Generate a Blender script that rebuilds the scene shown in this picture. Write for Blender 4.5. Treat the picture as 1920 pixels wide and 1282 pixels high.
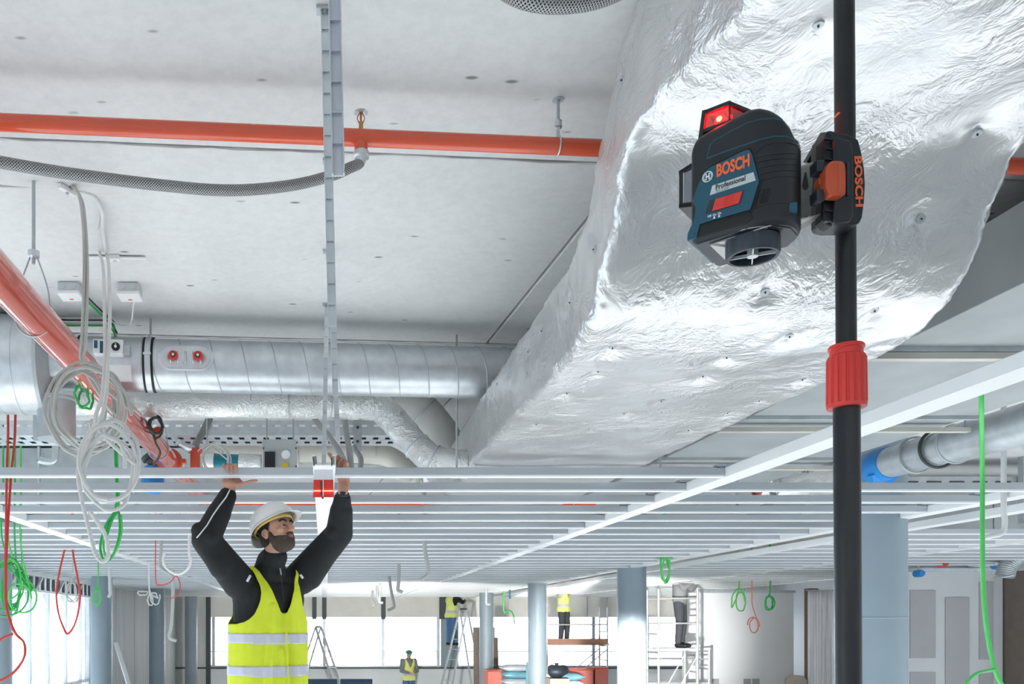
import bpy, bmesh, math, random
import numpy as np
from mathutils import Vector, Matrix, noise
from mathutils.bvhtree import BVHTree

random.seed(7)
for _o in list(bpy.data.objects):
    bpy.data.objects.remove(_o)
SC = bpy.context.scene
COL = SC.collection

# ------------------------------------------------------------------ camera
EYE = Vector((0.0, 0.0, 2.5))          # eye height above the floor
cam_data = bpy.data.cameras.new('camera')
cam_data.sensor_width = 36.0
cam_data.lens = 30.0                   # 1600 px focal length on a 1920 px wide frame
cam_data.shift_x = (960 - 608) / 1920.0
cam_data.shift_y = (1170 - 641) / 1920.0
cam_data.clip_start = 0.05
cam_data.clip_end = 300
cam = bpy.data.objects.new('camera', cam_data)
COL.objects.link(cam)
cam.location = EYE
cam.rotation_euler = (math.pi / 2, 0, 0)
SC.camera = cam

# ------------------------------------------------------------------ sky, light, exposure
world = bpy.data.worlds.new('overcast_sky')
SC.world = world
world.use_nodes = True
_bg = world.node_tree.nodes['Background']
_bg.inputs['Color'].default_value = (0.93, 0.97, 1.0, 1)
_bg.inputs['Strength'].default_value = 2.3
SC.view_settings.view_transform = 'Standard'
SC.view_settings.look = 'None'
SC.view_settings.exposure = 0.40
SC.view_settings.gamma = 1.0
SC.view_settings.use_curve_mapping = False

sun_data = bpy.data.lights.new('sun', 'SUN')
sun_data.energy = 26.0
sun_data.angle = math.radians(1.5)
sun_data.color = (0.97, 0.97, 1.0)
sun = bpy.data.objects.new('sun', sun_data)
COL.objects.link(sun)
sun.location = (-10, -12, 12)
sun.rotation_euler = Vector((0.10, 0.96, -0.265)).to_track_quat('-Z', 'Y').to_euler()


def U(x, y, d):
    """world point seen at pixel x, y of the 1920 x 1282 frame, d metres away from the eye plane"""
    return Vector(((x - 608) / 1600.0 * d, d, 2.5 + (1170 - y) / 1600.0 * d))


# ------------------------------------------------------------------ mesh helpers
ORG = {}


def frame_of(axis):
    a = Vector(axis).normalized()
    h = Vector((0, 0, 1)) if abs(a.z) < 0.9 else Vector((1, 0, 0))
    x = h.cross(a).normalized()
    return x, a.cross(x).normalized(), a


def spline(pts, n=8, closed=False):
    p = [Vector(q) for q in pts]
    out = []
    m = len(p)
    segs = m if closed else m - 1
    for i in range(segs):
        if closed:
            p0, p1, p2, p3 = p[(i - 1) % m], p[i], p[(i + 1) % m], p[(i + 2) % m]
        else:
            p1, p2 = p[i], p[i + 1]
            p0 = p[i - 1] if i > 0 else p1 * 2 - p2
            p3 = p[i + 2] if i + 2 < m else p2 * 2 - p1
        for k in range(n):
            t = k / n
            out.append(0.5 * ((2 * p1) + (p2 - p0) * t + (2 * p0 - 5 * p1 + 4 * p2 - p3) * t * t
                              + (3 * p1 - p0 - 3 * p2 + p3) * t ** 3))
    if not closed:
        out.append(p[-1])
    return out


class MB:
    def __init__(self):
        self.v, self.f, self.uv = [], [], {}

    def add(self, vs, fs):
        b = len(self.v)
        self.v += [Vector(q) for q in vs]
        for f in fs:
            self.f.append(tuple(i + b for i in f))
        return self

    def box(self, c, s, R=None):
        c = Vector(c)
        hx, hy, hz = s[0] / 2, s[1] / 2, s[2] / 2
        vs = [Vector((x, y, z)) for z in (-hz, hz) for y in (-hy, hy) for x in (-hx, hx)]
        if R is not None:
            vs = [R @ q for q in vs]
        return self.add([c + q for q in vs], [(0, 2, 3, 1), (4, 5, 7, 6), (0, 1, 5, 4), (2, 6, 7, 3), (0, 4, 6, 2), (1, 3, 7, 5)])

    def span(self, a, b):
        a, b = Vector(a), Vector(b)
        return self.box((a + b) / 2, (abs(b.x - a.x), abs(b.y - a.y), abs(b.z - a.z)))

    def beam(self, p0, p1, w, h, up=(0, 0, 1)):
        p0, p1 = Vector(p0), Vector(p1)
        a = (p1 - p0).normalized()
        up = Vector(up)
        s = a.cross(up)
        if s.length < 1e-5:
            s = a.cross(Vector((1, 0, 0)))
        s.normalize()
        u = s.cross(a).normalized()
        vs = []
        for p in (p0, p1):
            for i, j in ((-1, -1), (1, -1), (1, 1), (-1, 1)):
                vs.append(p + s * (i * w / 2) + u * (j * h / 2))
        return self.add(vs, [(0, 1, 2, 3), (7, 6, 5, 4), (0, 4, 5, 1), (1, 5, 6, 2), (2, 6, 7, 3), (3, 7, 4, 0)])

    def cyl(self, p0, p1, r0, r1=None, n=16, caps=True):
        r1 = r0 if r1 is None else r1
        p0, p1 = Vector(p0), Vector(p1)
        x, y, a = frame_of(p1 - p0)
        vs = []
        for p, r in ((p0, r0), (p1, r1)):
            for k in range(n):
                t = 2 * math.pi * k / n
                vs.append(p + x * (r * math.cos(t)) + y * (r * math.sin(t)))
        fs = [(k, (k + 1) % n, n + (k + 1) % n, n + k) for k in range(n)]
        if caps:
            fs += [tuple(range(n - 1, -1, -1)), tuple(range(n, 2 * n))]
        return self.add(vs, fs)

    def lathe(self, prof, base, axis, n=24, caps=True):
        x, y, a = frame_of(axis)
        base = Vector(base)
        vs, fs = [], []
        for r, z in prof:
            for k in range(n):
                t = 2 * math.pi * k / n
                vs.append(base + a * z + x * (r * math.cos(t)) + y * (r * math.sin(t)))
        for i in range(len(prof) - 1):
            for k in range(n):
                fs.append((i * n + k, i * n + (k + 1) % n, (i + 1) * n + (k + 1) % n, (i + 1) * n + k))
        if caps:
            fs += [tuple(range(n - 1, -1, -1)), tuple(range((len(prof) - 1) * n, len(prof) * n))]
        return self.add(vs, fs)

    def tube(self, pts, r, n=8, closed=False, uvs=False):
        p = [Vector(q) for q in pts]
        m = len(p)
        rr = r if isinstance(r, (list, tuple)) else [r] * m
        tan = []
        for i in range(m):
            a = p[(i - 1) % m] if (closed or i > 0) else p[i]
            b = p[(i + 1) % m] if (closed or i < m - 1) else p[i]
            tan.append((b - a).normalized())
        x = frame_of(tan[0])[0]
        b0 = len(self.v)
        L, acc = [0.0], 0.0
        for i in range(1, m):
            acc += (p[i] - p[i - 1]).length
            L.append(acc)
        for i in range(m):
            x = (x - tan[i] * x.dot(tan[i]))
            if x.length < 1e-6:
                x = frame_of(tan[i])[0]
            x.normalize()
            y = tan[i].cross(x)
            for k in range(n):
                t = 2 * math.pi * k / n
                self.v.append(p[i] + x * (rr[i] * math.cos(t)) + y * (rr[i] * math.sin(t)))
        segs = m if closed else m - 1
        for i in range(segs):
            j = (i + 1) % m
            for k in range(n):
                k2 = (k + 1) % n
                self.f.append((b0 + i * n + k, b0 + i * n + k2, b0 + j * n + k2, b0 + j * n + k))
                if uvs:
                    l1 = L[j] if j else acc
                    self.uv[len(self.f) - 1] = [(L[i], k / n), (L[i], (k + 1) / n), (l1, (k + 1) / n), (l1, k / n)]
        if not closed:
            self.f.append(tuple(b0 + k for k in range(n - 1, -1, -1)))
            self.f.append(tuple(b0 + (m - 1) * n + k for k in range(n)))
        return self

    def prism(self, poly, depth):
        """poly: 3-D points of a flat outline; depth: extrusion vector"""
        p = [Vector(q) for q in poly]
        d = Vector(depth)
        n = len(p)
        nn = Vector((0, 0, 0))
        for i in range(n):
            nn += p[i].cross(p[(i + 1) % n])
        if nn.dot(d) > 0:
            p = p[::-1]
        vs = p + [q + d for q in p]
        fs = [tuple(range(n)), tuple(range(2 * n - 1, n - 1, -1))]
        fs += [(i, n + i, n + (i + 1) % n, (i + 1) % n) for i in range(n)]
        return self.add(vs, fs)

    def ball(self, c, r, nu=16, nv=10, R=None):
        c = Vector(c)
        r = (r, r, r) if isinstance(r, (int, float)) else r
        vs = [Vector((0, 0, r[2]))]
        for i in range(1, nv):
            ph = math.pi * i / nv
            for k in range(nu):
                t = 2 * math.pi * k / nu
                vs.append(Vector((r[0] * math.sin(ph) * math.cos(t), r[1] * math.sin(ph) * math.sin(t), r[2] * math.cos(ph))))
        vs.append(Vector((0, 0, -r[2])))
        if R is not None:
            vs = [R @ q for q in vs]
        fs = [(0, 1 + k, 1 + (k + 1) % nu) for k in range(nu)]
        for i in range(nv - 2):
            for k in range(nu):
                a, b = 1 + i * nu, 1 + (i + 1) * nu
                fs.append((a + k, b + k, b + (k + 1) % nu, a + (k + 1) % nu))
        e = len(vs) - 1
        a = 1 + (nv - 2) * nu
        fs += [(a + k, e, a + (k + 1) % nu) for k in range(nu)]
        return self.add([c + q for q in vs], fs)

    def torus(self, c, axis, R, r, n=32, m=8):
        x, y, a = frame_of(axis)
        c = Vector(c)
        pts = [c + x * (R * math.cos(2 * math.pi * k / n)) + y * (R * math.sin(2 * math.pi * k / n)) for k in range(n)]
        return self.tube(pts, r, m, closed=True)

    def mesh(self, name, org):
        me = bpy.data.meshes.new(name)
        me.from_pydata([tuple(q - org) for q in self.v], [], self.f)
        if self.uv:
            ul = me.uv_layers.new(name='UVMap')
            for fi, cs in self.uv.items():
                po = me.polygons[fi]
                for li, c in zip(po.loop_indices, cs):
                    ul.data[li].uv = c
        me.update()
        return me

    def build(self, name, mat, parent=None, smooth=None, bevel=0.0, bseg=2, org=None):
        if parent is not None:
            org = ORG[parent]
        elif org is None:
            xs = [q.x for q in self.v]; ys = [q.y for q in self.v]; zs = [q.z for q in self.v]
            org = Vector(((min(xs) + max(xs)) / 2, (min(ys) + max(ys)) / 2, min(zs)))
        org = Vector(org)
        me = self.mesh(name, org)
        return link(name, me, mat, parent, org, smooth, bevel, bseg)


def link(name, me, mat, parent, org, smooth=None, bevel=0.0, bseg=2):
    if mat is not None:
        me.materials.append(M[mat] if isinstance(mat, str) else mat)
    if smooth:
        me.polygons.foreach_set('use_smooth', [True] * len(me.polygons))
        if smooth is not True:
            me.set_sharp_from_angle(angle=math.radians(smooth))
    o = bpy.data.objects.new(name, me)
    COL.objects.link(o)
    ORG[o] = Vector(org)
    if parent is not None:
        o.parent = parent
    else:
        o.location = org
    if bevel:
        b = o.modifiers.new('bevel', 'BEVEL')
        b.width = bevel
        b.segments = bseg
        b.limit_method = 'ANGLE'
    return o


def tag(o, label, cat, group=None):
    o['label'] = label
    o['category'] = cat
    if group:
        o['group'] = group
    return o


def thing(name, label, cat, loc, group=None):
    o = bpy.data.objects.new(name, None)
    o.empty_display_size = 0.1
    COL.objects.link(o)
    o.location = loc
    ORG[o] = Vector(loc)
    return tag(o, label, cat, group)


def struct(o):
    o['kind'] = 'structure'
    return o


def copy_piece(src, parent, offset):
    c = src.copy()
    COL.objects.link(c)
    c.parent = parent
    c.location = Vector(src.location) + Vector(offset)
    ORG[c] = ORG[src]
    return c


def text_mesh(s, size, depth, origin, ax, ay, bold=0.0, shear=0.0, width=None, align='LEFT'):
    """flat lettering as an MB, baseline origin at `origin`, along ax, up ay"""
    cu = bpy.data.curves.new('lettering', 'FONT')
    cu.body = s
    cu.size = size
    cu.offset = bold
    cu.shear = shear
    cu.resolution_u = 3
    cu.align_x = align
    ob = bpy.data.objects.new('lettering_tmp', cu)
    COL.objects.link(ob)
    bpy.context.view_layer.update()
    dg = bpy.context.evaluated_depsgraph_get()
    me = ob.evaluated_get(dg).to_mesh()
    co = [v.co.copy() for v in me.vertices]
    fs = [tuple(p.vertices) for p in me.polygons]
    ob.evaluated_get(dg).to_mesh_clear()
    bpy.data.objects.remove(ob)
    bpy.data.curves.remove(cu)
    ax, ay = Vector(ax).normalized(), Vector(ay).normalized()
    az = ax.cross(ay).normalized()
    k = 1.0
    if width:
        k = width / max(1e-6, max(c.x for c in co) - min(c.x for c in co))
    mb = MB()
    n = len(co)
    front = [Vector(origin) + ax * (c.x * k) + ay * c.y + az * depth for c in co]
    mb.add(front, fs)
    # side walls down to the carrier
    edges = {}
    for f in fs:
        for i in range(len(f)):
            a, b = f[i], f[(i + 1) % len(f)]
            edges[(a, b)] = edges.get((a, b), 0) + 1
    back = [q - az * depth for q in front]
    b0 = len(mb.v)
    mb.v += back
    for (a, b) in edges:
        if (b, a) not in edges:
            mb.f.append((b, a, b0 + a, b0 + b))
    return mb


# ------------------------------------------------------------------ materials
M = {}


def nmat(name):
    m = bpy.data.materials.new(name)
    m.use_nodes = True
    nt = m.node_tree
    b = nt.nodes['Principled BSDF']
    M[name] = m
    return m, nt, b


def N(nt, kind, **kw):
    n = nt.nodes.new('ShaderNode' + kind)
    for k, v in kw.items():
        if k in n.inputs:
            n.inputs[k].default_value = v
        else:
            setattr(n, k, v)
    return n


def coords(nt, scale=(1, 1, 1), out='Object'):
    tc = nt.nodes.new('ShaderNodeTexCoord')
    mp = nt.nodes.new('ShaderNodeMapping')
    mp.inputs['Scale'].default_value = scale
    nt.links.new(tc.outputs[out], mp.inputs['Vector'])
    return mp.outputs['Vector']


def ramp(nt, fac, stops):
    r = nt.nodes.new('ShaderNodeValToRGB')
    el = r.color_ramp.elements
    while len(el) < len(stops):
        el.new(0.5)
    for e, (p, c) in zip(el, stops):
        e.position = p
        e.color = tuple(c) + (1,) if len(c) == 3 else c
    nt.links.new(fac, r.inputs['Fac'])
    return r.outputs['Color']


def mixc(nt, fac, a, b, mode='MIX'):
    m = nt.nodes.new('ShaderNodeMix')
    m.data_type = 'RGBA'
    m.blend_type = mode
    if isinstance(fac, (int, float)):
        m.inputs['Factor'].default_value = fac
    else:
        nt.links.new(fac, m.inputs['Factor'])
    for s, q in ((6, a), (7, b)):
        if isinstance(q, tuple):
            m.inputs[s].default_value = q + (1,) if len(q) == 3 else q
        else:
            nt.links.new(q, m.inputs[s])
    return m.outputs[2]


def bump(nt, b, height, strength=0.3, dist=0.01):
    n = nt.nodes.new('ShaderNodeBump')
    n.inputs['Strength'].default_value = strength
    n.inputs['Distance'].default_value = dist
    nt.links.new(height, n.inputs['Height'])
    nt.links.new(n.outputs['Normal'], b.inputs['Normal'])
    return n


def simple(name, col, rough=0.5, metal=0.0, var=0.08, scale=6.0, bmp=0.0, bscale=60.0, **kw):
    """plain procedural material: colour with a little noise variation and fine relief"""
    m, nt, b = nmat(name)
    v = coords(nt)
    n = N(nt, 'TexNoise', Scale=scale, Detail=4.0)
    nt.links.new(v, n.inputs['Vector'])
    lo = tuple(max(0, c * (1 - var)) for c in col)
    hi = tuple(min(1, c * (1 + var)) for c in col)
    nt.links.new(ramp(nt, n.outputs['Fac'], [(0.3, lo), (0.7, hi)]), b.inputs['Base Color'])
    b.inputs['Roughness'].default_value = rough
    b.inputs['Metallic'].default_value = metal
    for k, q in kw.items():
        b.inputs[k.replace('_', ' ')].default_value = q
    if bmp:
        n2 = N(nt, 'TexNoise', Scale=bscale, Detail=3.0)
        nt.links.new(v, n2.inputs['Vector'])
        bump(nt, b, n2.outputs['Fac'], bmp, 0.004)
    return m


simple('galvanised', (0.66, 0.70, 0.73), 0.36, 0.75, 0.10, 14.0)
simple('galvanised_pale', (0.60, 0.64, 0.70), 0.45, 0.4, 0.05, 9.0)
simple('galvanised_dull', (0.50, 0.54, 0.56), 0.5, 0.55, 0.10, 9.0)
simple('grey_sheet', (0.40, 0.43, 0.44), 0.55, 0.3, 0.10, 3.0)
simple('slat_metal', (0.52, 0.56, 0.60), 0.40, 0.5, 0.05, 2.0)
simple('rail_white', (0.88, 0.90, 0.91), 0.35, 0.0, 0.03, 3.0)
simple('red_pipe', (0.76, 0.105, 0.045), 0.22, 0.0, 0.05, 3.0, Coat_Weight=0.5)
simple('red_pipe_gloss', (0.66, 0.13, 0.09), 0.12, 0.25, 0.06, 4.0, Coat_Weight=0.9)
simple('red_fitting', (0.62, 0.09, 0.05), 0.4, 0.0)
simple('black_plastic', (0.010, 0.013, 0.017), 0.42, 0.0, 0.1, 30.0, 0.05, 900.0)
simple('black_rubber', (0.006, 0.007, 0.009), 0.55, 0.0, 0.1, 30.0)
simple('pole_black', (0.009, 0.010, 0.012), 0.36, 0.1, 0.1, 20.0)
simple('dark_slate_plastic', (0.022, 0.030, 0.044), 0.45)
simple('blue_plastic', (0.010, 0.085, 0.135), 0.4, 0.0, 0.05, 30.0)
simple('teal_line', (0.012, 0.085, 0.135), 0.4)
simple('red_plastic', (0.72, 0.045, 0.035), 0.42)
simple('orange_plastic', (0.55, 0.085, 0.030), 0.45)
simple('orange_ink', (0.90, 0.15, 0.05), 0.5)
simple('white_ink', (0.88, 0.90, 0.90), 0.5)
simple('dark_ink', (0.03, 0.03, 0.035), 0.5)
simple('silver_label', (0.58, 0.62, 0.62), 0.4, 0.3)
simple('bracket_plate', (0.60, 0.60, 0.58), 0.4, 0.35)
simple('bracket_steel', (0.42, 0.42, 0.41), 0.38, 0.7)
simple('cable_white', (0.74, 0.74, 0.72), 0.5)
simple('cable_grey', (0.55, 0.55, 0.52), 0.5)
simple('cable_dark', (0.05, 0.06, 0.06), 0.5)
simple('cable_green', (0.03, 0.42, 0.10), 0.45)
simple('cable_bright_green', (0.10, 0.62, 0.14), 0.45)
simple('cable_red', (0.62, 0.05, 0.04), 0.5)
simple('conduit_grey', (0.42, 0.43, 0.43), 0.5)
simple('conduit_pale', (0.70, 0.71, 0.71), 0.5)
simple('pvc_white', (0.82, 0.83, 0.83), 0.45)
simple('box_grey', (0.55, 0.58, 0.59), 0.5)
simple('brass', (0.55, 0.33, 0.12), 0.3, 0.9)
simple('teal_wrap', (0.01, 0.20, 0.28), 0.3)
simple('blue_wrap', (0.02, 0.25, 0.65), 0.35)
simple('cream_pipe', (0.62, 0.60, 0.54), 0.6)
simple('grey_pipe', (0.46, 0.46, 0.44), 0.6)
simple('yellow_label', (0.75, 0.55, 0.03), 0.5)
simple('column_paint', (0.27, 0.34, 0.39), 0.45, 0.0, 0.06, 1.5)
simple('wall_white', (0.82, 0.85, 0.88), 0.7, 0.0, 0.03, 0.8)
simple('plasterboard', (0.42, 0.42, 0.44), 0.85, 0.0, 0.05, 2.0)
simple('filler_white', (0.62, 0.64, 0.66), 0.85, 0.0, 0.05, 2.0)
simple('asphalt', (0.22, 0.22, 0.22), 0.9, 0.0, 0.1, 1.0)
simple('brick_far', (0.26, 0.22, 0.20), 0.85, 0.0, 0.1, 1.0)
simple('render_pale', (0.42, 0.48, 0.54), 0.8, 0.0, 0.03, 0.5)
simple('mullion', (0.56, 0.60, 0.64), 0.4, 0.3)
simple('dark_frame', (0.06, 0.075, 0.085), 0.5)
simple('cream_panel', (0.86, 0.85, 0.80), 0.7, 0.0, 0.06, 1.5)
simple('brown_post', (0.20, 0.16, 0.13), 0.7)
simple('film_white', (0.88, 0.88, 0.92), 0.4, 0.0, 0.03, 2.0)
simple('pink_red', (0.72, 0.20, 0.16), 0.6)
simple('bag_white', (0.75, 0.80, 0.82), 0.6, 0.0, 0.06, 4.0)
simple('bag_blue', (0.25, 0.55, 0.68), 0.6)
simple('timber', (0.36, 0.20, 0.14), 0.7)
simple('ladder_metal', (0.66, 0.68, 0.68), 0.4, 0.5)
simple('board_beige', (0.48, 0.42, 0.36), 0.7)
simple('platform_blue', (0.03, 0.06, 0.14), 0.45)
# clothing and people
simple('skin', (0.56, 0.30, 0.21), 0.5, 0.0, 0.08, 30.0, Subsurface_Weight=0.08)
simple('beard', (0.075, 0.052, 0.040), 0.85, 0.0, 0.45, 160.0, 0.9, 420.0)
simple('hair', (0.02, 0.015, 0.012), 0.8, 0.0, 0.3, 90.0, 0.8, 300.0)
simple('lips', (0.42, 0.16, 0.13), 0.5)
simple('eye_white', (0.75, 0.72, 0.70), 0.25)
simple('eye_dark', (0.02, 0.012, 0.01), 0.15)
simple('jacket_black', (0.008, 0.0095, 0.011), 0.75, 0.0, 0.25, 12.0, 0.25, 40.0)
simple('hivis', (0.72, 0.83, 0.03), 0.65, 0.0, 0.05, 9.0, 0.25, 30.0)
simple('hivis_pale', (0.78, 0.86, 0.25), 0.65)
simple('reflective', (0.62, 0.63, 0.72), 0.35, 0.15, 0.04, 20.0)
simple('helmet_white', (0.84, 0.84, 0.82), 0.28, 0.0, 0.03, 6.0)
simple('helmet_band', (0.70, 0.52, 0.16), 0.6)
simple('helmet_green', (0.03, 0.25, 0.18), 0.4)
simple('jeans', (0.07, 0.16, 0.34), 0.8)
simple('work_trousers', (0.05, 0.055, 0.065), 0.8)
simple('grey_clothes', (0.22, 0.23, 0.24), 0.8)
simple('watch', (0.02, 0.022, 0.024), 0.3)


def concrete(name, col, streak=(0.35, 1.2, 1.0), pits=True, bmp=0.25):
    m, nt, b = nmat(name)
    v = coords(nt)
    big = N(nt, 'TexNoise', Scale=0.9, Detail=5.0, Roughness=0.6)
    nt.links.new(v, big.inputs['Vector'])
    c1 = ramp(nt, big.outputs['Fac'], [(0.30, tuple(q * 0.88 for q in col)), (0.52, col), (0.75, tuple(min(1, q * 1.06) for q in col))])
    # yellowish formwork stains, drawn out along the boards
    v2 = coords(nt, (1.2, 5.0, 1.0))
    st = N(nt, 'TexNoise', Scale=2.2, Detail=7.0, Roughness=0.75)
    nt.links.new(v2, st.inputs['Vector'])
    sf = ramp(nt, st.outputs['Fac'], [(0.60, (0, 0, 0)), (0.74, (1, 1, 1))])
    v4 = coords(nt, (0.8, 0.8, 1))
    st2 = N(nt, 'TexNoise', Scale=1.1, Detail=2.0)
    nt.links.new(v4, st2.inputs['Vector'])
    sf2 = ramp(nt, st2.outputs['Fac'], [(0.42, (0, 0, 0)), (0.58, (0.8, 0.8, 0.8))])
    sm = N(nt, 'Math', operation='MULTIPLY')
    nt.links.new(sf, sm.inputs[0])
    nt.links.new(sf2, sm.inputs[1])
    c2 = mixc(nt, sm.outputs[0], c1, (col[0] * 0.92, col[1] * 0.80, col[2] * 0.62))
    # fine mottling
    fi = N(nt, 'TexNoise', Scale=22.0, Detail=6.0, Roughness=0.7)
    nt.links.new(v, fi.inputs['Vector'])
    c3 = mixc(nt, 0.35, c2, ramp(nt, fi.outputs['Fac'], [(0.32, tuple(q * 0.80 for q in col)), (0.6, tuple(min(1, q * 1.04) for q in col))]))
    if pits:
        v3 = coords(nt, (4.0, 9.0, 4.0))
        vo = N(nt, 'TexVoronoi', Scale=1.0, Randomness=1.0)
        nt.links.new(v3, vo.inputs['Vector'])
        pf = ramp(nt, vo.outputs['Distance'], [(0.05, (1, 1, 1)), (0.10, (0, 0, 0))])
        gate = N(nt, 'TexNoise', Scale=3.1, Detail=1.0)
        nt.links.new(v, gate.inputs['Vector'])
        gf = ramp(nt, gate.outputs['Fac'], [(0.37, (0, 0, 0)), (0.46, (1, 1, 1))])
        pm = N(nt, 'Math', operation='MULTIPLY')
        nt.links.new(pf, pm.inputs[0])
        nt.links.new(gf, pm.inputs[1])
        c3 = mixc(nt, pm.outputs[0], c3, tuple(q * 0.36 for q in col))
    nt.links.new(c3, b.inputs['Base Color'])
    b.inputs['Roughness'].default_value = 0.85
    bump(nt, b, fi.outputs['Fac'], bmp, 0.004)
    return m


concrete('concrete_slab', (0.70, 0.70, 0.695))
concrete('concrete_floor', (0.70, 0.70, 0.69), pits=False)


def boarded(name, col):
    m, nt, b = nmat(name)
    v = coords(nt, (1, 3.0, 0.15))
    n = N(nt, 'TexNoise', Scale=2.2, Detail=5.0, Roughness=0.65)
    nt.links.new(v, n.inputs['Vector'])
    nt.links.new(ramp(nt, n.outputs['Fac'], [(0.3, tuple(q * 0.75 for q in col)), (0.7, col)]), b.inputs['Base Color'])
    b.inputs['Roughness'].default_value = 0.85
    bump(nt, b, n.outputs['Fac'], 0.3, 0.02)


boarded('concrete_boarded', (0.74, 0.75, 0.74))


def foil(name, col, rough, metal, scale, strength):
    m, nt, b = nmat(name)
    v = coords(nt)
    # crumpled creases: ridged noise at three sizes, domain-warped
    w = N(nt, 'TexNoise', Scale=scale * 0.5, Detail=2.0)
    nt.links.new(v, w.inputs['Vector'])
    vm = N(nt, 'VectorMath', operation='SCALE')
    nt.links.new(w.outputs['Color'], vm.inputs[0])
    vm.inputs['Scale'].default_value = 0.25
    va = N(nt, 'VectorMath', operation='ADD')
    nt.links.new(v, va.inputs[0])
    nt.links.new(vm.outputs[0], va.inputs[1])
    hs = []
    for k, (s, a) in enumerate(((scale, 1.0), (scale * 3.1, 0.5), (scale * 8.0, 0.22))):
        n = N(nt, 'TexNoise', Scale=s, Detail=2.0, Roughness=0.6)
        nt.links.new(va.outputs[0], n.inputs['Vector'])
        sb = N(nt, 'Math', operation='SUBTRACT')
        nt.links.new(n.outputs['Fac'], sb.inputs[0])
        sb.inputs[1].default_value = 0.5
        ab = N(nt, 'Math', operation='ABSOLUTE')
        nt.links.new(sb.outputs[0], ab.inputs[0])
        ml = N(nt, 'Math', operation='MULTIPLY')
        nt.links.new(ab.outputs[0], ml.inputs[0])
        ml.inputs[1].default_value = a
        hs.append(ml.outputs[0])
    s1 = N(nt, 'Math', operation='ADD')
    nt.links.new(hs[0], s1.inputs[0]); nt.links.new(hs[1], s1.inputs[1])
    s2 = N(nt, 'Math', operation='ADD')
    nt.links.new(s1.outputs[0], s2.inputs[0]); nt.links.new(hs[2], s2.inputs[1])
    # crumple gathers in patches and leaves smooth stretches between
    gt = N(nt, 'TexNoise', Scale=scale * 0.33, Detail=3.0)
    nt.links.new(v, gt.inputs['Vector'])
    gr = ramp(nt, gt.outputs['Fac'], [(0.38, (0.12, 0.12, 0.12)), (0.64, (1, 1, 1))])
    s3 = N(nt, 'Math', operation='MULTIPLY')
    nt.links.new(s2.outputs[0], s3.inputs[0]); nt.links.new(gr, s3.inputs[1])
    bump(nt, b, s3.outputs[0], strength, 0.06)
    cn = N(nt, 'TexNoise', Scale=scale * 0.7, Detail=3.0)
    nt.links.new(v, cn.inputs['Vector'])
    nt.links.new(ramp(nt, cn.outputs['Fac'], [(0.3, tuple(q * 0.9 for q in col)), (0.7, col)]), b.inputs['Base Color'])
    b.inputs['Roughness'].default_value = rough
    b.inputs['Metallic'].default_value = metal


foil('foil', (0.70, 0.70, 0.705), 0.31, 0.74, 8.0, 0.45)
foil('foil_small', (0.90, 0.91, 0.90), 0.28, 0.75, 16.0, 0.7)


def braid(name, per):
    m, nt, b = nmat(name)
    uv = nt.nodes.new('ShaderNodeUVMap')
    uv.uv_map = 'UVMap'
    sp = nt.nodes.new('ShaderNodeSeparateXYZ')
    nt.links.new(uv.outputs['UV'], sp.inputs[0])
    outs = []
    for sg in (1.0, -1.0):
        a = N(nt, 'Math', operation='MULTIPLY'); nt.links.new(sp.outputs['X'], a.inputs[0]); a.inputs[1].default_value = 2 * math.pi / per
        c = N(nt, 'Math', operation='MULTIPLY'); nt.links.new(sp.outputs['Y'], c.inputs[0]); c.inputs[1].default_value = sg * 2 * math.pi * 12
        s = N(nt, 'Math', operation='ADD'); nt.links.new(a.outputs[0], s.inputs[0]); nt.links.new(c.outputs[0], s.inputs[1])
        q = N(nt, 'Math', operation='SINE'); nt.links.new(s.outputs[0], q.inputs[0])
        outs.append(q.outputs[0])
    mx = N(nt, 'Math', operation='MAXIMUM')
    nt.links.new(outs[0], mx.inputs[0]); nt.links.new(outs[1], mx.inputs[1])
    nt.links.new(ramp(nt, mx.outputs[0], [(0.15, (0.05, 0.05, 0.05)), (0.75, (0.52, 0.52, 0.52))]), b.inputs['Base Color'])
    b.inputs['Metallic'].default_value = 0.6
    b.inputs['Roughness'].default_value = 0.4
    bump(nt, b, mx.outputs[0], 0.6, 0.002)


braid('braided_steel', 0.0075)


def glass(name, col, rough, alpha):
    """thin pane: partly see-through, partly mirror"""
    m = bpy.data.materials.new(name)
    m.use_nodes = True
    nt = m.node_tree
    nt.nodes.clear()
    out = nt.nodes.new('ShaderNodeOutputMaterial')
    mx = nt.nodes.new('ShaderNodeMixShader')
    tr = nt.nodes.new('ShaderNodeBsdfTransparent')
    gl = nt.nodes.new('ShaderNodeBsdfGlossy')
    tr.inputs['Color'].default_value = col + (1,)
    gl.inputs['Roughness'].default_value = rough
    mx.inputs['Fac'].default_value = alpha
    nt.links.new(tr.outputs[0], mx.inputs[1])
    nt.links.new(gl.outputs[0], mx.inputs[2])
    nt.links.new(mx.outputs[0], out.inputs['Surface'])
    M[name] = m


glass('window_glass', (0.94, 0.97, 0.98), 0.02, 0.06)
glass('lens_glass', (0.55, 0.60, 0.75), 0.02, 0.25)
glass('red_glass', (0.85, 0.03, 0.04), 0.03, 0.16)
glass('film_clear', (0.90, 0.90, 0.94), 0.25, 0.35)


def emit(name, col, strength):
    m, nt, b = nmat(name)
    b.inputs['Base Color'].default_value = col + (1,)
    b.inputs['Emission Color'].default_value = col + (1,)
    b.inputs['Emission Strength'].default_value = strength


emit('laser_red', (1.0, 0.05, 0.03), 14.0)
emit('laser_core', (1.0, 0.75, 0.45), 40.0)
emit('lamp_face', (1.0, 0.96, 0.88), 25.0)
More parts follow.
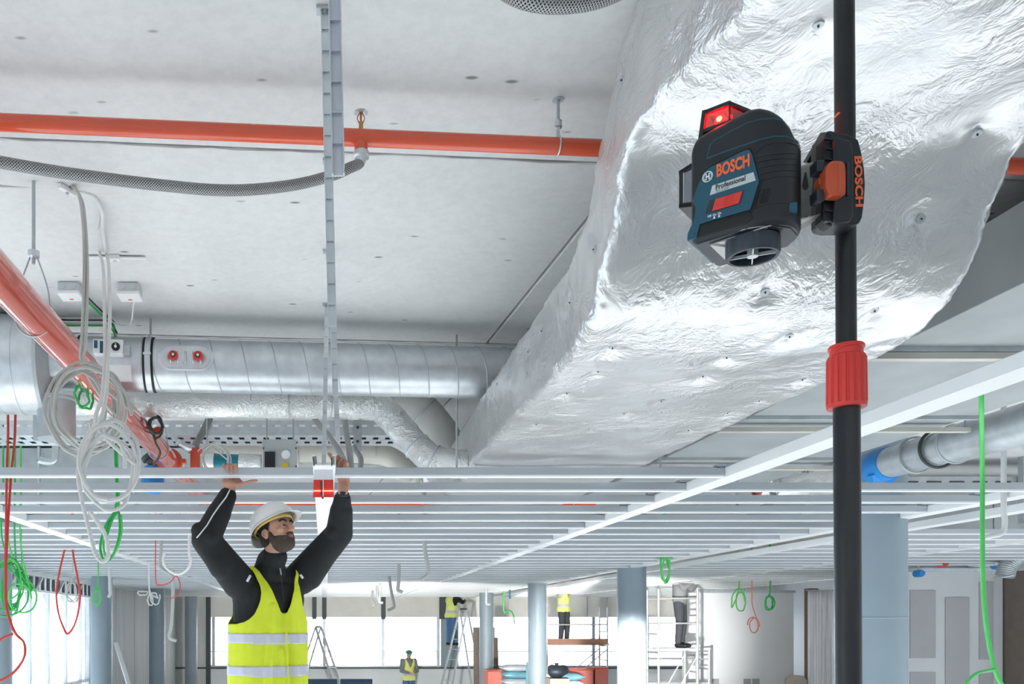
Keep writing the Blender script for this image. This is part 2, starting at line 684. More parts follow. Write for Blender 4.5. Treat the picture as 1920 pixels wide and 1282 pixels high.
# ================================================================== SETTING
ZC = 2.5                    # eye height
Z_SLAB = ZC + 1.66          # soffit of the concrete slab
Z_GRID = ZC + 0.80          # underside of the suspended ceiling grid
ANG = math.radians(4.3)     # the slab and its pipes run slightly askew to the view
UD = Vector((math.cos(ANG), math.sin(ANG), 0))
VD = Vector((-math.sin(ANG), math.cos(ANG), 0))


def uvz(u, v, z):
    return UD * u + VD * v + Vector((0, 0, z))


XL, XR, YB, YF = -4.75, 14.2, -5.2, 26.9

# floor: screed fields with open joints
fl = MB().span((XL - 0.3, YB - 0.3, -0.3), (XR + 0.3, YF + 0.3, -0.012)).build('floor', 'concrete_floor')
struct(fl)
for i in range(4):
    for j in range(6):
        x0 = XL + (XR - XL) * i / 4; x1 = XL + (XR - XL) * (i + 1) / 4
        y0 = YB + (YF - YB) * j / 6; y1 = YB + (YF - YB) * (j + 1) / 6
        MB().span((x0 + 0.006, y0 + 0.006, -0.012), (x1 - 0.006, y1 - 0.006, 0.0)).build('screed_panel', 'concrete_floor', fl)

# ceiling slab cast in fields, separated by formwork joints
ce = MB().span((XL - 0.3, YB - 0.3, Z_SLAB + 0.03), (XR + 0.3, YF + 0.3, Z_SLAB + 0.39)).build('ceiling', 'concrete_slab')
struct(ce)
rows = [(-4.5, 2.985, [-9, 16]), (3.0, 4.955, [-9, -1.17, 1.34, 16]), (4.975, 8.0, [-9, -3.6, -1.2, 1.4, 3.9, 16]),
        (8.02, 14.0, [-9, -3.6, -1.2, 1.4, 3.9, 16]), (14.02, 25.9, [-9, -3.6, 1.4, 6.4, 16])]
for v0, v1, us in rows:
    us = [XL - 0.1 + 0.075 * max(v0, v1)] + us[1:-1] + [XR]
    for u0, u1 in zip(us[:-1], us[1:]):
        mb = MB().prism([uvz(u0 + 0.007, v0, Z_SLAB), uvz(u1 - 0.007, v0, Z_SLAB), uvz(u1 - 0.007, v1, Z_SLAB), uvz(u0 + 0.007, v1, Z_SLAB)],
                        (0, 0, 0.04))
        mb.build('slab_panel', 'concrete_slab', ce, bevel=0.004, bseg=1)
# rough pour ridges left along the long joint
rnd = random.Random(3)
for v in (2.993, 4.965):
    pts = [uvz(-2.6 + 0.09 * k, v + rnd.uniform(-0.006, 0.006), Z_SLAB - rnd.uniform(0, 0.004)) for k in range(60)]
    MB().tube(pts, [rnd.uniform(0.002, 0.006) for _ in pts], 5).build('joint_ridge', 'concrete_floor', ce)
# a flat strip of formwork skin along the joints
for v0, v1 in ((2.885, 2.975), (4.99, 5.10)):
    MB().prism([uvz(-8, v0, Z_SLAB - 0.006), uvz(12, v0, Z_SLAB - 0.006), uvz(12, v1, Z_SLAB - 0.006), uvz(-8, v1, Z_SLAB - 0.006)],
               (0, 0, 0.008)).build('joint_strip', 'concrete_slab', ce, bevel=0.003, bseg=1)

# ---------------------------------------------------------------- left side: glazed facade then concrete
w1 = MB().span((XL - 0.10, -5.0, 0), (XL + 0.06, 17.1, 0.12)).build('window_1', 'mullion')
struct(w1)
ms = [12.8, 13.65, 14.55, 15.55, 16.5, 17.05]
ms = [12.8 - 0.95 * k for k in range(1, 19)][::-1] + ms
for k, d in enumerate(ms):
    MB().span((XL - 0.10, d - 0.028, 0.12), (XL + 0.06, d + 0.028, Z_GRID - 0.28)).build('mullion', 'mullion', w1)
    if k + 1 < len(ms):
        MB().span((XL - 0.02, d + 0.028, 0.12), (XL - 0.008, ms[k + 1] - 0.028, Z_GRID - 0.28)).build('pane', 'window_glass', w1)
MB().span((XL - 0.06, -5.0, 1.36), (XL + 0.05, 17.05, 1.43)).build('transom', 'mullion', w1)
# slotted header above the glazing
t1 = MB().span((XL - 0.06, -5.0, Z_GRID - 0.03), (XL + 0.14, 17.1, Z_GRID + 0.03)).build('trim_1', 'rail_white')
struct(t1)
MB().span((XL - 0.04, -5.0, Z_GRID - 0.28), (XL + 0.12, 17.1, Z_GRID - 0.24)).build('lower_chord', 'rail_white', t1)
MB().span((XL - 0.08, -5.0, Z_GRID - 0.24), (XL - 0.02, 17.1, Z_SLAB)).build('backing', 'dark_frame', t1)
src = MB().box((XL + 0.06, 0, Z_GRID - 0.135), (0.05, 0.10, 0.21)).build('header_slat', 'galvanised', t1)
for k in range(1, 62):
    copy_piece(src, t1, (0, -0.0 + 0.28 * k, 0))
for k in range(14):
    d = 1.0 + 1.16 * k
    MB().beam((XL + 0.10, d, Z_GRID - 0.25), (XL + 0.10, d + 0.32, Z_GRID - 0.03), 0.03, 0.03).build('diagonal_brace', 'rail_white', t1)
wl = MB().span((XL - 0.20, 17.1, 0), (XL + 0.06, YF, Z_SLAB)).build('wall_left', 'concrete_boarded')
struct(wl)
for k in range(5):
    d = 17.2 + 1.92 * k
    MB().span((XL + 0.06, d, 0.02), (XL + 0.085, d + 1.86, Z_GRID + 0.1)).build('board_panel', 'concrete_boarded', wl)

# ---------------------------------------------------------------- far side: parapet, window band, blind panels
wf = MB().span((XL, YF, 0), (XR, YF + 0.25, 1.10)).build('wall_far', 'wall_white')
struct(wf)
MB().span((XL, YF - 0.10, 1.10), (XR, YF + 0.2, 1.15)).build('sill', 'dark_frame', wf)
MB().span((XL, YF, 2.72), (XR, YF + 0.2, Z_SLAB)).build('upper_wall', 'cream_panel', wf)
MB().span((XL, YF - 0.02, 0), (-3.72, YF + 0.2, Z_SLAB)).build('corner_wall', 'concrete_boarded', wf)
MB().span((-3.72, YF - 0.08, 0), (-3.58, YF + 0.2, Z_SLAB)).build('corner_post', 'dark_frame', wf)
x = -3.5
k = 0
while x < XR - 0.5:
    MB().span((x + 0.01, YF - 0.03, 2.74), (x + 0.60, YF, Z_GRID + 0.35)).build('blind_panel', 'cream_panel', wf)
    x += 0.62
w2 = MB().span((XL, YF + 0.06, 1.15), (XR, YF + 0.12, 1.20)).build('window_2', 'mullion')
struct(w2)
mx = [-3.5, -1.95, 0.0, 1.86, 3.6, 5.2, 6.9, 8.5, 10.2, 11.9, 13.6]
for k, x in enumerate(mx):
    MB().span((x - 0.05, YF + 0.02, 1.15), (x + 0.05, YF + 0.16, 2.72)).build('mullion', 'mullion', w2)
    if k + 1 < len(mx):
        MB().span((x + 0.05, YF + 0.09, 1.20), (mx[k + 1] - 0.05, YF + 0.10, 2.72)).build('pane', 'window_glass', w2)
MB().span((XL, YF + 0.05, 1.62), (XR, YF + 0.11, 1.65)).build('transom', 'mullion', w2)
for x in (-0.31, 0.0, 1.86):
    MB().span((x - 0.07, YF - 0.08, 2.66), (x + 0.07, YF - 0.031, Z_GRID + 0.3)).build('dark_post', 'dark_frame', wf)
MB().span((3.62, YF - 0.10, 2.66), (4.10, YF - 0.031, Z_GRID + 0.3)).build('dark_panel', 'dark_frame', wf)
MB().span((3.66, YF - 0.09, 1.15), (4.22, YF - 0.031, 2.66)).build('grey_panel', 'column_paint', wf)

# ground, neighbouring blocks and an added block outside
yd = MB().span((-70, YF + 0.6, -0.5), (80, 90, -0.32)).build('ground_outside', 'rail_white')
struct(yd)
MB().span((-70, YB - 0.6, -0.5), (XL - 0.5, YF + 0.6, -0.32)).build('yard_paving', 'box_grey', yd)
MB().span((-70, -70, -0.5), (80, YB - 0.6, -0.32)).build('yard_asphalt', 'asphalt', yd)


def block(label, a, b, mat, axis, n):
    a, b = Vector(a), Vector(b)
    o = thing('neighbour_building', label, 'building', ((a.x + b.x) / 2, (a.y + b.y) / 2, -0.32))
    MB().span(a, b).build('wall', mat, o)
    MB().span((a.x - 0.2, a.y - 0.2, b.z), (b.x + 0.2, b.y + 0.2, b.z + 0.25)).build('roof', 'galvanised_dull', o)
    if axis == 'x':
        src = MB().span((a.x + 1, a.y - 0.06, 1.4), (a.x + 2.6, a.y, 2.6)).build('window', 'mullion', o)
        st = (b.x - a.x - 3) / n
        for k in range(1, n):
            copy_piece(src, o, (st * k, 0, 0))
    elif axis == 'y':
        src = MB().span((b.x, a.y + 1, 1.2), (b.x + 0.06, a.y + 2.2, 2.6)).build('window', 'column_paint', o)
        st = (b.y - a.y - 3) / n
        for k in range(1, n):
            copy_piece(src, o, (0, st * k, 0))
    else:
        src = MB().span((a.x + 1, b.y, 1.4), (a.x + 2.6, b.y + 0.06, 2.6)).build('window', 'dark_frame', o)
        st = (b.x - a.x - 3) / n
        for k in range(1, n):
            copy_piece(src, o, (st * k, 0, 0))


block('pale low building seen through the far windows', (-30, 60, -0.32), (50, 70, 3.2), 'film_white', 'x', 24)
block('pale low block seen through the glazed left side', (-24, 0, -0.32), (-15, 58, 4.6), 'render_pale', 'y', 22)
block('unseen dark low block added behind the viewer against frontal light', (-30, -40, -0.32), (45, -30, 4.2), 'brick_far', 'b', 22)  # unseen block added to cut the light from behind the viewer

# ---------------------------------------------------------------- right side
wr = MB().span((XR, YB, 0), (XR + 0.25, YF, Z_SLAB)).build('wall_right', 'wall_white')
struct(wr)
# white partition standing in front of the far windows
wp = MB().span((8.3, 19.6, 0), (10.78, 19.8, 3.22)).build('wall_partition', 'wall_white')
struct(wp)
MB().span((8.25, 19.55, 3.22), (10.8, 19.85, 3.28)).build('head_track', 'galvanised', wp)
for x in (8.9, 9.63, 9.83):
    MB().span((x, 19.585, 0.82 + (x > 9) * -0.06), (x + 0.16, 19.60, 1.25)).build('socket_opening', 'grey_sheet', wp)
MB().span((10.80, 19.0, 0), (11.0, 19.2, Z_GRID)).build('post', 'brown_post', wp)
# plasterboard wall: boards with filled joints
wd = MB().span((7.95, 12.1, 0), (9.62, 12.3, 3.24)).build('wall_plasterboard', 'filler_white')
struct(wd)
for x0, x1, z0, z1 in ((8.00, 8.16, 1.95, 3.18), (8.30, 8.66, 2.02, 2.98), (8.30, 8.66, 0.6, 1.82), (8.80, 9.14, 1.55, 2.88),
                       (9.28, 9.48, 2.0, 3.1), (8.80, 9.14, 0.3, 1.40), (9.28, 9.48, 0.5, 1.8), (8.0, 8.16, 0.4, 1.7)):
    MB().span((x0, 12.085, z0), (x1, 12.1, z1)).build('board_panel', 'plasterboard', wd)
MB().span((9.64, 11.6, 0), (10.6, 12.2, 3.24)).build('return_wall', 'brown_post', wd)
MB().span((7.72, 12.0, 0), (7.90, 12.2, 3.2)).build('dark_post', 'dark_frame', wd)
MB().span((7.6, 12.0, 3.24), (10.6, 12.3, 3.29)).build('head_track', 'galvanised', wd)

# ---------------------------------------------------------------- back side behind the eye: glazed front
w3 = MB().span((XL, YB - 0.06, 0), (XR, YB + 0.10, 0.12)).build('window_3', 'mullion')
struct(w3)
for k in range(16):
    x = XL + 1.26 * k
    MB().span((x - 0.03, YB - 0.05, 0.12), (x + 0.03, YB + 0.08, Z_SLAB - 0.3)).build('mullion', 'mullion', w3)
    if k < 15:
        MB().span((x + 0.03, YB, 0.12), (x + 1.23, YB + 0.012, Z_SLAB - 0.3)).build('pane', 'window_glass', w3)
MB().span((XL, YB - 0.05, Z_SLAB - 0.3), (XR, YB + 0.10, Z_SLAB)).build('header', 'mullion', w3)

wb = MB().span((XL, YB - 0.12, 0), (XR, YB - 0.07, 2.06)).build('wall_sun_block', 'wall_white')  # unseen parapet added to keep the sun off the near floor
struct(wb)
MB().span((XL, YB - 0.16, 2.06), (XR, YB + 0.02, 2.10)).build('sill', 'mullion', wb)

# ---------------------------------------------------------------- round columns
for i, (x, d, r) in enumerate(((-3.85, 10.0, 0.185), (-3.85, 14.75, 0.185), (-3.8, 19.4, 0.18), (-3.9, 25.0, 0.18),
                               (4.30, 6.62, 0.19), (4.43, 12.3, 0.20), (4.24, 17.0, 0.18), (4.2, 22.1, 0.18))):
    c = MB().cyl((x, d, 0), (x, d, Z_SLAB), r, n=40)
    co = c.build('column', 'column_paint', None, smooth=40)
    struct(co)
    MB().lathe([(r + 0.012, 0), (r + 0.012, 0.04), (r + 0.001, 0.05)], (x, d, 0), (0, 0, 1), 40, caps=False).build('base_ring', 'galvanised_dull', co, smooth=40)
    for z in (1.25, 2.55):
        MB().lathe([(r + 0.0005, -0.006), (r + 0.003, -0.003), (r + 0.003, 0.003), (r + 0.0005, 0.006)], (x, d, z), (0, 0, 1), 40, caps=False).build('casting_seam', 'column_paint', co, smooth=True)

# ================================================================== SUSPENDED CEILING GRID
grid = thing('ceiling_grid', 'suspended ceiling grid of metal slats clipped between white rails', 'ceiling grid', (1.5, 15, Z_GRID))
RAILS = [(-4.55, 5.0), (-2.37, 3.0), (0.0, 4.30), (2.24, 1.2), (4.40, 4.4), (4.98, 4.4), (6.85, 6.0), (9.2, 8.0)]
Y_END = 25.5
for x, d0 in RAILS:
    mb = MB()
    # C-shaped band rail: flat underside with two upstands and inner lips
    w = 0.058
    prof = [(-w, 0), (w, 0), (w, 0.055), (w - 0.02, 0.055), (w - 0.02, 0.049), (w - 0.006, 0.049), (w - 0.006, 0.006),
            (-w + 0.006, 0.006), (-w + 0.006, 0.049), (-w + 0.02, 0.049), (-w + 0.02, 0.055), (-w, 0.055)]
    mb.prism([(x + a, d0, Z_GRID + b) for a, b in prof], (0, Y_END - d0, 0))
    mb.build('rail', 'rail_white', grid, bevel=0.002, bseg=1)


def slat_mesh(x0, x1, y):
    mb = MB()
    prof = [(-0.025, 0.0), (0.025, 0.0), (0.025, 0.009), (0.025, 0.048), (0.012, 0.052), (0.012, 0.049), (0.022, 0.046), (0.022, 0.003),
            (-0.022, 0.003), (-0.022, 0.046), (-0.012, 0.049), (-0.012, 0.052), (-0.025, 0.048), (-0.025, 0.009)]
    return mb.prism([(x0, y + a, Z_GRID + 0.004 + b) for a, b in prof], (x1 - x0, 0, 0))


D0, PITCH = 4.67, 0.499
bays = [(-4.49, -2.43, 5), (-2.31, -0.06, 0), (0.06, 2.18, 0), (2.30, 4.34, 1), (5.04, 6.79, 6), (6.91, 9.14, 8)]
n_rows = int((Y_END - D0) / PITCH)
for x0, x1, k0 in bays:
    src = None
    for k in range(k0, n_rows + 1):
        y = D0 + PITCH * k
        if src is None:
            src = slat_mesh(x0, x1, y).build('slat', 'slat_metal', grid)
            src.data.materials.append(M['rail_white'])       # floor light on the undersides put in as a white flange
            for po in src.data.polygons:
                if all(src.data.vertices[i].co.z < 0.0135 for i in po.vertices):
                    po.material_index = 1
            y_src = y
        else:
            copy_piece(src, grid, (0, y - y_src, 0))
# slat couplers riding on the left and right rails, where the slat ends hook over
src = MB().box((2.24, D0, Z_GRID + 0.064), (0.20, 0.052, 0.014)).build('coupler', 'slat_metal', grid)
for x in (-2.37, 2.24, 4.40):
    for k in range(0, 24):
        if x == 2.24 and k == 0:
            continue
        copy_piece(src, grid, (x - 2.24, PITCH * k, 0))
# ================================================================== FOIL-INSULATED AIR DUCT WITH AN OFFSET BEND
def resample(pts, n):
    pts = [Vector(p) for p in pts]
    L = [0]
    for a, b in zip(pts[:-1], pts[1:]):
        L.append(L[-1] + (b - a).length)
    out = []
    j = 0
    for k in range(n):
        s = L[-1] * k / (n - 1)
        while j < len(L) - 2 and L[j + 1] < s:
            j += 1
        t = (s - L[j]) / max(1e-9, L[j + 1] - L[j])
        out.append(pts[j].lerp(pts[j + 1], t))
    return out


bot = spline([(0, 7.4, .92), (0, 5.4, .915), (0, 4.2, .90), (0, 3.2, .885), (0, 2.82, .88), (0, 2.66, .895), (0, 2.53, .94), (0, 2.42, 1.03),
              (0, 2.345, 1.15), (0, 2.27, 1.25), (0, 2.14, 1.305), (0, 1.95, 1.32), (0, 1.6, 1.32), (0, 1.0, 1.32), (0, 0.2, 1.32), (0, -3.4, 1.32)], 14)
top = spline([(0, 7.4, 1.23), (0, 5.4, 1.225), (0, 4.2, 1.215), (0, 3.2, 1.20), (0, 2.92, 1.20), (0, 2.74, 1.22), (0, 2.62, 1.27), (0, 2.53, 1.35),
              (0, 2.46, 1.45), (0, 2.38, 1.55), (0, 2.26, 1.615), (0, 2.1, 1.632), (0, 1.7, 1.632), (0, 1.0, 1.632), (0, 0.2, 1.632), (0, -3.4, 1.632)], 14)
# denser stations where the camera looks closely
seg = len(bot)
idx = []
NS = 250
wts = []
for i in range(seg - 1):
    d = (bot[i].y + bot[i + 1].y) / 2
    L = (bot[i + 1] - bot[i]).length
    wts.append(L * (5.0 if 1.7 < d < 3.0 else (1.6 if 1.2 < d < 5.5 else 0.35)))
cum = np.concatenate([[0], np.cumsum(wts)])
stations = []
for k in range(NS):
    s = cum[-1] * k / (NS - 1)
    i = min(seg - 2, int(np.searchsorted(cum, s, 'right') - 1))
    t = (s - cum[i]) / max(1e-9, cum[i + 1] - cum[i])
    stations.append((bot[i].lerp(bot[i + 1], t), top[i].lerp(top[i + 1], t)))


def xs_at(d):
    xl = 0.80 + (0.018 * (d - 2.5) if d > 2.5 else 0.0)
    if d < 2.25:
        xl += 0.20 * min(1, (2.25 - d) / 0.75)
    return xl, 1.855


def ring(b, t):
    """section outline from bottom (b) to top (t), rounded corners"""
    xl, xr = xs_at(b.y)
    c = 0.035
    pts = []

    def P(x, h):
        p = b.lerp(t, h)
        if x < 1.3:
            x -= (xl - xs_top) * h
        return Vector((x, p.y, ZC + p.z))
    xs_top = min(xl, 0.80 + (0.018 * (t.y - 2.5) if t.y > 2.5 else 0.0))
    H = (t - b).length
    hc = c / H
    nb_, ns = 56, 22
    for k in range(nb_):
        pts.append((P(xl + c + (xr - xl - 2 * c) * k / (nb_ - 1), 0), 0))
    for k in range(1, 5):
        a = math.pi / 2 * k / 5
        pts.append((P(xr - c + c * math.sin(a), hc * (1 - math.cos(a))), 1))
    for k in range(ns):
        pts.append((P(xr, hc + (1 - 2 * hc) * k / (ns - 1)), 0))
    for k in range(1, 5):
        a = math.pi / 2 * k / 5
        pts.append((P(xr - c + c * math.cos(a), 1 - hc + hc * math.sin(a)), 1))
    nt_ = 10
    for k in range(nt_):
        pts.append((P(xr - c - (xr - xl - 2 * c) * k / (nt_ - 1), 1), 0))
    for k in range(1, 5):
        a = math.pi / 2 * k / 5
        pts.append((P(xl + c - c * math.sin(a), 1 - hc * (1 - math.cos(a))), 1))
    for k in range(ns):
        pts.append((P(xl, 1 - hc - (1 - 2 * hc) * k / (ns - 1)), 0))
    for k in range(1, 5):
        a = math.pi / 2 * k / 5
        pts.append((P(xl + c - c * math.cos(a), hc - hc * math.sin(a)), 1))
    return pts


mb = MB()
corner = []
for b, t in stations:
    r = ring(b, t)
    nr = len(r)
    mb.v += [p for p, c in r]
    corner += [c for p, c in r]
for i in range(NS - 1):
    for k in range(nr):
        k2 = (k + 1) % nr
        mb.f.append((i * nr + k, i * nr + k2, (i + 1) * nr + k2, (i + 1) * nr + k))
mb.f.append(tuple(range(nr)))
mb.f.append(tuple(reversed(range((NS - 1) * nr, NS * nr))))
# vertex normals of the clean shape
base_me = mb.mesh('foil_duct_base', Vector((0, 0, 0)))
bm = bmesh.new(); bm.from_mesh(base_me)
bmesh.ops.recalc_face_normals(bm, faces=bm.faces)
bm.normal_update()
nrm = [v.normal.copy() for v in bm.verts]
mb.f = [tuple(v.index for v in f.verts) for f in bm.faces]
bvh0 = BVHTree.FromBMesh(bm)
bm.free()
# insulation pins: where they sit on the skin
PINS = [(1440, 553), (1733, 411), (1537, 64), (1152, 152), (1107, 467), (1060, 560), (1147, 662), (1120, 706), (1062, 742), (1361, 677),
        (1316, 712), (1240, 755), (1424, 755), (1645, 592), (1837, 256), (1505, 718), (1006, 800), (985, 660), (930, 720), (1365, 780),
        (1290, 811), (1170, 780), (1480, 640), (1010, 620)]
pin_pos = []
for px, py in PINS:
    dr = (U(px, py, 1.0) - EYE).normalized()
    hit = bvh0.ray_cast(EYE, dr)
    if hit[0]:
        pin_pos.append((hit[0], hit[1] if hit[1].dot(dr) < 0 else -hit[1]))


def ridged(p, s):
    return 1 - abs(noise.noise(p * s)) * 2


for i, p in enumerate(mb.v):
    n = nrm[i]
    if p.y < 0.9:
        continue
    q = p + 0.10 * Vector(noise.turbulence_vector(p * 2.0, 2, False))
    near = 1.0 if p.y < 3.4 else 0.75
    bottom = n.z < -0.75 and p.y > 2.75
    # soft quilting, long folds, then fine crumple; the flat run is drawn tight
    h = 0.012 * noise.noise(p * 3.2)
    st = Vector((q.x * 0.5, q.y * 1.0, q.z * 1.0)) if bottom else Vector((q.x * 1.0, q.y * 0.6, q.z * 0.8))
    amp = 0.35 if bottom else 1.0
    h += amp * 0.008 * (ridged(st, 5.0) - 0.6)
    gate = min(1.0, max(0.0, 0.5 + 1.6 * noise.noise(p * 2.3)))
    h += amp * 0.0040 * gate * (ridged(Vector((q.x * .7, q.y, q.z * 1.3)), 15.0) - 0.6)
    if corner[i]:
        h += 0.006 * (ridged(q, 30.0) - 0.5)
    if abs(n.x) > 0.75:        # left side: taut film with upright creases
        h += 0.010 * ridged(Vector((p.x, q.y * 1.6, q.z * 0.45)), 6.0) - 0.006
    for c, cn in pin_pos:
        dd = (p - c).length_squared
        if dd < 0.03:
            h -= 0.016 * math.exp(-dd / 0.0012) + 0.006 * math.exp(-dd / 0.008)
    mb.v[i] = p + n * (h * near)
fd = thing('insulated_air_duct', 'large foil-wrapped air duct with a stepped bend hanging under the slab', 'duct', (1.3, 4.0, ZC + 0.92))
duct = mb.build('foil_wrap', 'foil', fd, smooth=True)
bm = bmesh.new()
bm.from_mesh(duct.data)
bm.transform(Matrix.Translation(ORG[fd]))
bvh1 = BVHTree.FromBMesh(bm)
bm.free()
for c, cn in pin_pos:
    hit = bvh1.find_nearest(c)
    p = hit[0] if hit[0] else c
    mbp = MB().cyl(p - cn * 0.004, p + cn * 0.0035, 0.013, 0.012, 14)
    pin = mbp.build('pin_washer', 'galvanised_dull', fd, smooth=40)
    MB().cyl(p + cn * 0.003, p + cn * 0.008, 0.003, 0.002, 8).build('pin_tip', 'cable_dark', pin)

# hanger frames of the foil duct
for d in (4.9, 6.6):
    MB().span((0.74, d - 0.02, ZC + 0.862), (1.95, d + 0.02, ZC + 0.882)).build('support_channel', 'galvanised_dull', fd)
    for x in (0.76, 1.93):
        MB().cyl((x, d, ZC + 0.862), (x, d, Z_SLAB), 0.006, n=8).build('threaded_rod', 'galvanised_dull', fd)

# ================================================================== SPIRAL DUCT ACROSS THE ROOM
_uvz = uvz


def uvz(u, v, z):
    return _uvz(u + 0.352, v, z)


sd = thing('spiral_duct', 'round galvanised spiral duct running across beneath the concrete slab', 'duct', uvz(0, 4.68, ZC + 1.27))
V_SD, Z_SD, R_SD = 4.69, ZC + 1.405, 0.139


def sp(u, ang, r=R_SD, v=V_SD, z=Z_SD):
    return uvz(u, v, z) + (VD * -math.cos(ang) + Vector((0, 0, math.sin(ang)))) * r


MB().cyl(uvz(-1.50, V_SD, Z_SD), uvz(2.30, V_SD, Z_SD), R_SD, n=56).build('duct_shell', 'galvanised', sd, smooth=40)
pts = []
for k in range(0, 24 * 24):
    t = k / 24.0
    u = -0.98 + 0.163 * t
    if u > 2.25:
        break
    pts.append(sp(u, -2 * math.pi * t + 2.2, R_SD + 0.0005))
MB().tube(pts, 0.0034, 6).build('spiral_seam', 'galvanised_dull', sd, smooth=True)
# band clamp with rubber lining on a threaded rod
uc = -0.945
for du, r, m in ((-0.022, R_SD + 0.006, 'black_rubber'), (0.022, R_SD + 0.006, 'black_rubber')):
    MB().cyl(uvz(uc + du - 0.006, V_SD, Z_SD), uvz(uc + du + 0.006, V_SD, Z_SD), r, n=48).build('rubber_lining', m, sd, smooth=40)
MB().cyl(uvz(uc - 0.015, V_SD, Z_SD), uvz(uc + 0.015, V_SD, Z_SD), R_SD + 0.008, n=48).build('band_clamp', 'galvanised', sd, smooth=40)
MB().cyl(uvz(uc, V_SD, Z_SD + R_SD), uvz(uc, V_SD, Z_SLAB), 0.006, n=10).build('threaded_rod', 'galvanised_dull', sd)
MB().cyl(uvz(uc, V_SD, Z_SD + R_SD + 0.004), uvz(uc, V_SD, Z_SD + R_SD + 0.022), 0.014, n=6).build('nut', 'galvanised', sd)
MB().box(sp(uc, 0.12, R_SD + 0.010), (0.04, 0.012, 0.012)).build('clamp_screw', 'galvanised', sd)
# oval inspection cover with two red knobs
uo = -0.745
cover = MB()
n = 40
loop = []
for k in range(n):
    t = 2 * math.pi * k / n
    cx = 0.072 if math.cos(t) > 0 else -0.072
    loop.append((cx + 0.062 * math.cos(t), 0.062 * math.sin(t)))
vs = []
for s, off in ((1.12, 0.001), (1.10, 0.008), (0.97, 0.010), (0.93, 0.005), (0.0, 0.006)):
    for a, b in loop:
        ang = (b * s) / R_SD + 0.04
        vs.append(sp(uo + a * s, ang, R_SD + off))
fs = []
for i in range(4):
    for k in range(n):
        fs.append((i * n + k, i * n + (k + 1) % n, (i + 1) * n + (k + 1) % n, (i + 1) * n + k))
cover.add(vs, fs)
cov = cover.build('inspection_cover', 'galvanised', sd, smooth=50)
for a in (-0.078, -0.04, 0.0, 0.04, 0.078):
    pts = [sp(uo + a, q / R_SD + 0.02, R_SD + 0.008) for q in (-0.03, -0.01, 0.01, 0.03)]
    MB().tube(pts, 0.005, 6).build('pressed_rib', 'galvanised', cov, smooth=True)
for a in (-0.063, 0.066):
    p = sp(uo + a, 0.06, R_SD + 0.006)
    nv = (sp(uo, 0.06, 1) - sp(uo, 0.06, 0)).normalized()
    kn = MB().lathe([(0.012, 0), (0.026, 0.006), (0.025, 0.016), (0.014, 0.020)], p, nv, 24).build('red_knob', 'red_plastic', sd, smooth=40)
    MB().cyl(p + nv * 0.019, p + nv * 0.022, 0.013, n=16).build('washer', 'black_rubber', kn)
    MB().cyl(p + nv * 0.021, p + nv * 0.027, 0.008, n=8).build('bolt_head', 'galvanised', kn)
# damper section: smooth sleeve, actuator box, rating plate
MB().cyl(uvz(-1.32, V_SD, Z_SD), uvz(-0.98, V_SD, Z_SD), R_SD + 0.004, n=56).build('damper_sleeve', 'galvanised', sd, smooth=40)
MB().torus(uvz(-1.31, V_SD, Z_SD), UD, R_SD + 0.004, 0.006, 48, 6).build('sleeve_bead', 'cable_dark', sd, smooth=True)
Ra = Matrix.Rotation(ANG, 3, 'Z')
ap = sp(-1.14, 0.22, R_SD + 0.028)
act = MB().box(ap, (0.155, 0.05, 0.082), Ra).build('damper_actuator', 'pvc_white', sd, bevel=0.008)
fr = -VD
MB().box(ap + fr * 0.0262 - UD * 0.016 + Vector((0, 0, -0.004)), (0.05, 0.003, 0.062), Ra).build('blue_label', 'blue_plastic', act)
MB().box(ap + fr * 0.0262 - UD * 0.062 + Vector((0, 0, 0.01)), (0.018, 0.003, 0.04), Ra).build('blue_label', 'blue_plastic', act)
MB().cyl(ap + fr * 0.024 + UD * 0.040, ap + fr * 0.030 + UD * 0.040, 0.022, n=24).build('dial', 'black_plastic', act, smooth=40)
MB().cyl(ap + fr * 0.029 + UD * 0.040, ap + fr * 0.034 + UD * 0.040, 0.007, n=16).build('dial_hub', 'white_ink', act, smooth=40)
MB().box(ap + fr * 0.0305 + UD * 0.040 + Vector((0, 0, 0.011)), (0.005, 0.002, 0.012), Ra).build('dial_pointer', 'yellow_label', act)
MB().box(ap + UD * 0.095 - Vector((0, 0, 0.012)), (0.035, 0.04, 0.05), Ra).build('gear_housing', 'galvanised_dull', act, bevel=0.004)
plate_v = [sp(u, -0.30 - 0.62 * k / 8, R_SD + 0.0055) for k in range(9) for u in (-1.19, -1.03)]
rp_ = MB().add(plate_v, [(2 * k, 2 * k + 1, 2 * k + 3, 2 * k + 2) for k in range(8)]).build('rating_plate', 'pvc_white', sd)
md = rp_.modifiers.new('solid', 'SOLIDIFY'); md.thickness = 0.0012
# wide sound-attenuator drum at the end of the duct
dm = thing('duct_silencer_drum', 'wide round galvanised drum at the end of the spiral duct', 'duct', uvz(-1.9, 4.7, ZC + 1.13))
ZD, RD = ZC + 1.39, 0.258
MB().cyl(uvz(-2.6, V_SD, ZD), uvz(-1.51, V_SD, ZD), RD, n=64).build('drum_shell', 'galvanised', dm, smooth=40)
MB().lathe([(RD + 0.006, 0), (RD + 0.006, 0.02), (R_SD + 0.012, 0.05), (R_SD + 0.004, 0.055)], uvz(-1.51, V_SD, ZD - 0.006), UD, 64).build('end_collar', 'galvanised_dull', dm, smooth=40)
for u in (-1.62, -1.72, -1.82, -1.92, -2.05):
    MB().torus(uvz(u, V_SD, ZD), UD, RD, 0.003, 64, 6).build('swaged_ring', 'galvanised', dm, smooth=True)
ep = uvz(-1.44, V_SD - 0.02, ZC + 1.21)
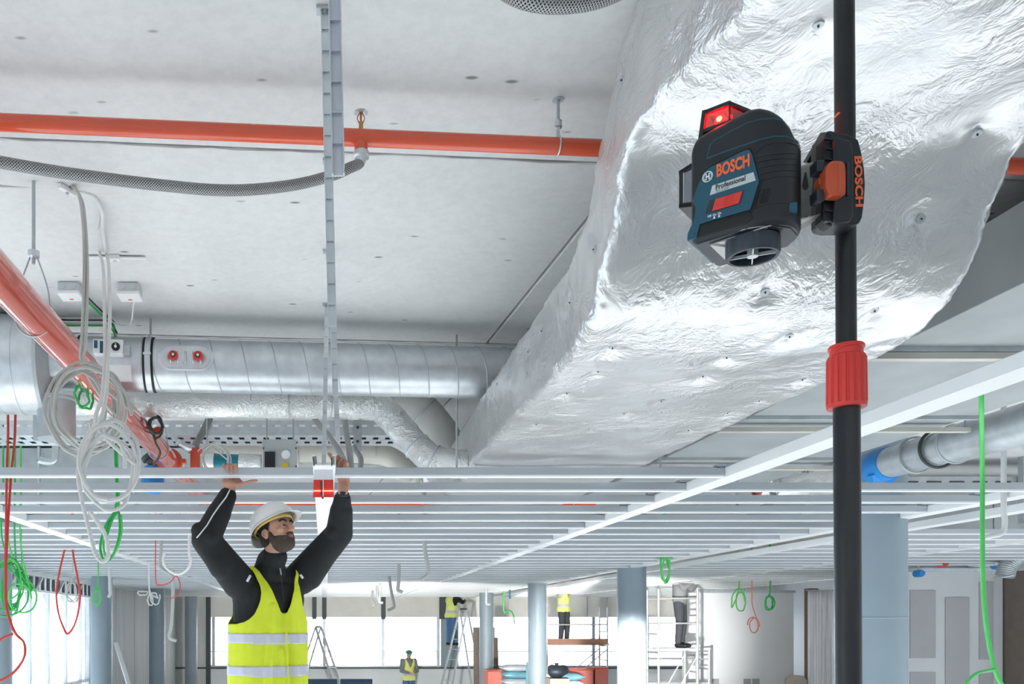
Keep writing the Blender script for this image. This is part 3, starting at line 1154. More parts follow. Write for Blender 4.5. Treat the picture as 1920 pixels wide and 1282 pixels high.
MB().lathe([(0.10, 0), (0.10, 0.20), (0.115, 0.205), (0.115, 0.22)], ep + Vector((0, 0, -0.22)), (0, 0, 1), 40).build('branch_spigot', 'galvanised_dull', dm, smooth=40)

uvz = _uvz
# ================================================================== INSULATED PIPE BELOW THE SPIRAL DUCT
ip = thing('foil_pipe', 'foil-lagged pipe under the spiral duct, elbowing down into the large duct', 'pipe', U(500, 785, 5.25))
path = spline([U(120, 752, 5.2), U(300, 756, 5.2), U(500, 757, 5.22), U(680, 760, 5.25), U(722, 772, 5.25), U(775, 830, 5.2), U(815, 862, 5.15), U(880, 872, 5.1)], 12)
mbq = MB()
mbq.tube(path, 0.086, 30)
nv = len(path) * 30
for i, p in enumerate(mbq.v):
    c = path[min(i // 30, len(path) - 1)]
    n = (p - c).normalized()
    h = 0.006 * noise.noise(p * 9) + 0.005 * (ridged(p, 24.0) - 0.6) + 0.004 * (ridged(p, 50.0) - .5)
    mbq.v[i] = p + n * h
mbq.build('foil_lagging', 'foil_small', ip, smooth=True)
for k, px in enumerate((362, 430, 470, 540, 622)):
    c = U(px, 757, 5.22)
    MB().torus(c, UD + Vector((0, 0, 0.15 * ((k % 2) - 0.5))), 0.085, 0.004, 30, 5).build('wire_tie', 'galvanised_dull', ip, smooth=True)
for j in (62, 72):
    c = path[j]
    MB().torus(c, path[j + 1] - path[j], 0.088, 0.005, 30, 5).build('elbow_seam', 'galvanised', ip, smooth=True)
gp = thing('grey_elbow_duct', 'plain grey duct elbow behind the foil-lagged pipe elbow', 'duct', U(790, 800, 5.9))
MB().tube(spline([U(640, 735, 6.0), U(725, 745, 6.0), U(780, 760, 6.0), U(820, 800, 5.95), U(850, 850, 5.9), U(866, 885, 5.9)], 8), 0.115, 24).build('elbow', 'grey_pipe', gp, smooth=True)
for px, py, dx in ((748, 747, 1), (795, 772, 1), (838, 826, 0.6)):
    MB().torus(U(px, py, 5.98), Vector((1, 0, -dx + 0.1)), 0.117, 0.005, 28, 5).build('joint_ring', 'galvanised_dull', gp, smooth=True)

# ================================================================== GREY SHEET DUCT ON THE RIGHT
gd = thing('rectangular_duct', 'wide plain grey sheet-metal duct beside the foil duct', 'duct', (3.1, 4.5, ZC + 1.2))
for k in range(6):
    y0 = 1.2 + 1.2 * k
    MB().span((2.40, y0 + 0.004, ZC + 1.17), (3.66, y0 + 1.196, ZC + 1.455)).build('duct_section', 'grey_sheet', gd, bevel=0.004)
    if k:
        MB().span((2.38, y0 - 0.012, ZC + 1.15), (3.68, y0 + 0.012, ZC + 1.475)).build('flange', 'galvanised_dull', gd)
for d in (3.62, 4.98, 6.2):
    MB().span((2.30, d - 0.02, ZC + 1.12), (3.76, d + 0.02, ZC + 1.145)).build('support_channel', 'cream_pipe', gd)
    for x in (2.32, 3.0, 3.74):
        MB().cyl((x, d, ZC + (0.86 if x == 3.0 else 1.12)), (x, d, ZC + (1.12 if x == 3.0 else 1.66)), 0.011 if x == 3.0 else 0.006, n=8).build('threaded_rod', 'galvanised_dull', gd)

# round silver duct further right with a wrapped blue end
rd = thing('round_duct', 'long round silver duct with its open end wrapped in blue film', 'duct', (4.35, 6, ZC + 1.14))
cx, cz, r = 3.92, ZC + 1.12, 0.105
MB().cyl((cx, 3.0, cz), (cx, 6.0, cz), r, n=40).build('duct_shell', 'galvanised', rd, smooth=40)
MB().cyl((cx, 4.6, cz), (cx, 5.3, cz), r + 0.012, n=40).build('sleeve', 'galvanised', rd, smooth=40)
for y in (4.6, 5.3, 5.65):
    MB().torus((cx, y, cz), (0, 1, 0), r + 0.013, 0.008, 40, 6).build('joint_ring', 'galvanised_dull', rd, smooth=True)
MB().lathe([(r + 0.006, 0), (r + 0.012, 0.10), (r + 0.004, 0.22), (r * 0.6, 0.25)], (cx, 5.9, cz), (0, 1, 0), 24).build('blue_film', 'blue_wrap', rd, smooth=60)
MB().prism([(cx - 0.1, 5.95, cz - 0.08), (cx + 0.1, 5.95, cz - 0.08), (cx + 0.03, 6.0, cz - 0.17), (cx - 0.05, 6.0, cz - 0.15)], (0, 0.06, 0)).build('film_flap', 'blue_wrap', rd)
MB().torus((cx, 5.45, cz), (0, 1, 0), r + 0.014, 0.010, 40, 6).build('pipe_clip', 'cable_dark', rd, smooth=True)
MB().cyl((cx, 5.45, cz + r), (cx, 5.45, Z_SLAB), 0.008, n=8).build('threaded_rod', 'galvanised', rd)
MB().cyl((cx + 0.10, 4.85, cz - 0.05), (cx + 0.30, 4.75, cz - 0.26), 0.075, n=24).build('branch_pipe', 'galvanised_dull', rd, smooth=40)
# ================================================================== SPRINKLER PIPE
# runs across under the slab: depth 2.56 m at the frame's left edge, 2.70 m where it meets the duct
def pipe_pt(x):
    return Vector((x, 2.645 + 0.075 * x, ZC + 1.512))


spk = thing('sprinkler_pipe', 'orange-red sprinkler pipe running across just below the concrete slab', 'pipe', pipe_pt(0) - Vector((0, 0, 0.026)))
MB().cyl(pipe_pt(-3.5), pipe_pt(5.5), 0.0255, n=32).build('pipe_run', 'red_pipe', spk, smooth=40)
# clip hanger on the right
hx = 0.74
p = pipe_pt(hx)
MB().torus(p, UD, 0.0275, 0.003, 28, 6).build('pipe_clip', 'galvanised', spk, smooth=True)
MB().cyl(p + Vector((0, 0, 0.026)), Vector((p.x, p.y, Z_SLAB)), 0.005, n=10).build('hanger_rod', 'galvanised_dull', spk)
MB().lathe([(0.006, 0), (0.013, 0.004), (0.011, 0.02), (0.013, 0.024), (0.006, 0.03)], p + Vector((0, 0, 0.055)), (0, 0, 1), 14).build('swivel_nut', 'galvanised', spk, smooth=40)
MB().beam(p + Vector((0, 0, 0.026)), p + Vector((0, 0, 0.058)), 0.018, 0.006).build('clip_neck', 'galvanised', spk)
MB().cyl(Vector((p.x, p.y, Z_SLAB - 0.003)), Vector((p.x, p.y, Z_SLAB)), 0.018, n=16).build('ceiling_washer', 'galvanised_dull', spk)
# upright sprinkler head
sx = 0.114
p = pipe_pt(sx)
sh = MB().cyl(p + Vector((0, 0, 0.024)), p + Vector((0, 0, 0.05)), 0.008, 0.006, 10).build('sprinkler_head', 'brass', spk, smooth=40)
MB().lathe([(0.022, 0), (0.020, 0.002), (0.004, 0.005)], p + Vector((0, 0, 0.078)), (0, 0, 1), 24).build('deflector', 'galvanised', sh, smooth=40)
for k in range(12):
    t = 2 * math.pi * k / 12
    MB().box(p + Vector((0.019 * math.cos(t), 0.019 * math.sin(t), 0.078)), (0.006, 0.003, 0.0015), Matrix.Rotation(t, 3, 'Z')).build('deflector_tooth', 'galvanised', sh)
for s in (-1, 1):
    MB().tube(spline([p + Vector((s * 0.006, 0, 0.045)), p + Vector((s * 0.011, 0, 0.062)), p + Vector((s * 0.002, 0, 0.079))], 5), 0.0018, 6).build('yoke_arm', 'brass', sh)
MB().cyl(p + Vector((0, 0, 0.05)), p + Vector((0, 0, 0.078)), 0.003, n=8).build('bulb', 'red_fitting', sh)
# outlet under the pipe and the braided hose
MB().cyl(p - Vector((0, 0, 0.02)), p - Vector((0, 0.004, 0.05)), 0.021, n=20).build('outlet', 'red_pipe', spk, smooth=40)
cp = p - Vector((0, 0.006, 0.048))
MB().lathe([(0.020, 0), (0.025, 0.003), (0.025, 0.018), (0.020, 0.022), (0.017, 0.03)], cp, Vector((0, -0.15, -1)), 24).build('outlet_nut', 'galvanised', spk, smooth=40)
h0 = cp - Vector((0, 0.004, 0.026))
hp = [h0, h0 + Vector((-0.008, -0.006, -0.016)), U(655, 315, 2.60), U(625, 328, 2.58), U(560, 345, 2.55), U(480, 355, 2.5), U(400, 356, 2.45), U(300, 347, 2.4), U(200, 335, 2.35), U(100, 321, 2.3), U(0, 304, 2.25), U(-160, 276, 2.2), U(-420, 240, 2.15), U(-640, 190, 2.1), Vector((-1.75, 2.1, Z_SLAB))]
hose = thing('braided_hose', 'braided steel hose sagging from the sprinkler pipe outlet', 'hose', U(400, 370, 2.45))
MB().tube(spline(hp, 14), 0.0158, 24, uvs=True).build('braided_sleeve', 'braided_steel', hose, smooth=True)
MB().cyl(h0 + Vector((0, 0, 0.006)), h0 + Vector((-0.004, -0.003, -0.012)), 0.0175, n=20).build('crimp_ferrule', 'galvanised', hose, smooth=40)
h2 = thing('braided_hose', 'braided steel hose dipping into view at the top edge beside the duct', 'hose', U(1050, 18, 1.9))
MB().tube(spline([Vector((U(800, -140, 2.05).x, 2.05, Z_SLAB)), U(828, -150, 2.05), U(860, -90, 2.0), U(930, -28, 1.95), U(985, 1, 1.9), U(1050, 9, 1.9), U(1115, 1, 1.92), U(1170, -20, 1.95), Vector((0.74, 1.98, ZC + 1.50)), Vector((0.77, 2.0, ZC + 1.58)), Vector((0.77, 2.0, Z_SLAB))], 14), 0.0185, 28, uvs=True).build('braided_sleeve', 'braided_steel', h2, smooth=True)

# ================================================================== BIG RED MAIN PIPE
main = thing('main_pipe', 'thick glossy red water main running away from the camera', 'pipe', (-1.09, 4, ZC + 1.08))
X0, Z0, RM = -1.09, ZC + 1.15, 0.066
MB().cyl((X0 + 0.02, 1.0, Z0), (X0 - 0.0, 6.05, Z0 - 0.0), RM, n=56).build('pipe_run', 'red_pipe_gloss', main, smooth=40)
MB().lathe([(RM, 0), (RM + 0.022, 0.002), (RM + 0.022, 0.05), (RM, 0.052)], (X0, 6.0, Z0), (0, 1, 0), 40).build('flange_coupling', 'red_fitting', main, smooth=40)
for s in (-1, 1):
    MB().box((X0 + s * (RM + 0.03), 6.026, Z0), (0.035, 0.05, 0.03)).build('coupling_lug', 'red_fitting', main, bevel=0.004)
MB().cyl((X0, 6.04, Z0), (X0 - 0.02, 9.5, Z0 - 0.02), RM, n=40).build('pipe_run', 'red_pipe_gloss', main, smooth=40)
MB().lathe([(0.022, 0), (0.03, 0.02), (0.026, 0.05)], (X0 + RM * 0.8, 5.2, Z0 + 0.02), (1, 0, 0.2), 20).build('side_outlet', 'red_fitting', main, smooth=40)
for y in (3.2, 5.6):
    MB().torus((X0, y, Z0), (0, 1, 0.05), RM + 0.004, 0.004, 40, 6).build('wire_band', 'galvanised_dull', main, smooth=True)
    pts = spline([(X0 + RM, y, Z0 + 0.02), (X0 + 0.05, y, Z0 + 0.12), (X0 + 0.01, y, Z0 + 0.235)], 6)
    MB().tube(pts, 0.003, 6).build('strap_wire', 'galvanised_dull', main)
    pts = spline([(X0 - RM, y, Z0 + 0.02), (X0 - 0.05, y, Z0 + 0.12), (X0 - 0.01, y, Z0 + 0.235)], 6)
    MB().tube(pts, 0.003, 6).build('strap_wire', 'galvanised_dull', main)
    MB().cyl((X0, y, Z0 + 0.20), (X0, y, Z_SLAB), 0.007, n=12).build('threaded_rod', 'galvanised_dull', main, smooth=40)
    MB().lathe([(0.012, 0), (0.022, 0.004), (0.022, 0.026), (0.012, 0.03)], (X0, y, Z0 + 0.222), (0, 0, 1), 16).build('strap_nut', 'galvanised', main, smooth=40)

# small upright riser with a braided hose near the main
rs = thing('riser_fitting', 'short red riser fitting below a braided hose near the red main', 'pipe', U(366, 880, 6.1))
MB().cyl(U(366, 884, 6.1), U(366, 846, 6.1), 0.036, n=20).build('riser', 'red_fitting', rs, smooth=40)
MB().cyl(U(366, 849, 6.1), U(366, 841, 6.1), 0.05, n=20).build('flange', 'red_fitting', rs, smooth=40)
MB().tube(spline([U(366, 842, 6.1), U(368, 832, 6.1), U(378, 815, 6.15), U(392, 786, 6.2), U(402, 762, 6.25)], 8), 0.026, 16, uvs=True).build('braided_hose', 'braided_steel', rs, smooth=True)
MB().tube(spline([U(366, 842, 6.1), U(350, 838, 6.05), U(332, 828, 6.0)], 6), 0.026, 14).build('elbow', 'galvanised', rs, smooth=True)
bc = thing('blue_cap_valve', 'blue wrapped valve cap beside the red main flange', 'valve', U(290, 925, 6.3))
MB().lathe([(0.05, 0), (0.085, 0.02), (0.085, 0.16), (0.06, 0.20)], U(285, 925, 6.3), (0.05, 0, 1), 20).build('cap', 'blue_wrap', bc, smooth=40)
MB().lathe([(0.05, 0), (0.05, 0.14), (0.07, 0.15), (0.07, 0.18)], U(305, 890, 6.3), (-0.4, 0, 0.6), 18).build('neck', 'cable_dark', bc, smooth=40)

MB().cyl(U(300, 890, 6.3), Vector((U(300, 890, 6.3).x, 6.3, Z_SLAB)), 0.008, n=8).build('hanger_rod', 'galvanised_dull', bc)
# second red pipe far in the plenum, seen between the slats
MB_r = MB().cyl((-4.4, 8.2, ZC + 1.155), (2.6, 8.2, ZC + 1.155), 0.035, n=18)
tag(MB_r.build('branch_pipe', 'red_pipe', None, smooth=40), 'thin red pipe above the slats behind the worker helmet', 'pipe')

# ================================================================== CABLE TRAY
tray = thing('cable_tray', 'perforated galvanised cable tray running across behind the foil pipe', 'cable tray', U(300, 835, 6.4))
TY0, TY1, TZ = 6.20, 6.56, ZC + 1.375
tx0, tx1 = -3.2, 0.85
MB().span((tx0, TY0, TZ + 0.075), (tx1, TY0 + 0.004, TZ + 0.105)).build('side_upper', 'galvanised', tray)
MB().span((tx0, TY0, TZ), (tx1, TY0 + 0.004, TZ + 0.058)).build('side_lower', 'galvanised', tray)
MB().span((tx0, TY1, TZ), (tx1, TY1 + 0.004, TZ + 0.105)).build('side_rear', 'galvanised', tray)
for y0, y1 in ((TY0, TY0 + 0.07), (TY0 + 0.15, TY0 + 0.21), (TY0 + 0.29, TY1)):
    MB().span((tx0, y0, TZ - 0.003), (tx1, y1, TZ)).build('base_strip', 'galvanised', tray)
s1 = MB().span((tx0, TY0, TZ + 0.058), (tx0 + 0.05, TY0 + 0.004, TZ + 0.075)).build('side_web', 'galvanised', tray)
s2 = MB().span((tx0, TY0 + 0.07, TZ - 0.003), (tx0 + 0.05, TY0 + 0.15, TZ)).build('base_web', 'galvanised', tray)
s3 = MB().span((tx0 + 0.03, TY0 + 0.21, TZ - 0.003), (tx0 + 0.08, TY0 + 0.29, TZ)).build('base_web', 'galvanised', tray)
for k in range(1, 45):
    for s in (s1, s2, s3):
        copy_piece(s, tray, (0.09 * k, 0, 0))
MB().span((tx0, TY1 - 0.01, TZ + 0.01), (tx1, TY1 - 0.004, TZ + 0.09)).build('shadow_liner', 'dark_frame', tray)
for x in (0.24,):
    MB().span((x - 0.03, TY0 - 0.06, TZ - 0.13), (x + 0.03, TY0 - 0.02, Z_SLAB)).build('support_post', 'galvanised_dull', tray)
    for z in (0.0, 0.1, 0.2):
        MB().cyl((x, TY0 - 0.066, TZ - 0.06 + z), (x, TY0 - 0.058, TZ - 0.06 + z), 0.010, n=10).build('post_hole', 'cable_dark', tray)
MB().span((-2.1, TY0 - 0.05, TZ - 0.05), (-2.04, TY0 - 0.01, Z_SLAB)).build('support_post', 'galvanised_dull', tray)
tr2 = thing('cable_tray', 'short dark cable tray between the grey elbow and the foil duct', 'cable tray', U(830, 775, 6.6))
MB().span(U(795, 752, 6.7), U(940, 768, 6.72)).build('side', 'galvanised_dull', tr2)
for k in range(6):
    MB().box(U(815 + 22 * k, 760, 6.69), (0.05, 0.012, 0.014)).build('slot', 'cable_dark', tr2)
MB().span(U(795, 768, 6.7), U(940, 768, 6.95)).build('base', 'galvanised', tr2)

# tiny services under the tray: control unit, teal wrap, beige pipe, loose hoses
cu = thing('control_unit', 'grey control box with a black hatch and yellow sticker under the tray', 'control box', U(520, 882, 5.9))
MB().span(U(492, 884, 5.8), U(557, 838, 6.05)).build('casing', 'box_grey', cu, bevel=0.004)
MB().span(U(496, 876, 5.77), U(516, 848, 5.8)).build('hatch', 'black_plastic', cu, bevel=0.003)
MB().span(U(529, 885, 5.785), U(540, 868, 5.8)).build('warning_sticker', 'yellow_label', cu)
MB().cyl(U(536, 852, 5.8), U(536, 852, 5.785), 0.03, n=24).build('round_sticker', 'white_ink', cu)
for px, py in ((494, 840), (555, 840), (555, 874)):
    MB().cyl(U(px, py, 5.8), U(px, py, 5.79), 0.006, n=8).build('screw', 'cable_dark', cu)
for px in (500, 550):
    MB().cyl(U(px, 840, 5.9), Vector((U(px, 840, 5.9).x, 5.9, Z_SLAB)), 0.006, n=8).build('hanger_rod', 'galvanised_dull', cu)
tw = thing('teal_wrapped_pipe', 'short pipe wrapped in teal film above the worker raised right hand', 'pipe', U(425, 880, 5.9))
MB().cyl(U(401, 864, 5.9), U(449, 866, 5.9), 0.052, n=26).build('teal_film', 'teal_wrap', tw, smooth=40)
MB().cyl(U(380, 863, 5.9), U(402, 864, 5.9), 0.06, n=20).build('foil_end', 'foil_small', tw, smooth=40)
MB().cyl(U(448, 866, 5.9), U(490, 868, 5.9), 0.06, n=20).build('foil_end', 'foil_small', tw, smooth=40)
MB().cyl(U(388, 860, 5.9), Vector((U(388, 860, 5.9).x, 5.9, Z_SLAB)), 0.006, n=8).build('hanger_rod', 'galvanised_dull', tw)
bp = thing('beige_pipe', 'beige lagged pipe behind the grey control box', 'pipe', U(600, 870, 7.0))
MB().tube(spline([U(360, 846, 7.0), U(480, 847, 7.0), U(600, 847, 7.0), U(700, 850, 7.0), U(740, 862, 7.0), U(780, 900, 6.9)], 8), 0.085, 22).build('lagging', 'cream_pipe', bp, smooth=True)
for px in (420, 560, 650, 704):
    MB().torus(U(px, 848, 7.0), (1, 0, 0), 0.086, 0.004, 24, 5).build('seam', 'grey_pipe', bp, smooth=True)
fw = thing('white_foil_pipe', 'pale foil pipe seen low behind the beige lagged pipe', 'pipe', U(650, 885, 7.6))
MB().tube(spline([U(560, 878, 7.6), U(680, 880, 7.6), U(760, 885, 7.5), U(850, 900, 7.4)], 8), 0.075, 20).build('lagging', 'foil_small', fw, smooth=True)
MB().torus(U(680, 880, 7.6), (1, 0, 0), 0.077, 0.004, 24, 5).build('seam', 'galvanised', fw, smooth=True)
for lab, pts, r in (('grey flexible conduit slanting down behind the worker left hand', [U(590, 786, 6.0), U(612, 812, 5.9), U(633, 842, 5.6), U(648, 872, 5.3), U(652, 892, 5.2)], 0.020),
                    ('grey flexible conduit dropping beside the tray support post', [U(646, 786, 6.0), U(650, 815, 5.8), U(656, 850, 5.5), U(659, 890, 5.3)], 0.020),
                    ('short grey conduit hooking down right of the worker left hand', [U(664, 838, 6.15), U(667, 846, 6.08), U(672, 851, 6.0), U(677, 864, 5.8), U(674, 892, 5.6)], 0.019)):
    tag(MB().tube(spline(pts, 8), r, 12).build('flexible_conduit', 'conduit_grey', None, smooth=True), lab, 'conduit', 'loose conduits by the raised hand')
# grey ventilation box behind the main pipe
vb = thing('ventilation_box', 'pale grey-green sheet-metal box behind the red main at the left edge', 'duct', (-2.9, 8.0, ZC + 1.0))
for k in range(4):
    x0 = -4.4 + 0.88 * k
    MB().span((x0 + 0.004, 7.9, ZC + 1.12), (x0 + 0.876, 8.1, Z_SLAB - 0.03)).build('side_panel', 'galvanised_dull', vb)
    MB().span((x0 - 0.01, 7.88, ZC + 1.10), (x0 + 0.01, 8.11, Z_SLAB - 0.02)).build('flange', 'galvanised', vb)
wn = thing('drain_elbow', 'small galvanised pipe elbow hanging before the grey ventilation box', 'pipe', U(90, 870, 7.4))
MB().tube(spline([U(104, 838, 7.4), U(104, 850, 7.4), U(102, 862, 7.4), U(92, 866, 7.4), U(72, 862, 7.4)], 6), 0.03, 14).build('elbow', 'galvanised', wn, smooth=True)
MB().cyl(U(104, 838, 7.4), Vector((U(104, 838, 7.4).x, 7.4, Z_SLAB)), 0.03, n=14).build('riser', 'galvanised', wn, smooth=40)

# ================================================================== SLOTTED HANGERS OVER THE CENTRE RAIL
hang = [(1.56, [(625, -120), (634, 330)], 0.021, 'nearest'), (2.30, [(609, 18), (623, 612)], 0.021, 'second'), (3.05, [(617, 298), (629, 742)], 0.019, 'third'),
        (3.79, [(615, 470), (634, 824)], 0.019, 'fourth'), (4.42, [(613, 570), (607, 874)], 0.020, 'last')]
hl = ['pale slotted hanger strip in front of the sprinkler pipe, the nearest and widest',
      'grey slotted hanger crossing the sprinkler pipe just left of the widest strip',
      'slotted hanger whose head fixing sits just below the braided hose',
      'slotted hanger hidden mostly behind the nearer strips, reaching the foil pipe',
      'slotted hanger ending at the red laser target by the worker hand']
for (d, ((xa, ya), (xb, yb)), w, nm), lab in zip(hang, hl):
    a = U(xa, ya, d); b = U(xb, yb, d)
    if d < 2 or a.z > Z_SLAB:
        a = b + (a - b) * ((Z_SLAB - b.z) / (a.z - b.z))
    h = thing('hanger_strip', lab, 'hanger', b, 'slotted hangers over the centre rail')
    tot = (b - a).length
    n = max(3, int(tot / 0.055))
    dirv = (b - a).normalized()
    main_s = MB().beam(a, b, w, 0.004, up=(0, 1, 0)).build('strip', 'galvanised_pale' if d < 2 else 'galvanised', h)
    side = dirv.cross(Vector((0, 1, 0))).normalized()
    for s in (-1, 1):
        MB().beam(a + side * (s * w / 2) - Vector((0, .004, 0)), b + side * (s * w / 2) - Vector((0, .004, 0)), 0.0025, 0.012, up=(0, 1, 0)).build('folded_edge', 'galvanised_pale' if d < 2 else 'galvanised', h)
    for k in range(1, n):
        p = a.lerp(b, k / n) - Vector((0, 0.005, 0))
        MB().beam(p - side * (w * 0.46), p + side * (w * 0.46), 0.002, 0.007, up=(0, 1, 0)).build('rung', 'galvanised_pale' if d < 2 else 'galvanised', h)
    MB().box(Vector((a.x, a.y, Z_SLAB - 0.005)), (0.045, 0.03, 0.01)).build('head_plate', 'galvanised_dull', h)
    MB().cyl(Vector((a.x, a.y, Z_SLAB - 0.018)), Vector((a.x, a.y, Z_SLAB - 0.008)), 0.009, n=6).build('head_bolt', 'galvanised_dull', h)

# ================================================================== JUNCTION BOXES ON THE SLAB
jl = ['grey junction box on the slab nearer the red main, fed by green cable', 'grey junction box on the slab with a single white cable loop']
jb_pos = []
for (px, py), lab in zip(((127, 527), (239, 528)), jl):
    d = 1600 * 1.66 / (1170 - py)
    c = Vector(((px - 608) / 1600 * d, d + 0.05, Z_SLAB))
    j = thing('junction_box', lab, 'junction box', c, 'junction boxes on the slab')
    MB().box(c + Vector((0, 0, -0.022)), (0.102, 0.10, 0.044)).build('box_body', 'box_grey', j, bevel=0.006)
    MB().box(c + Vector((0, 0, -0.052)), (0.108, 0.106, 0.018)).build('lid', 'pvc_white', j, bevel=0.004)
    for s in (-0.026, 0.026):
        MB().cyl(c + Vector((s, -0.049, -0.022)), c + Vector((s, -0.053, -0.022)), 0.015, n=20).build('knockout', 'box_grey', j, smooth=40)
    MB().box(c + Vector((-0.002, 0.02, -0.0612)), (0.02, 0.012, 0.0012)).build('red_mark', 'red_plastic', j)
    jb_pos.append(c)
# long plastic cable holder screwed to the slab
ch = thing('cable_holder', 'white plastic cable holder bar screwed to the slab', 'cable holder', U(215, 480, 3.84))
c = Vector((U(215, 478, 3.84).x, 3.84, Z_SLAB))
MB().beam(c + Vector((-0.135, 0, -0.010)), c + Vector((0.135, 0.01, -0.010)), 0.02, 0.006).build('arm', 'pvc_white', ch)
MB().box(c + Vector((0, 0, -0.012)), (0.045, 0.03, 0.024)).build('screw_block', 'pvc_white', ch, bevel=0.004)
MB().cyl(c + Vector((0, 0, -0.028)), c + Vector((0, 0, -0.022)), 0.007, n=10).build('screw', 'galvanised', ch)
cc = thing('cable_clip', 'small white cable clip on the slab below the braided hose', 'cable clip', U(126, 352, 3.22))
c = Vector((U(126, 352, 3.24).x, 3.24, Z_SLAB))
MB().beam(c + Vector((-0.02, -0.035, -0.012)), c + Vector((0.02, 0.035, -0.012)), 0.02, 0.02).build('clip_body', 'pvc_white', cc, bevel=0.003)
MB().cyl(c + Vector((0, 0, -0.03)), c + Vector((0, 0, -0.02)), 0.006, n=10).build('screw', 'galvanised', cc)


# ================================================================== CABLES
def cable(name, label, pts, r, mat, cat='cable', group=None, n=10, closed=False, seg=8, hang=False):
    pts = [Vector(p) for p in pts]
    if hang:
        i = 0 if pts[0].z > pts[-1].z else -1
        t = pts[i]
        up = [Vector((t.x, t.y, Z_SLAB)), Vector((t.x, t.y, (Z_SLAB + t.z) / 2))]
        pts = up + pts if i == 0 else pts + up[::-1]
    o = MB().tube(spline(pts, n, closed), r, seg, closed=closed).build(name, mat, None, smooth=True)
    return tag(o, label, cat, group)


def coil(c, rx, rz, turns, jit, seed, tilt=0.3, ay=0.04):
    rr = random.Random(seed)
    out = []
    for k in range(int(turns * 14)):
        t = 2 * math.pi * k / 14
        j = 1 + jit * math.sin(t * 0.61 + seed)
        out.append(Vector(c) + Vector((rx * j * math.cos(t) + rr.uniform(-.006, .006), ay * math.sin(t * 0.5 + seed) + tilt * rx * math.cos(t),
                                       rz * j * math.sin(t) + rr.uniform(-.006, .006))))
    return out


# looped bundle of pale cables in front of the red main
cable('cable', 'pale grey cable hanging from the slab clip, leftmost strand of the looped bundle',
      [U(-60, 336, 3.2), U(0, 339, 3.22), U(70, 341, 3.24), U(126, 345, 3.24), U(146, 362, 3.2), U(155, 410, 3.15), U(158, 480, 3.12), U(157, 560, 3.1), U(154, 630, 3.1), U(156, 688, 3.1)]
      + coil(U(150, 770, 3.1), 0.105, 0.15, 2.2, 0.10, 1), 0.006, 'cable_grey', group='pale cables looped before the red main')
cable('cable', 'pale grey cable hanging from the slab clip, second strand of the looped bundle',
      [U(-60, 350, 3.2), U(0, 349, 3.23), U(70, 350, 3.25), U(130, 352, 3.25), U(152, 372, 3.2), U(160, 420, 3.15), U(164, 500, 3.12), U(163, 580, 3.1), U(161, 640, 3.1), U(163, 692, 3.1)]
      + coil(U(168, 762, 3.08), 0.115, 0.145, 2.3, 0.12, 2), 0.006, 'cable_grey', group='pale cables looped before the red main')
cable('cable', 'white cable passing over the cable holder, ending in the lower round loop',
      [U(128, 350, 3.26), U(165, 358, 3.3), U(186, 384, 3.4), U(184, 420, 3.55), U(181, 445, 3.7), U(187, 476, 3.8), U(193, 500, 3.6), U(196, 580, 3.2), U(197, 660, 3.05), U(192, 740, 3.02), U(182, 800, 3.0)]
      + coil(U(203, 868, 3.0), 0.095, 0.14, 2.1, 0.10, 3), 0.0075, 'cable_white', group='pale cables looped before the red main')
cable('cable', 'white cable passing over the cable holder, hanging lowest beside the green loop',
      [U(129, 354, 3.26), U(172, 366, 3.3), U(191, 396, 3.4), U(193, 430, 3.55), U(196, 455, 3.7), U(200, 478, 3.8), U(204, 500, 3.6), U(206, 580, 3.2), U(203, 660, 3.05), U(196, 760, 2.98), U(168, 830, 2.97), U(147, 880, 2.96),
       U(152, 930, 2.95), U(165, 985, 2.95), U(178, 1035, 2.95), U(192, 1052, 2.95), U(203, 1040, 2.95), U(196, 1000, 2.95), U(168, 958, 2.95)], 0.0075, 'cable_white', group='pale cables looped before the red main')
cable('cable', 'white cable loop tied low in the middle of the pale bundle', coil(U(200, 880, 2.99), 0.075, 0.12, 1.9, 0.12, 5), 0.007, 'cable_white', group='pale cables looped before the red main')
cable('cable', 'pale grey cable ring at the upper coil beside the red main', coil(U(172, 772, 3.06), 0.12, 0.15, 1.6, 0.08, 8), 0.006, 'cable_grey', group='pale cables looped before the red main')
cable('cable_tie', 'white cable tie knotted where the two pale coils meet', coil(U(180, 806, 3.03), 0.03, 0.028, 1.6, 0.1, 6), 0.004, 'cable_white', 'cable tie')
cable('cable', 'thin white cable dropping from the right junction box', [jb_pos[1] + Vector((0.045, 0.03, -0.05)), U(251, 568, 4.3), U(247, 600, 4.4), U(238, 610, 4.5), U(215, 606, 4.55), U(200, 590, 4.6)], 0.004, 'cable_white')
cable('cable', 'green cable running from the left junction box to the duct', [jb_pos[0] + Vector((0.05, 0.02, -0.03)), U(165, 565, 4.3), U(190, 590, 4.45), U(212, 606, 4.6), U(216, 640, 4.62)], 0.006, 'cable_green')
cable('cable', 'dark cable beside the green one from the left junction box', [jb_pos[0] + Vector((0.05, 0.03, -0.02)), U(170, 563, 4.32), U(196, 588, 4.47), U(214, 604, 4.62)], 0.005, 'cable_dark')
for k, (dy, m, lab) in enumerate(((0, 'cable_dark', 'thin dark cable along the slab joint above the red main'), (6, 'cable_white', 'thin white cable along the slab joint above the red main'),
                                  (10, 'cable_green', 'green cable along the slab joint above the red main'))):
    cable('cable', lab, [U(95, 598 + dy, 4.62), U(130, 600 + dy, 4.62), U(170, 600 + dy, 4.62), U(205, 603 + dy, 4.62), U(220, 625 + dy, 4.62)], 0.005, m)
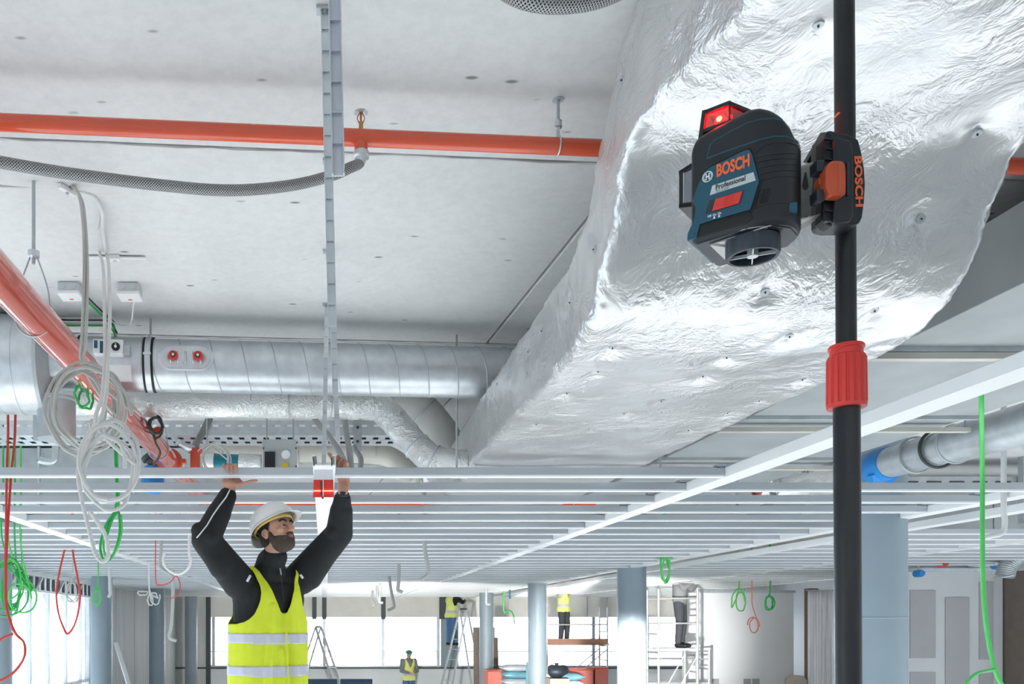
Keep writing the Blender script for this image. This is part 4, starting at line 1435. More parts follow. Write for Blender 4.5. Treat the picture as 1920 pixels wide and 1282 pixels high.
# green loop hanging through the grid
cable('cable', 'green cable hanging through the grid to a long loop, dark strand', [U(214, 790, 5.42), U(216, 850, 5.42), U(218, 945, 5.42), U(198, 985, 5.42), U(188, 1025, 5.42), U(196, 1052, 5.42), U(212, 1040, 5.42), U(224, 1000, 5.42), U(222, 960, 5.42), U(210, 975, 5.42), U(200, 1005, 5.42)], 0.0085, 'cable_green', group='green cables in the long loop', hang=True)
cable('cable', 'green cable hanging through the grid to a long loop, bright strand', [U(218, 800, 5.45), U(220, 870, 5.45), U(222, 950, 5.45), U(205, 980, 5.44), U(194, 1020, 5.43), U(202, 1048, 5.42), U(216, 1035, 5.42), U(228, 1000, 5.42), U(227, 965, 5.42)], 0.007, 'cable_bright_green', group='green cables in the long loop', hang=True)
cable('cable', 'small dark green coil tied behind the pale cable coil', coil(U(157, 745, 4.0), 0.03, 0.05, 2.5, 0.1, 4), 0.006, 'cable_green')
cable('cable', 'black cable coil hung on the side of the red main', coil(U(293, 800, 5.0), 0.035, 0.055, 2.6, 0.15, 9) + [U(292, 830, 5.0), U(300, 850, 5.05), U(286, 875, 5.1)], 0.007, 'cable_dark')
cable('cable', 'grey wire coil beside the teal wrapped pipe', [U(370, 846, 6.08), U(380, 838, 5.9), U(395, 836, 5.7)] + coil(U(405, 862, 5.6), 0.085, 0.10, 3.2, 0.12, 11, 0.2), 0.005, 'cable_grey')
# red cords at the left edge
RC = 4.92
cable('cord', 'red cord at the left edge ending in a wide loop', [U(15, 770, RC), U(15, 820, RC), U(13, 880, RC), U(12, 940, RC), U(11, 1010, RC), U(10, 1080, RC), U(12, 1140, RC), U(28, 1185, RC), U(45, 1205, RC), U(44, 1235, RC), U(20, 1265, RC), U(-12, 1275, RC), U(-20, 1230, RC), U(0, 1200, RC), U(24, 1188, RC)], 0.0075, 'cable_red', 'cord', hang=True)
cable('cord', 'second red cord at the left edge hanging straight', [U(29, 770, RC + .02), U(27, 830, RC + .02), U(21, 890, RC + .02), U(17, 950, RC + .02), U(13, 1020, RC + .02), U(11, 1090, RC + .01), U(13, 1140, RC), U(25, 1182, RC)], 0.0075, 'cable_red', 'cord', hang=True)
cable('wire', 'thin red wire loop hanging in a long narrow U before the facade', [U(122, 1027, 9.2), U(112, 1070, 9.2), U(106, 1110, 9.2), U(110, 1150, 9.2), U(122, 1183, 9.2), U(130, 1186, 9.2), U(142, 1165, 9.2), U(150, 1120, 9.2), U(145, 1080, 9.2), U(136, 1027, 9.2)], 0.011, 'cable_red', 'wire', hang=True)
# green tangle at the left edge
for k in range(4):
    cable('cable', ['green cable tangle at the left edge, widest ring', 'green cable tangle at the left edge, middle ring', 'green cable tangle at the left edge, upright ring', 'green cable tangle at the left edge, low open ring'][k],
          [U(6 + 11 * k, 1020, 7.0)] + coil(U([12, 18, 22, 40][k], [1105, 1090, 1100, 1118][k], 7.0), [0.14, 0.10, 0.06, 0.09][k], [0.19, 0.17, 0.2, 0.12][k], [2.3, 2.2, 3.0, 1.3][k], 0.16, 20 + k), 0.0075, 'cable_bright_green' if k % 2 else 'cable_green', group='green cable tangle', hang=True)
cable('wire', 'thin green wire hanging from the grid beside the green tangle', [U(40, 1001, 7.2), U(40, 1040, 7.2), U(43, 1075, 7.2)], 0.004, 'cable_green', 'wire', hang=True)
cable('cable', 'small green cable bundle hanging before the first blue-grey column', coil(U(182, 1118, 10.5), 0.035, 0.10, 2.5, 0.15, 31) + [U(184, 1085, 10.5)], 0.009, 'cable_bright_green', hang=True)
cable('cable', 'white cable coil hanging before the facade near the red wire loop', coil(U(136, 1108, 9.6), 0.06, 0.11, 2.6, 0.2, 32) + [U(136, 1078, 9.6)], 0.008, 'cable_grey', hang=True)
for k in range(3):
    cable('cable', ['white cable tail spread before the second blue-grey column', 'white cable loop hanging before the second blue-grey column', 'white cable end curled before the second blue-grey column'][k],
          [U(280, 1103, 11.5)] + coil(U([268, 282, 290][k], [1112, 1124, 1120][k], 11.5), [0.07, 0.03, 0.05][k], [0.03, 0.08, 0.08][k], 1.2, 0.2, 40 + k), 0.009, 'cable_white', group='white cable ends by the column', hang=True)
cable('cable', 'cream cable hanging in an open U beside the worker elbow', [U(309, 1034, 8.0), U(306, 1052, 8.0), U(316, 1068, 8.0), U(334, 1076, 8.0), U(352, 1066, 8.0), U(358, 1048, 8.0), U(355, 1034, 8.0)], 0.014, 'cable_white', hang=True)
cable('wire', 'thin red wires curling from the bent conduit near the worker elbow', [U(292, 1083, 8.2), U(300, 1096, 8.2), U(318, 1092, 8.2), U(330, 1080, 8.2), U(338, 1096, 8.2), U(332, 1116, 8.2), U(318, 1122, 8.2)], 0.005, 'cable_red', 'wire', hang=True)


# conduits hanging below the grid
def conduit(label, pts, r, mat='conduit_grey'):
    d = pts[0].y
    if d > D0:
        d2 = D0 + PITCH * (math.floor((d - D0) / PITCH) + 0.5)
        pts = [EYE + (p - EYE) * (d2 / d) for p in pts]
    pts = [Vector((pts[0].x, pts[0].y, Z_SLAB)), Vector((pts[0].x, pts[0].y, (Z_SLAB + pts[0].z) / 2))] + pts
    o = MB().tube(spline(pts, 6), r, 12).build('conduit', mat, None, smooth=True)
    tag(o, label, 'conduit', 'bent conduits hanging below the grid')


conduit('long bent grey conduit hanging below the grid beside the worker', [U(302, 1015, 8.2), U(302, 1040, 8.2), U(300, 1060, 8.2), U(306, 1068, 8.2), U(320, 1077, 8.2), U(324, 1086, 8.2), U(324, 1130, 8.2), U(321, 1175, 8.2), U(317, 1190, 8.2), U(320, 1197, 8.2), U(331, 1201, 8.2)], 0.017)
conduit('bent grey conduit below the grid, the largest right of the worker', [U(796, 1018, 8.4), U(799, 1045, 8.4), U(803, 1070, 8.4), U(801, 1078, 8.4), U(789, 1087, 8.4)], 0.020)
conduit('bent grey conduit below the grid, second largest right of the worker', [U(748, 1059, 11.4), U(748, 1085, 11.4), U(746, 1104, 11.4), U(748, 1107, 11.4), U(755, 1110, 11.4)], 0.022)
conduit('slanting grey conduit below the grid left of the second bent one', [U(730, 1080, 14.2), U(734, 1110, 14.2), U(739, 1135, 14.2), U(736, 1140, 14.2), U(727, 1144, 14.2)], 0.024)
conduit('short paired conduit far below the grid with a white end', [U(714, 1096, 17.0), U(712, 1115, 17.0), U(711, 1127, 17.0), U(718, 1130, 17.0)], 0.026)
conduit('short upright conduit beside the paired far one', [U(707, 1102, 18.0), U(708, 1115, 18.0), U(709, 1125, 18.0)], 0.026)
conduit('farthest little conduit stub with twisted wires', [U(699, 1113, 20.5), U(697, 1122, 20.5), U(702, 1132, 20.5), U(698, 1136, 20.5)], 0.028)
conduit('pale conduit hook hanging before a far round column', [U(912, 1112, 19.5), U(912, 1128, 19.5), U(913, 1132, 19.5), U(919, 1133, 19.5)], 0.026, 'conduit_pale')
conduit('pale conduit stub before the first blue-grey column', [U(206, 1100, 12.5), U(207, 1112, 12.5), U(203, 1120, 12.5)], 0.024, 'conduit_pale')
conduit('brown-grey conduit hook hanging from the right rails beside the green cord', [U(1882, 950, 5.2), U(1884, 975, 5.2), U(1880, 998, 5.2), U(1862, 1004, 5.2), U(1845, 1007, 5.2)], 0.016, 'conduit_pale')
cable('cord', 'bright green cord hanging past the right rails to the lower edge', [U(1840, 745, 4.2), U(1841, 830, 4.4), U(1842, 900, 4.5), U(1842, 1000, 4.5), U(1843, 1080, 4.5), U(1847, 1150, 4.5), U(1855, 1210, 4.5), U(1868, 1262, 4.5), U(1882, 1290, 4.5)], 0.011, 'cable_bright_green', 'cord', hang=True)
cable('cord', 'green cord loop curling off the hanging cord at the right bottom', [U(1864, 1255, 4.5), U(1850, 1257, 4.48), U(1832, 1262, 4.46), U(1816, 1275, 4.45), U(1808, 1292, 4.45)], 0.008, 'cable_bright_green', 'cord')
# loose green loops deeper in the hall
cable('cable', 'bright green cable loop hanging below the rails by the bright column', [U(1246, 1030, 10.6)] + coil(U(1248, 1064, 10.6), 0.055, 0.17, 2.4, 0.12, 51), 0.013, 'cable_bright_green', hang=True)
cable('cable', 'dark green cable ring hanging before the white partition', coil(U(1443, 1130, 16), 0.09, 0.13, 2.4, 0.06, 52) + [U(1444, 1106, 16)], 0.014, 'cable_green', hang=True)
cable('cable', 'pale green cable loop hanging before the white partition', coil(U(1386, 1128, 16), 0.12, 0.2, 1.7, 0.2, 53) + [U(1385, 1105, 16)], 0.012, 'cable_bright_green', hang=True)
cable('cable', 'pinkish cable ring hanging low before the white partition', [U(1410, 1105, 16), U(1411, 1135, 16)] + coil(U(1413, 1172, 16), 0.11, 0.14, 1.6, 0.06, 54), 0.010, 'pink_red', hang=True)
cable('wire', 'green wire drooping from the far blind panels', [U(945, 1145, 21), U(955, 1144, 21), U(962, 1152, 21), U(965, 1170, 21)], 0.02, 'cable_bright_green', 'wire', hang=True)
cable('wire', 'thin teal wire with a wrapped end hanging between the far columns', [U(956, 1082, 20), U(956, 1105, 20), U(956, 1122, 20)], 0.02, 'teal_wrap', 'wire', hang=True)

# services in the right-hand plenum
for k, (px, py, d) in enumerate(((1425, 825, 6.9), (1400, 905, 9.0))):
    an = thing('ceiling_diffuser', ['white round air diffuser with two red caps above the right rail', 'far white round air diffuser with small red caps above the slats'][k], 'diffuser', U(px, py + 10, d))
    MB().lathe([(0.06, 0.04), (0.17, 0.03), (0.19, 0.0), (0.10, -0.012)], U(px, py, d), (0, 0.25, 1), 32).build('dish', 'pvc_white', an, smooth=40)
    for s in (22, 50):
        MB().lathe([(0.045, 0), (0.03, 0.03), (0.024, 0.06)], U(px + s * 0.9 * 7 / d, py + 12, d - 0.1), (0, 0, 1), 18).build('red_cap', 'red_plastic', an, smooth=40)
tr = thing('cable_tray', 'dull cable tray crossing the plenum right of the foil duct', 'cable tray', U(1500, 900, 8.6))
MB().span((3.6, 8.5, ZC + 1.36), (9.5, 8.53, ZC + 1.47)).build('side', 'galvanised_dull', tr)
MB().span((3.6, 8.5, ZC + 1.355), (9.5, 8.85, ZC + 1.36)).build('base', 'galvanised', tr)
src = MB().span((3.7, 8.49, ZC + 1.40), (3.84, 8.5, ZC + 1.425)).build('slot', 'cable_dark', tr)
for k in range(1, 25):
    copy_piece(src, tr, (0.23 * k, 0, 0))
for x in (4.75, 6.9):
    MB().span((x, 8.42, ZC + 1.0), (x + 0.09, 8.49, Z_SLAB)).build('support_post', 'galvanised_dull', tr)
for k, (px, d) in enumerate(((1515, 7.4), (1480, 7.8))):
    f = thing('lagged_pipe_stub', ['foil-lagged stub pipe in the plenum right of the foil duct', 'second foil-lagged stub pipe behind the first one'][k], 'pipe', U(px, 930, d))
    MB().tube(spline([U(px - 60, 912, d), U(px, 908, d), U(px + 60, 905, d)], 6), 0.10, 20).build('lagging', 'foil_small', f, smooth=True)
    MB().torus(U(px - 60, 912, d), (1, 0, 0), 0.09, 0.014, 24, 6).build('end_ring', 'red_fitting' if k else 'galvanised', f, smooth=True)
    MB().cyl(U(px, 908, d) + Vector((0, 0, 0.09)), Vector((U(px, 908, d).x, d, Z_SLAB)), 0.008, n=8).build('hanger_rod', 'galvanised_dull', f)
pr = MB().cyl((5.2, 5.6, ZC + 1.5), (11, 6.2, ZC + 1.5), 0.04, n=18)
tag(pr.build('branch_pipe', 'red_pipe', None, smooth=40), 'red pipe in the plenum above the round silver duct', 'pipe')
bb = thing('flat_duct', 'dark grey flat duct crossing the plenum behind the round silver duct', 'duct', (7, 9.4, ZC + 1.0))
for k in range(5):
    MB().span((4.9 + 1.2 * k, 9.3, ZC + 1.02), (6.09 + 1.2 * k, 9.9, ZC + 1.34)).build('duct_section', 'grey_sheet', bb, bevel=0.005)
# ================================================================== TELESCOPIC POLE
PB = U(1590, 1170, 0.93)                      # a point on the pole axis at eye level
lean = Vector((-0.0062, 0, 1)).normalized()


def on_pole(z):
    return PB + lean * ((z - PB.z) / lean.z)


z_sl = 2.5 + (1170 - 735) / 1600 * 0.93       # top of the thicker lower tube
pole = thing('telescopic_pole', 'black telescopic clamping pole with a ribbed red locking sleeve', 'pole', on_pole(0))
MB().cyl(on_pole(0.03), on_pole(z_sl), 0.0131, n=40).build('lower_tube', 'pole_black', pole, smooth=40)
MB().cyl(on_pole(z_sl - 0.02), on_pole(Z_SLAB - 0.03), 0.0101, n=40).build('upper_tube', 'pole_black', pole, smooth=40)
MB().lathe([(0.034, 0), (0.034, 0.008), (0.016, 0.03)], on_pole(0), lean, 28).build('foot_pad', 'black_rubber', pole, smooth=40)
MB().lathe([(0.012, 0), (0.034, 0.022), (0.034, 0.03)], on_pole(Z_SLAB - 0.03), lean, 28).build('head_pad', 'black_rubber', pole, smooth=40)
# thin copper-coloured guide stripe down the tube
side = (Vector((0.93, -0.36, 0))).normalized()
MB().cyl(on_pole(0.06) + side * 0.0127, on_pole(z_sl - 0.06) + side * 0.0127, 0.0007, n=6).build('guide_stripe', 'brass', pole)
# red sleeve
zs0 = 2.5 + (1170 - 765) / 1600 * 0.93
zs1 = 2.5 + (1170 - 668) / 1600 * 0.93
zs2 = 2.5 + (1170 - 646) / 1600 * 0.93
mb = MB()
n = 96
rings = []
for z, r0, amp in ((zs0, 0.0192, 0.0), (zs0 + 0.004, 0.0196, 0.0), (zs0 + 0.006, 0.0190, 0.0009), (zs1 - 0.004, 0.0185, 0.0009), (zs1, 0.0178, 0.0), (zs1 + 0.001, 0.0162, 0.0), (zs2 - 0.006, 0.0160, 0.0)):
    rings.append([on_pole(z) + Vector(((r0 + amp * (1 if (k % 6) < 4 else -1)) * math.cos(2 * math.pi * k / n), (r0 + amp * (1 if (k % 6) < 4 else -1)) * math.sin(2 * math.pi * k / n), 0)) for k in range(n)])
vs = [q for r in rings for q in r]
fs = []
for i in range(len(rings) - 1):
    for k in range(n):
        fs.append((i * n + k, i * n + (k + 1) % n, (i + 1) * n + (k + 1) % n, (i + 1) * n + k))
fs += [tuple(range(n - 1, -1, -1)), tuple(range((len(rings) - 1) * n, len(rings) * n))]
mb.add(vs, fs)
slv = mb.build('locking_sleeve', 'red_plastic', pole, smooth=30)
MB().lathe([(0.0160, 0), (0.0176, 0.001), (0.0176, 0.0035), (0.0165, 0.005)], on_pole(zs2 - 0.006), lean, 48).build('collar_lip', 'red_plastic', slv, smooth=40)
a0 = on_pole(zs1 + 0.005)
MB().tube([a0 + Vector((0.0168 * math.cos(t), 0.0168 * math.sin(t), 0.0006 * k)) for k, t in enumerate([math.radians(200 + 8 * q) for q in range(9)])], 0.0011, 6).build('bayonet_thread', 'red_plastic', slv)
MB().prism([U(1565, 218, 0.9185), U(1571, 210, 0.9185), U(1576, 211, 0.9185), U(1568, 219, 0.9185)], (0, 0.002, 0)).build('orange_mark', 'orange_ink', pole)

# ================================================================== POLE CLAMP
DF = 0.902
clamp = thing('pole_clamp', 'black plastic pole clamp with an orange release lever, holding the laser bracket', 'clamp', U(1580, 435, 0.93))
outline = [(1548, 247), (1556, 244), (1585, 250), (1603, 257), (1610, 262), (1616, 285), (1621, 315), (1623, 345), (1621, 380), (1617, 408), (1612, 418), (1604, 421), (1565, 422), (1550, 418), (1546, 412), (1546, 262)]
MB().prism([U(x, y, DF) for x, y in outline], (0, 0.026, 0)).build('housing', 'black_plastic', clamp, smooth=30, bevel=0.0016, bseg=3)
# slimmer ribbed jaw on the left
jaw = MB().prism([U(x, y, DF - 0.004) for x, y in ((1544, 262), (1550, 246), (1562, 248), (1562, 424), (1552, 420), (1543, 412))], (0, 0.016, 0)).build('jaw', 'black_rubber', clamp, bevel=0.002)
for y in (258, 276, 296, 372, 392, 412):
    MB().prism([U(1548, y, DF - 0.007), U(1562, y + 2, DF - 0.007), U(1562, y + 4, DF - 0.007), U(1548, y + 2, DF - 0.007)], (0, 0.004, 0)).build('jaw_rib', 'dark_slate_plastic', jaw)
# raised front plate
MB().prism([U(x, y, DF - 0.010) for x, y in ((1564, 254), (1597, 262), (1602, 285), (1602, 402), (1597, 414), (1564, 417))], (0, 0.011, 0)).build('front_plate', 'black_plastic', clamp, bevel=0.003, bseg=3)
MB().prism([U(x, y, DF - 0.0125) for x, y in ((1588, 303), (1594, 303), (1594, 366), (1588, 366))], (0, 0.003, 0)).build('lever_guard', 'dark_slate_plastic', clamp, bevel=0.001)
lev = MB().prism([U(x, y, DF - 0.022) for x, y in ((1549, 316), (1554, 305), (1562, 300), (1580, 301), (1585, 306), (1587, 320), (1587, 362), (1582, 366), (1560, 365), (1553, 358), (1549, 346))], (0, 0.013, 0)).build('release_lever', 'orange_plastic', clamp, smooth=30, bevel=0.003, bseg=3)
MB().prism([U(x, y, DF - 0.0232) for x, y in ((1571, 304), (1579, 304), (1584, 312), (1585, 358), (1579, 362), (1570, 362), (1574, 345), (1574, 322))], (0, 0.003, 0)).build('thumb_ridge', 'orange_plastic', lev, bevel=0.0012)
MB().prism([U(x, y, DF - 0.012) for x, y in ((1535, 337), (1542, 326), (1551, 324), (1551, 350), (1542, 349), (1536, 344))], (0, 0.010, 0)).build('latch', 'orange_plastic', lev, bevel=0.001)
for y0, y1 in ((298, 322), (353, 376)):
    MB().prism([U(x, y, DF - 0.016) for x, y in ((1531, y0 + 1), (1547, y0), (1547, y1), (1532, y1 - 1))], (0, 0.014, 0)).build('bracket_grip', 'dark_slate_plastic', clamp, bevel=0.0015)
MB().beam(U(1513, 306, 0.945), U(1546, 250, 0.93), 0.005, 0.014, up=(0, 1, 0)).build('spring_arm', 'black_rubber', clamp)
# brand lettering running down the rounded edge
tb = text_mesh('BOSCH', 0.0108, 0.0004, U(1602, 292, DF - 0.0006), (0.03, 0, -1), (1, -0.0, 0.03), bold=0.0004, width=0.0535)
tb.build('lettering', 'orange_ink', clamp)

# ================================================================== LASER LEVEL
T = Vector((0.74, -0.673, 0)).normalized()     # along the labelled flank
Wd = Vector((-T.y, T.x, 0))                    # into the body, away from the flank
A0 = U(1289, 452, 0.93)


def DV(s, w, z):
    """device millimetres -> world"""
    return A0 + (T * s + Wd * w + Vector((0, 0, z))) * 0.001


dev = thing('laser_level', 'blue and black line laser level mounted on the pole with a glowing red top window', 'laser level', DV(50, 35, -4))
WB = 84.0          # thickness


def zt(s):
    pts = [(2, 104), (8, 113), (13, 115), (22, 117), (37, 119), (52, 122), (62, 123), (72, 122), (82, 118), (90, 112), (96, 103), (100, 90)]
    if s <= pts[0][0]:
        return pts[0][1]
    for (a, b), (c, d) in zip(pts[:-1], pts[1:]):
        if s <= c:
            t = (s - a) / (c - a)
            t = t * t * (3 - 2 * t) if False else t
            return b + (d - b) * t
    return pts[-1][1]


# plan outline: flat front with small radii, half-round back
plan = []
cb, rb = 58.0, 42.0
for k in range(6):
    a = math.pi / 2 * k / 5
    plan.append((8 - 5 * math.cos(a), 5 - 5 * math.sin(a)))
for k in range(1, 10):
    plan.append((8 + (cb - 8) * k / 10, 0))
for k in range(29):
    a = -math.pi / 2 + math.pi * k / 28
    plan.append((cb + rb * math.cos(a), rb + rb * math.sin(a)))
for k in range(1, 10):
    plan.append((cb - (cb - 8) * k / 10, WB))
for k in range(6):
    a = math.pi / 2 * k / 5
    plan.append((8 - 5 * math.sin(a), WB - 5 + 5 * math.cos(a)))
NP = len(plan)
mb = MB()
layers = [(0.0, 2.5, None), (0.012, 0.6, None), (0.03, 0.0, None)] + [(0.03 + 0.62 * k / 14, 0.0, None) for k in range(1, 15)]
vs = []
NLAY = 0
for h, inset, _ in layers:
    for s, w in plan:
        cs, cw = 52.0, WB / 2
        k = 1 - inset / 45
        z = -3 + (zt(s) - 12 + 3) * (h / 0.65)
        vs.append(DV(cs + (s - cs) * k, cw + (w - cw) * k, z if h > 0 else -4))
    NLAY += 1
# rounded shoulder
for k in range(1, 8):
    a = math.pi / 2 * k / 7
    ins = 15 * (1 - math.cos(a))
    for s, w in plan:
        cs, cw = 50.0, WB / 2
        kk = 1 - ins / 42
        s2, w2 = cs + (s - cs) * (1 - ins / 70), cw + (w - cw) * kk
        vs.append(DV(s2, w2, zt(s) - 12 + 12 * math.sin(a)))
    NLAY += 1
fs = []
for i in range(NLAY - 1):
    for k in range(NP):
        fs.append((i * NP + k, i * NP + (k + 1) % NP, (i + 1) * NP + (k + 1) % NP, (i + 1) * NP + k))
c0 = len(vs)
vs.append(DV(50, WB / 2, -4))
vs.append(DV(50, WB / 2, 122))
fs += [((k + 1) % NP, k, c0) for k in range(NP)]
b_ = (NLAY - 1) * NP
fs += [(b_ + k, b_ + (k + 1) % NP, c0 + 1) for k in range(NP)]
mb.add(vs, fs)
body = mb.build('housing', 'black_plastic', dev, smooth=38)
bm = bmesh.new()
bm.from_mesh(body.data)
bm.transform(Matrix.Translation(ORG[dev]))
bvhd = BVHTree.FromBMesh(bm)
bm.free()


def on_dev(px, py, lift=0.0004):
    dr = (U(px, py, 1.0) - EYE).normalized()
    h = bvhd.ray_cast(EYE, dr)
    if h[0] is None:
        h = bvhd.find_nearest(EYE + dr * 1.25)
    return h[0] - dr * lift


def dev_line(name, pts, r, mat, par=dev, lift=0.0, n=6):
    q = []
    for (a, b), (c, d) in zip(pts[:-1], pts[1:]):
        for k in range(n):
            q.append((a + (c - a) * k / n, b + (d - b) * k / n))
    q.append(pts[-1])
    MB().tube([on_dev(x, y, lift) for x, y in q], r, 6).build(name, mat, par, smooth=True)


# blue label panel, wedge foot to the left
poly = [(0, 0), (0.6, 8), (7.9, 21.9), (9, 33), (5.8, 41.7), (12, 58), (18, 68), (24, 71.5), (57, 76.5), (62.5, 76), (65.5, 71), (72.5, 39.5), (64.3, 13.3), (13.5, 14), (10, 0)]
pan = MB().prism([DV(s, -1.6, z) for s, z in poly], Wd * 0.006).build('label_panel', 'blue_plastic', dev, bevel=0.0006)
MB().prism([DV(s, 3, z) for s, z in ((0, 0), (0.6, 8), (7.9, 21.9), (9, 33), (5.8, 41.7), (14, 41), (14, 0))], Wd * 0.076).build('front_foot', 'blue_plastic', dev, bevel=0.001)
# recessed frame line round the panel
fr_ = [DV(s, -0.5, z) for s, z in [(12, 58), (18, 69), (24, 73), (57, 78), (63.5, 77.5), (67, 72), (74, 39.5), (65.5, 12), (13.5, 12.5)]]
MB().tube(fr_, 0.0007, 6).build('panel_gap', 'black_rubber', dev)
# silver strip and lettering
strip = [(26.5, 50.6), (67.2, 50.6), (69.4, 41.2), (23.8, 41.2)]
MB().prism([DV(s, -1.9, z) for s, z in strip], Wd * 0.001).build('silver_strip', 'silver_label', pan)


def dev_text(s, size, s0, z0, width, mat, w=-1.95, bold=0.0, depth=0.00035, shear=0.0):
    text_mesh(s, size * 0.001, depth, DV(s0, w, z0), T, (0, 0, 1), bold=bold, width=width * 0.001, shear=shear).build('lettering', mat, pan)


dev_text('BOSCH', 17.5, 30.6, 58.6, 32.6, 'orange_ink', -1.6, 0.0007, 0.0007)
dev_text('Professional', 7.4, 29.6, 44.9, 29.5, 'dark_ink', -1.95, 0.0001)
dev_text('GLL3-300', 4.6, 29.6, 41.6, 13.5, 'grey_sheet', -1.95, 0.0)
dev_text('Off', 3.3, 21.5, 17.9, 4.0, 'white_ink', -1.6, 0.00005)
dev_text('On', 3.3, 26.8, 17.9, 3.6, 'white_ink', -1.6, 0.00005)
dev_text('On', 3.3, 31.8, 17.9, 3.6, 'white_ink', -1.6, 0.00005)
for s in (28.4, 33.4):
    MB().prism([DV(s - 0.9, -1.95, 14.9), DV(s + 0.9, -1.95, 14.9), DV(s + 0.9, -1.95, 16.6), DV(s - 0.9, -1.95, 16.6)], Wd * 0.0004).build('lock_icon', 'white_ink', pan)
    MB().tube([DV(s + 0.7 * math.cos(t), -1.8, 16.6 + 0.9 * math.sin(t)) for t in (0, .6, 1.2, 1.9, 2.5, 3.14)], 0.0002, 5).build('lock_icon', 'white_ink', pan)
# round emblem: white ring with an armature
ec = (21.6, 62.0)
MB().tube([DV(ec[0] + 5.1 * math.cos(2 * math.pi * k / 40), -1.75, ec[1] + 5.3 * math.sin(2 * math.pi * k / 40)) for k in range(40)], 0.00045, 6, closed=True).build('emblem_ring', 'white_ink', pan)
for sg in (-1, 1):
    arc = [DV(ec[0] + sg * 3.9 * math.cos(t), -1.75, ec[1] + 4.0 * math.sin(t)) for t in [-1.05 + 2.1 * k / 10 for k in range(11)]]
    MB().tube(arc, 0.00032, 5).build('emblem_arc', 'white_ink', pan)
    MB().prism([DV(ec[0] + sg * 1.5 - 0.5, -1.9, ec[1] - 3.5), DV(ec[0] + sg * 1.5 + 0.5, -1.9, ec[1] - 3.5), DV(ec[0] + sg * 1.5 + 0.5, -1.9, ec[1] + 3.5), DV(ec[0] + sg * 1.5 - 0.5, -1.9, ec[1] + 3.5)], Wd * 0.0004).build('emblem_bar', 'white_ink', pan)
MB().prism([DV(ec[0] - 1.5, -1.9, ec[1] - 0.8), DV(ec[0] + 1.5, -1.9, ec[1] - 0.8), DV(ec[0] + 1.5, -1.9, ec[1] + 0.8), DV(ec[0] - 1.5, -1.9, ec[1] + 0.8)], Wd * 0.0004).build('emblem_bar', 'white_ink', pan)
# sliding switch in its slot
slot = [(19.2, 22.6), (23.5, 36.0), (57.5, 35.2), (54.2, 22.2)]
MB().prism([DV(s, -1.75, z) for s, z in slot], Wd * 0.0008).build('switch_slot', 'dark_slate_plastic', pan)
sw = MB().prism([DV(s, -3.4, z) for s, z in ((26.6, 22.9), (30.0, 34.8), (57.0, 34.4), (53.6, 22.8))], Wd * 0.0022).build('slide_switch', 'red_plastic', pan, bevel=0.0006)
for k in range(5):
    s = 38 + 1.9 * k
    MB().prism([DV(s, -3.8, 24), DV(s + 0.8, -3.8, 24), DV(s + 3.0, -3.8, 33.6), DV(s + 2.2, -3.8, 33.6)], Wd * 0.0008).build('grip_ridge', 'red_plastic', sw)
# accent lines and grooves wrapped round the black shell
dev_line('accent_line', [(1326, 296), (1332, 272), (1340, 263), (1370, 246), (1402, 230), (1425, 224), (1450, 222), (1470, 228)], 0.0007, 'teal_line')
dev_line('accent_line', [(1326, 297), (1352, 287), (1380, 277), (1402, 270), (1424, 262), (1450, 256), (1472, 256), (1496, 266)], 0.0008, 'teal_line')
for y0, y1, x0 in ((291, 288, 1416), (300, 298, 1420), (311, 309, 1423), (322, 321, 1426), (333, 333, 1428)):
    dev_line('grip_groove', [(x0, y0 + 5), (x0 + 20, y0), (x0 + 45, y0 - 3), (1496, y1)], 0.0006, 'black_rubber')
dev_line('grip_edge', [(1414, 290), (1422, 282), (1436, 271), (1455, 267), (1480, 268), (1496, 274)], 0.0006, 'black_rubber')
for k in range(4):
    x = 1418 + 6.5 * k
    dev_line('vent_slot', [(x, 383 - k * 1.5), (x + 5, 368 - k * 1.5), (x + 8.5, 356 - k * 1.5)], 0.0011, 'black_rubber')
dev_line('battery_seam', [(1412, 392), (1440, 383), (1465, 380), (1496, 384)], 0.0005, 'black_rubber')
pb = on_dev(1483, 384)
MB().box(on_dev(1483, 392, -0.003), (0.011, 0.008, 0.011), Matrix.Rotation(-0.3, 3, 'Z')).build('battery_latch', 'blue_plastic', dev, bevel=0.0015)
# lower chin and base plate
MB().prism([DV(s, -0.8, z) for s, z in ((11, 1), (13.8, 12.5), (64, 11.5), (66, 4), (60, 0), (20, 1))], Wd * 0.004).build('chin', 'black_rubber', dev, bevel=0.001)
MB().prism([DV(8, 4, -5), DV(60, 2, -5), DV(82, 12, -5), DV(94, 30, -5), DV(95, 56, -5), DV(80, 76, -5), DV(8, 80, -5)], (0, 0, 0.002)).build('base_plate', 'dark_slate_plastic', dev, bevel=0.0006)
for s, w in ((80, 20), (86, 26)):
    MB().cyl(DV(s, w, -5.6), DV(s, w, -4.8), 0.0016, n=12).build('contact', 'cable_dark', dev)

# top window: dark frame bars, red panes, glowing emitter inside
tw_ = dev
B0, B1, W0, W1, ZB0, ZB1 = 8.0, 37.5, 18.0, 60.0, 114.0, 146.0


def TW(a, w, z):
    """taper: window leans in at its front edge"""
    k = (z - ZB0) / (ZB1 - ZB0)
    return DV(a + (4.5 * k if a < 20 else 0), w, z)


def bar(p, q, t=0.0028):
    return MB().beam(p, q, t, t)


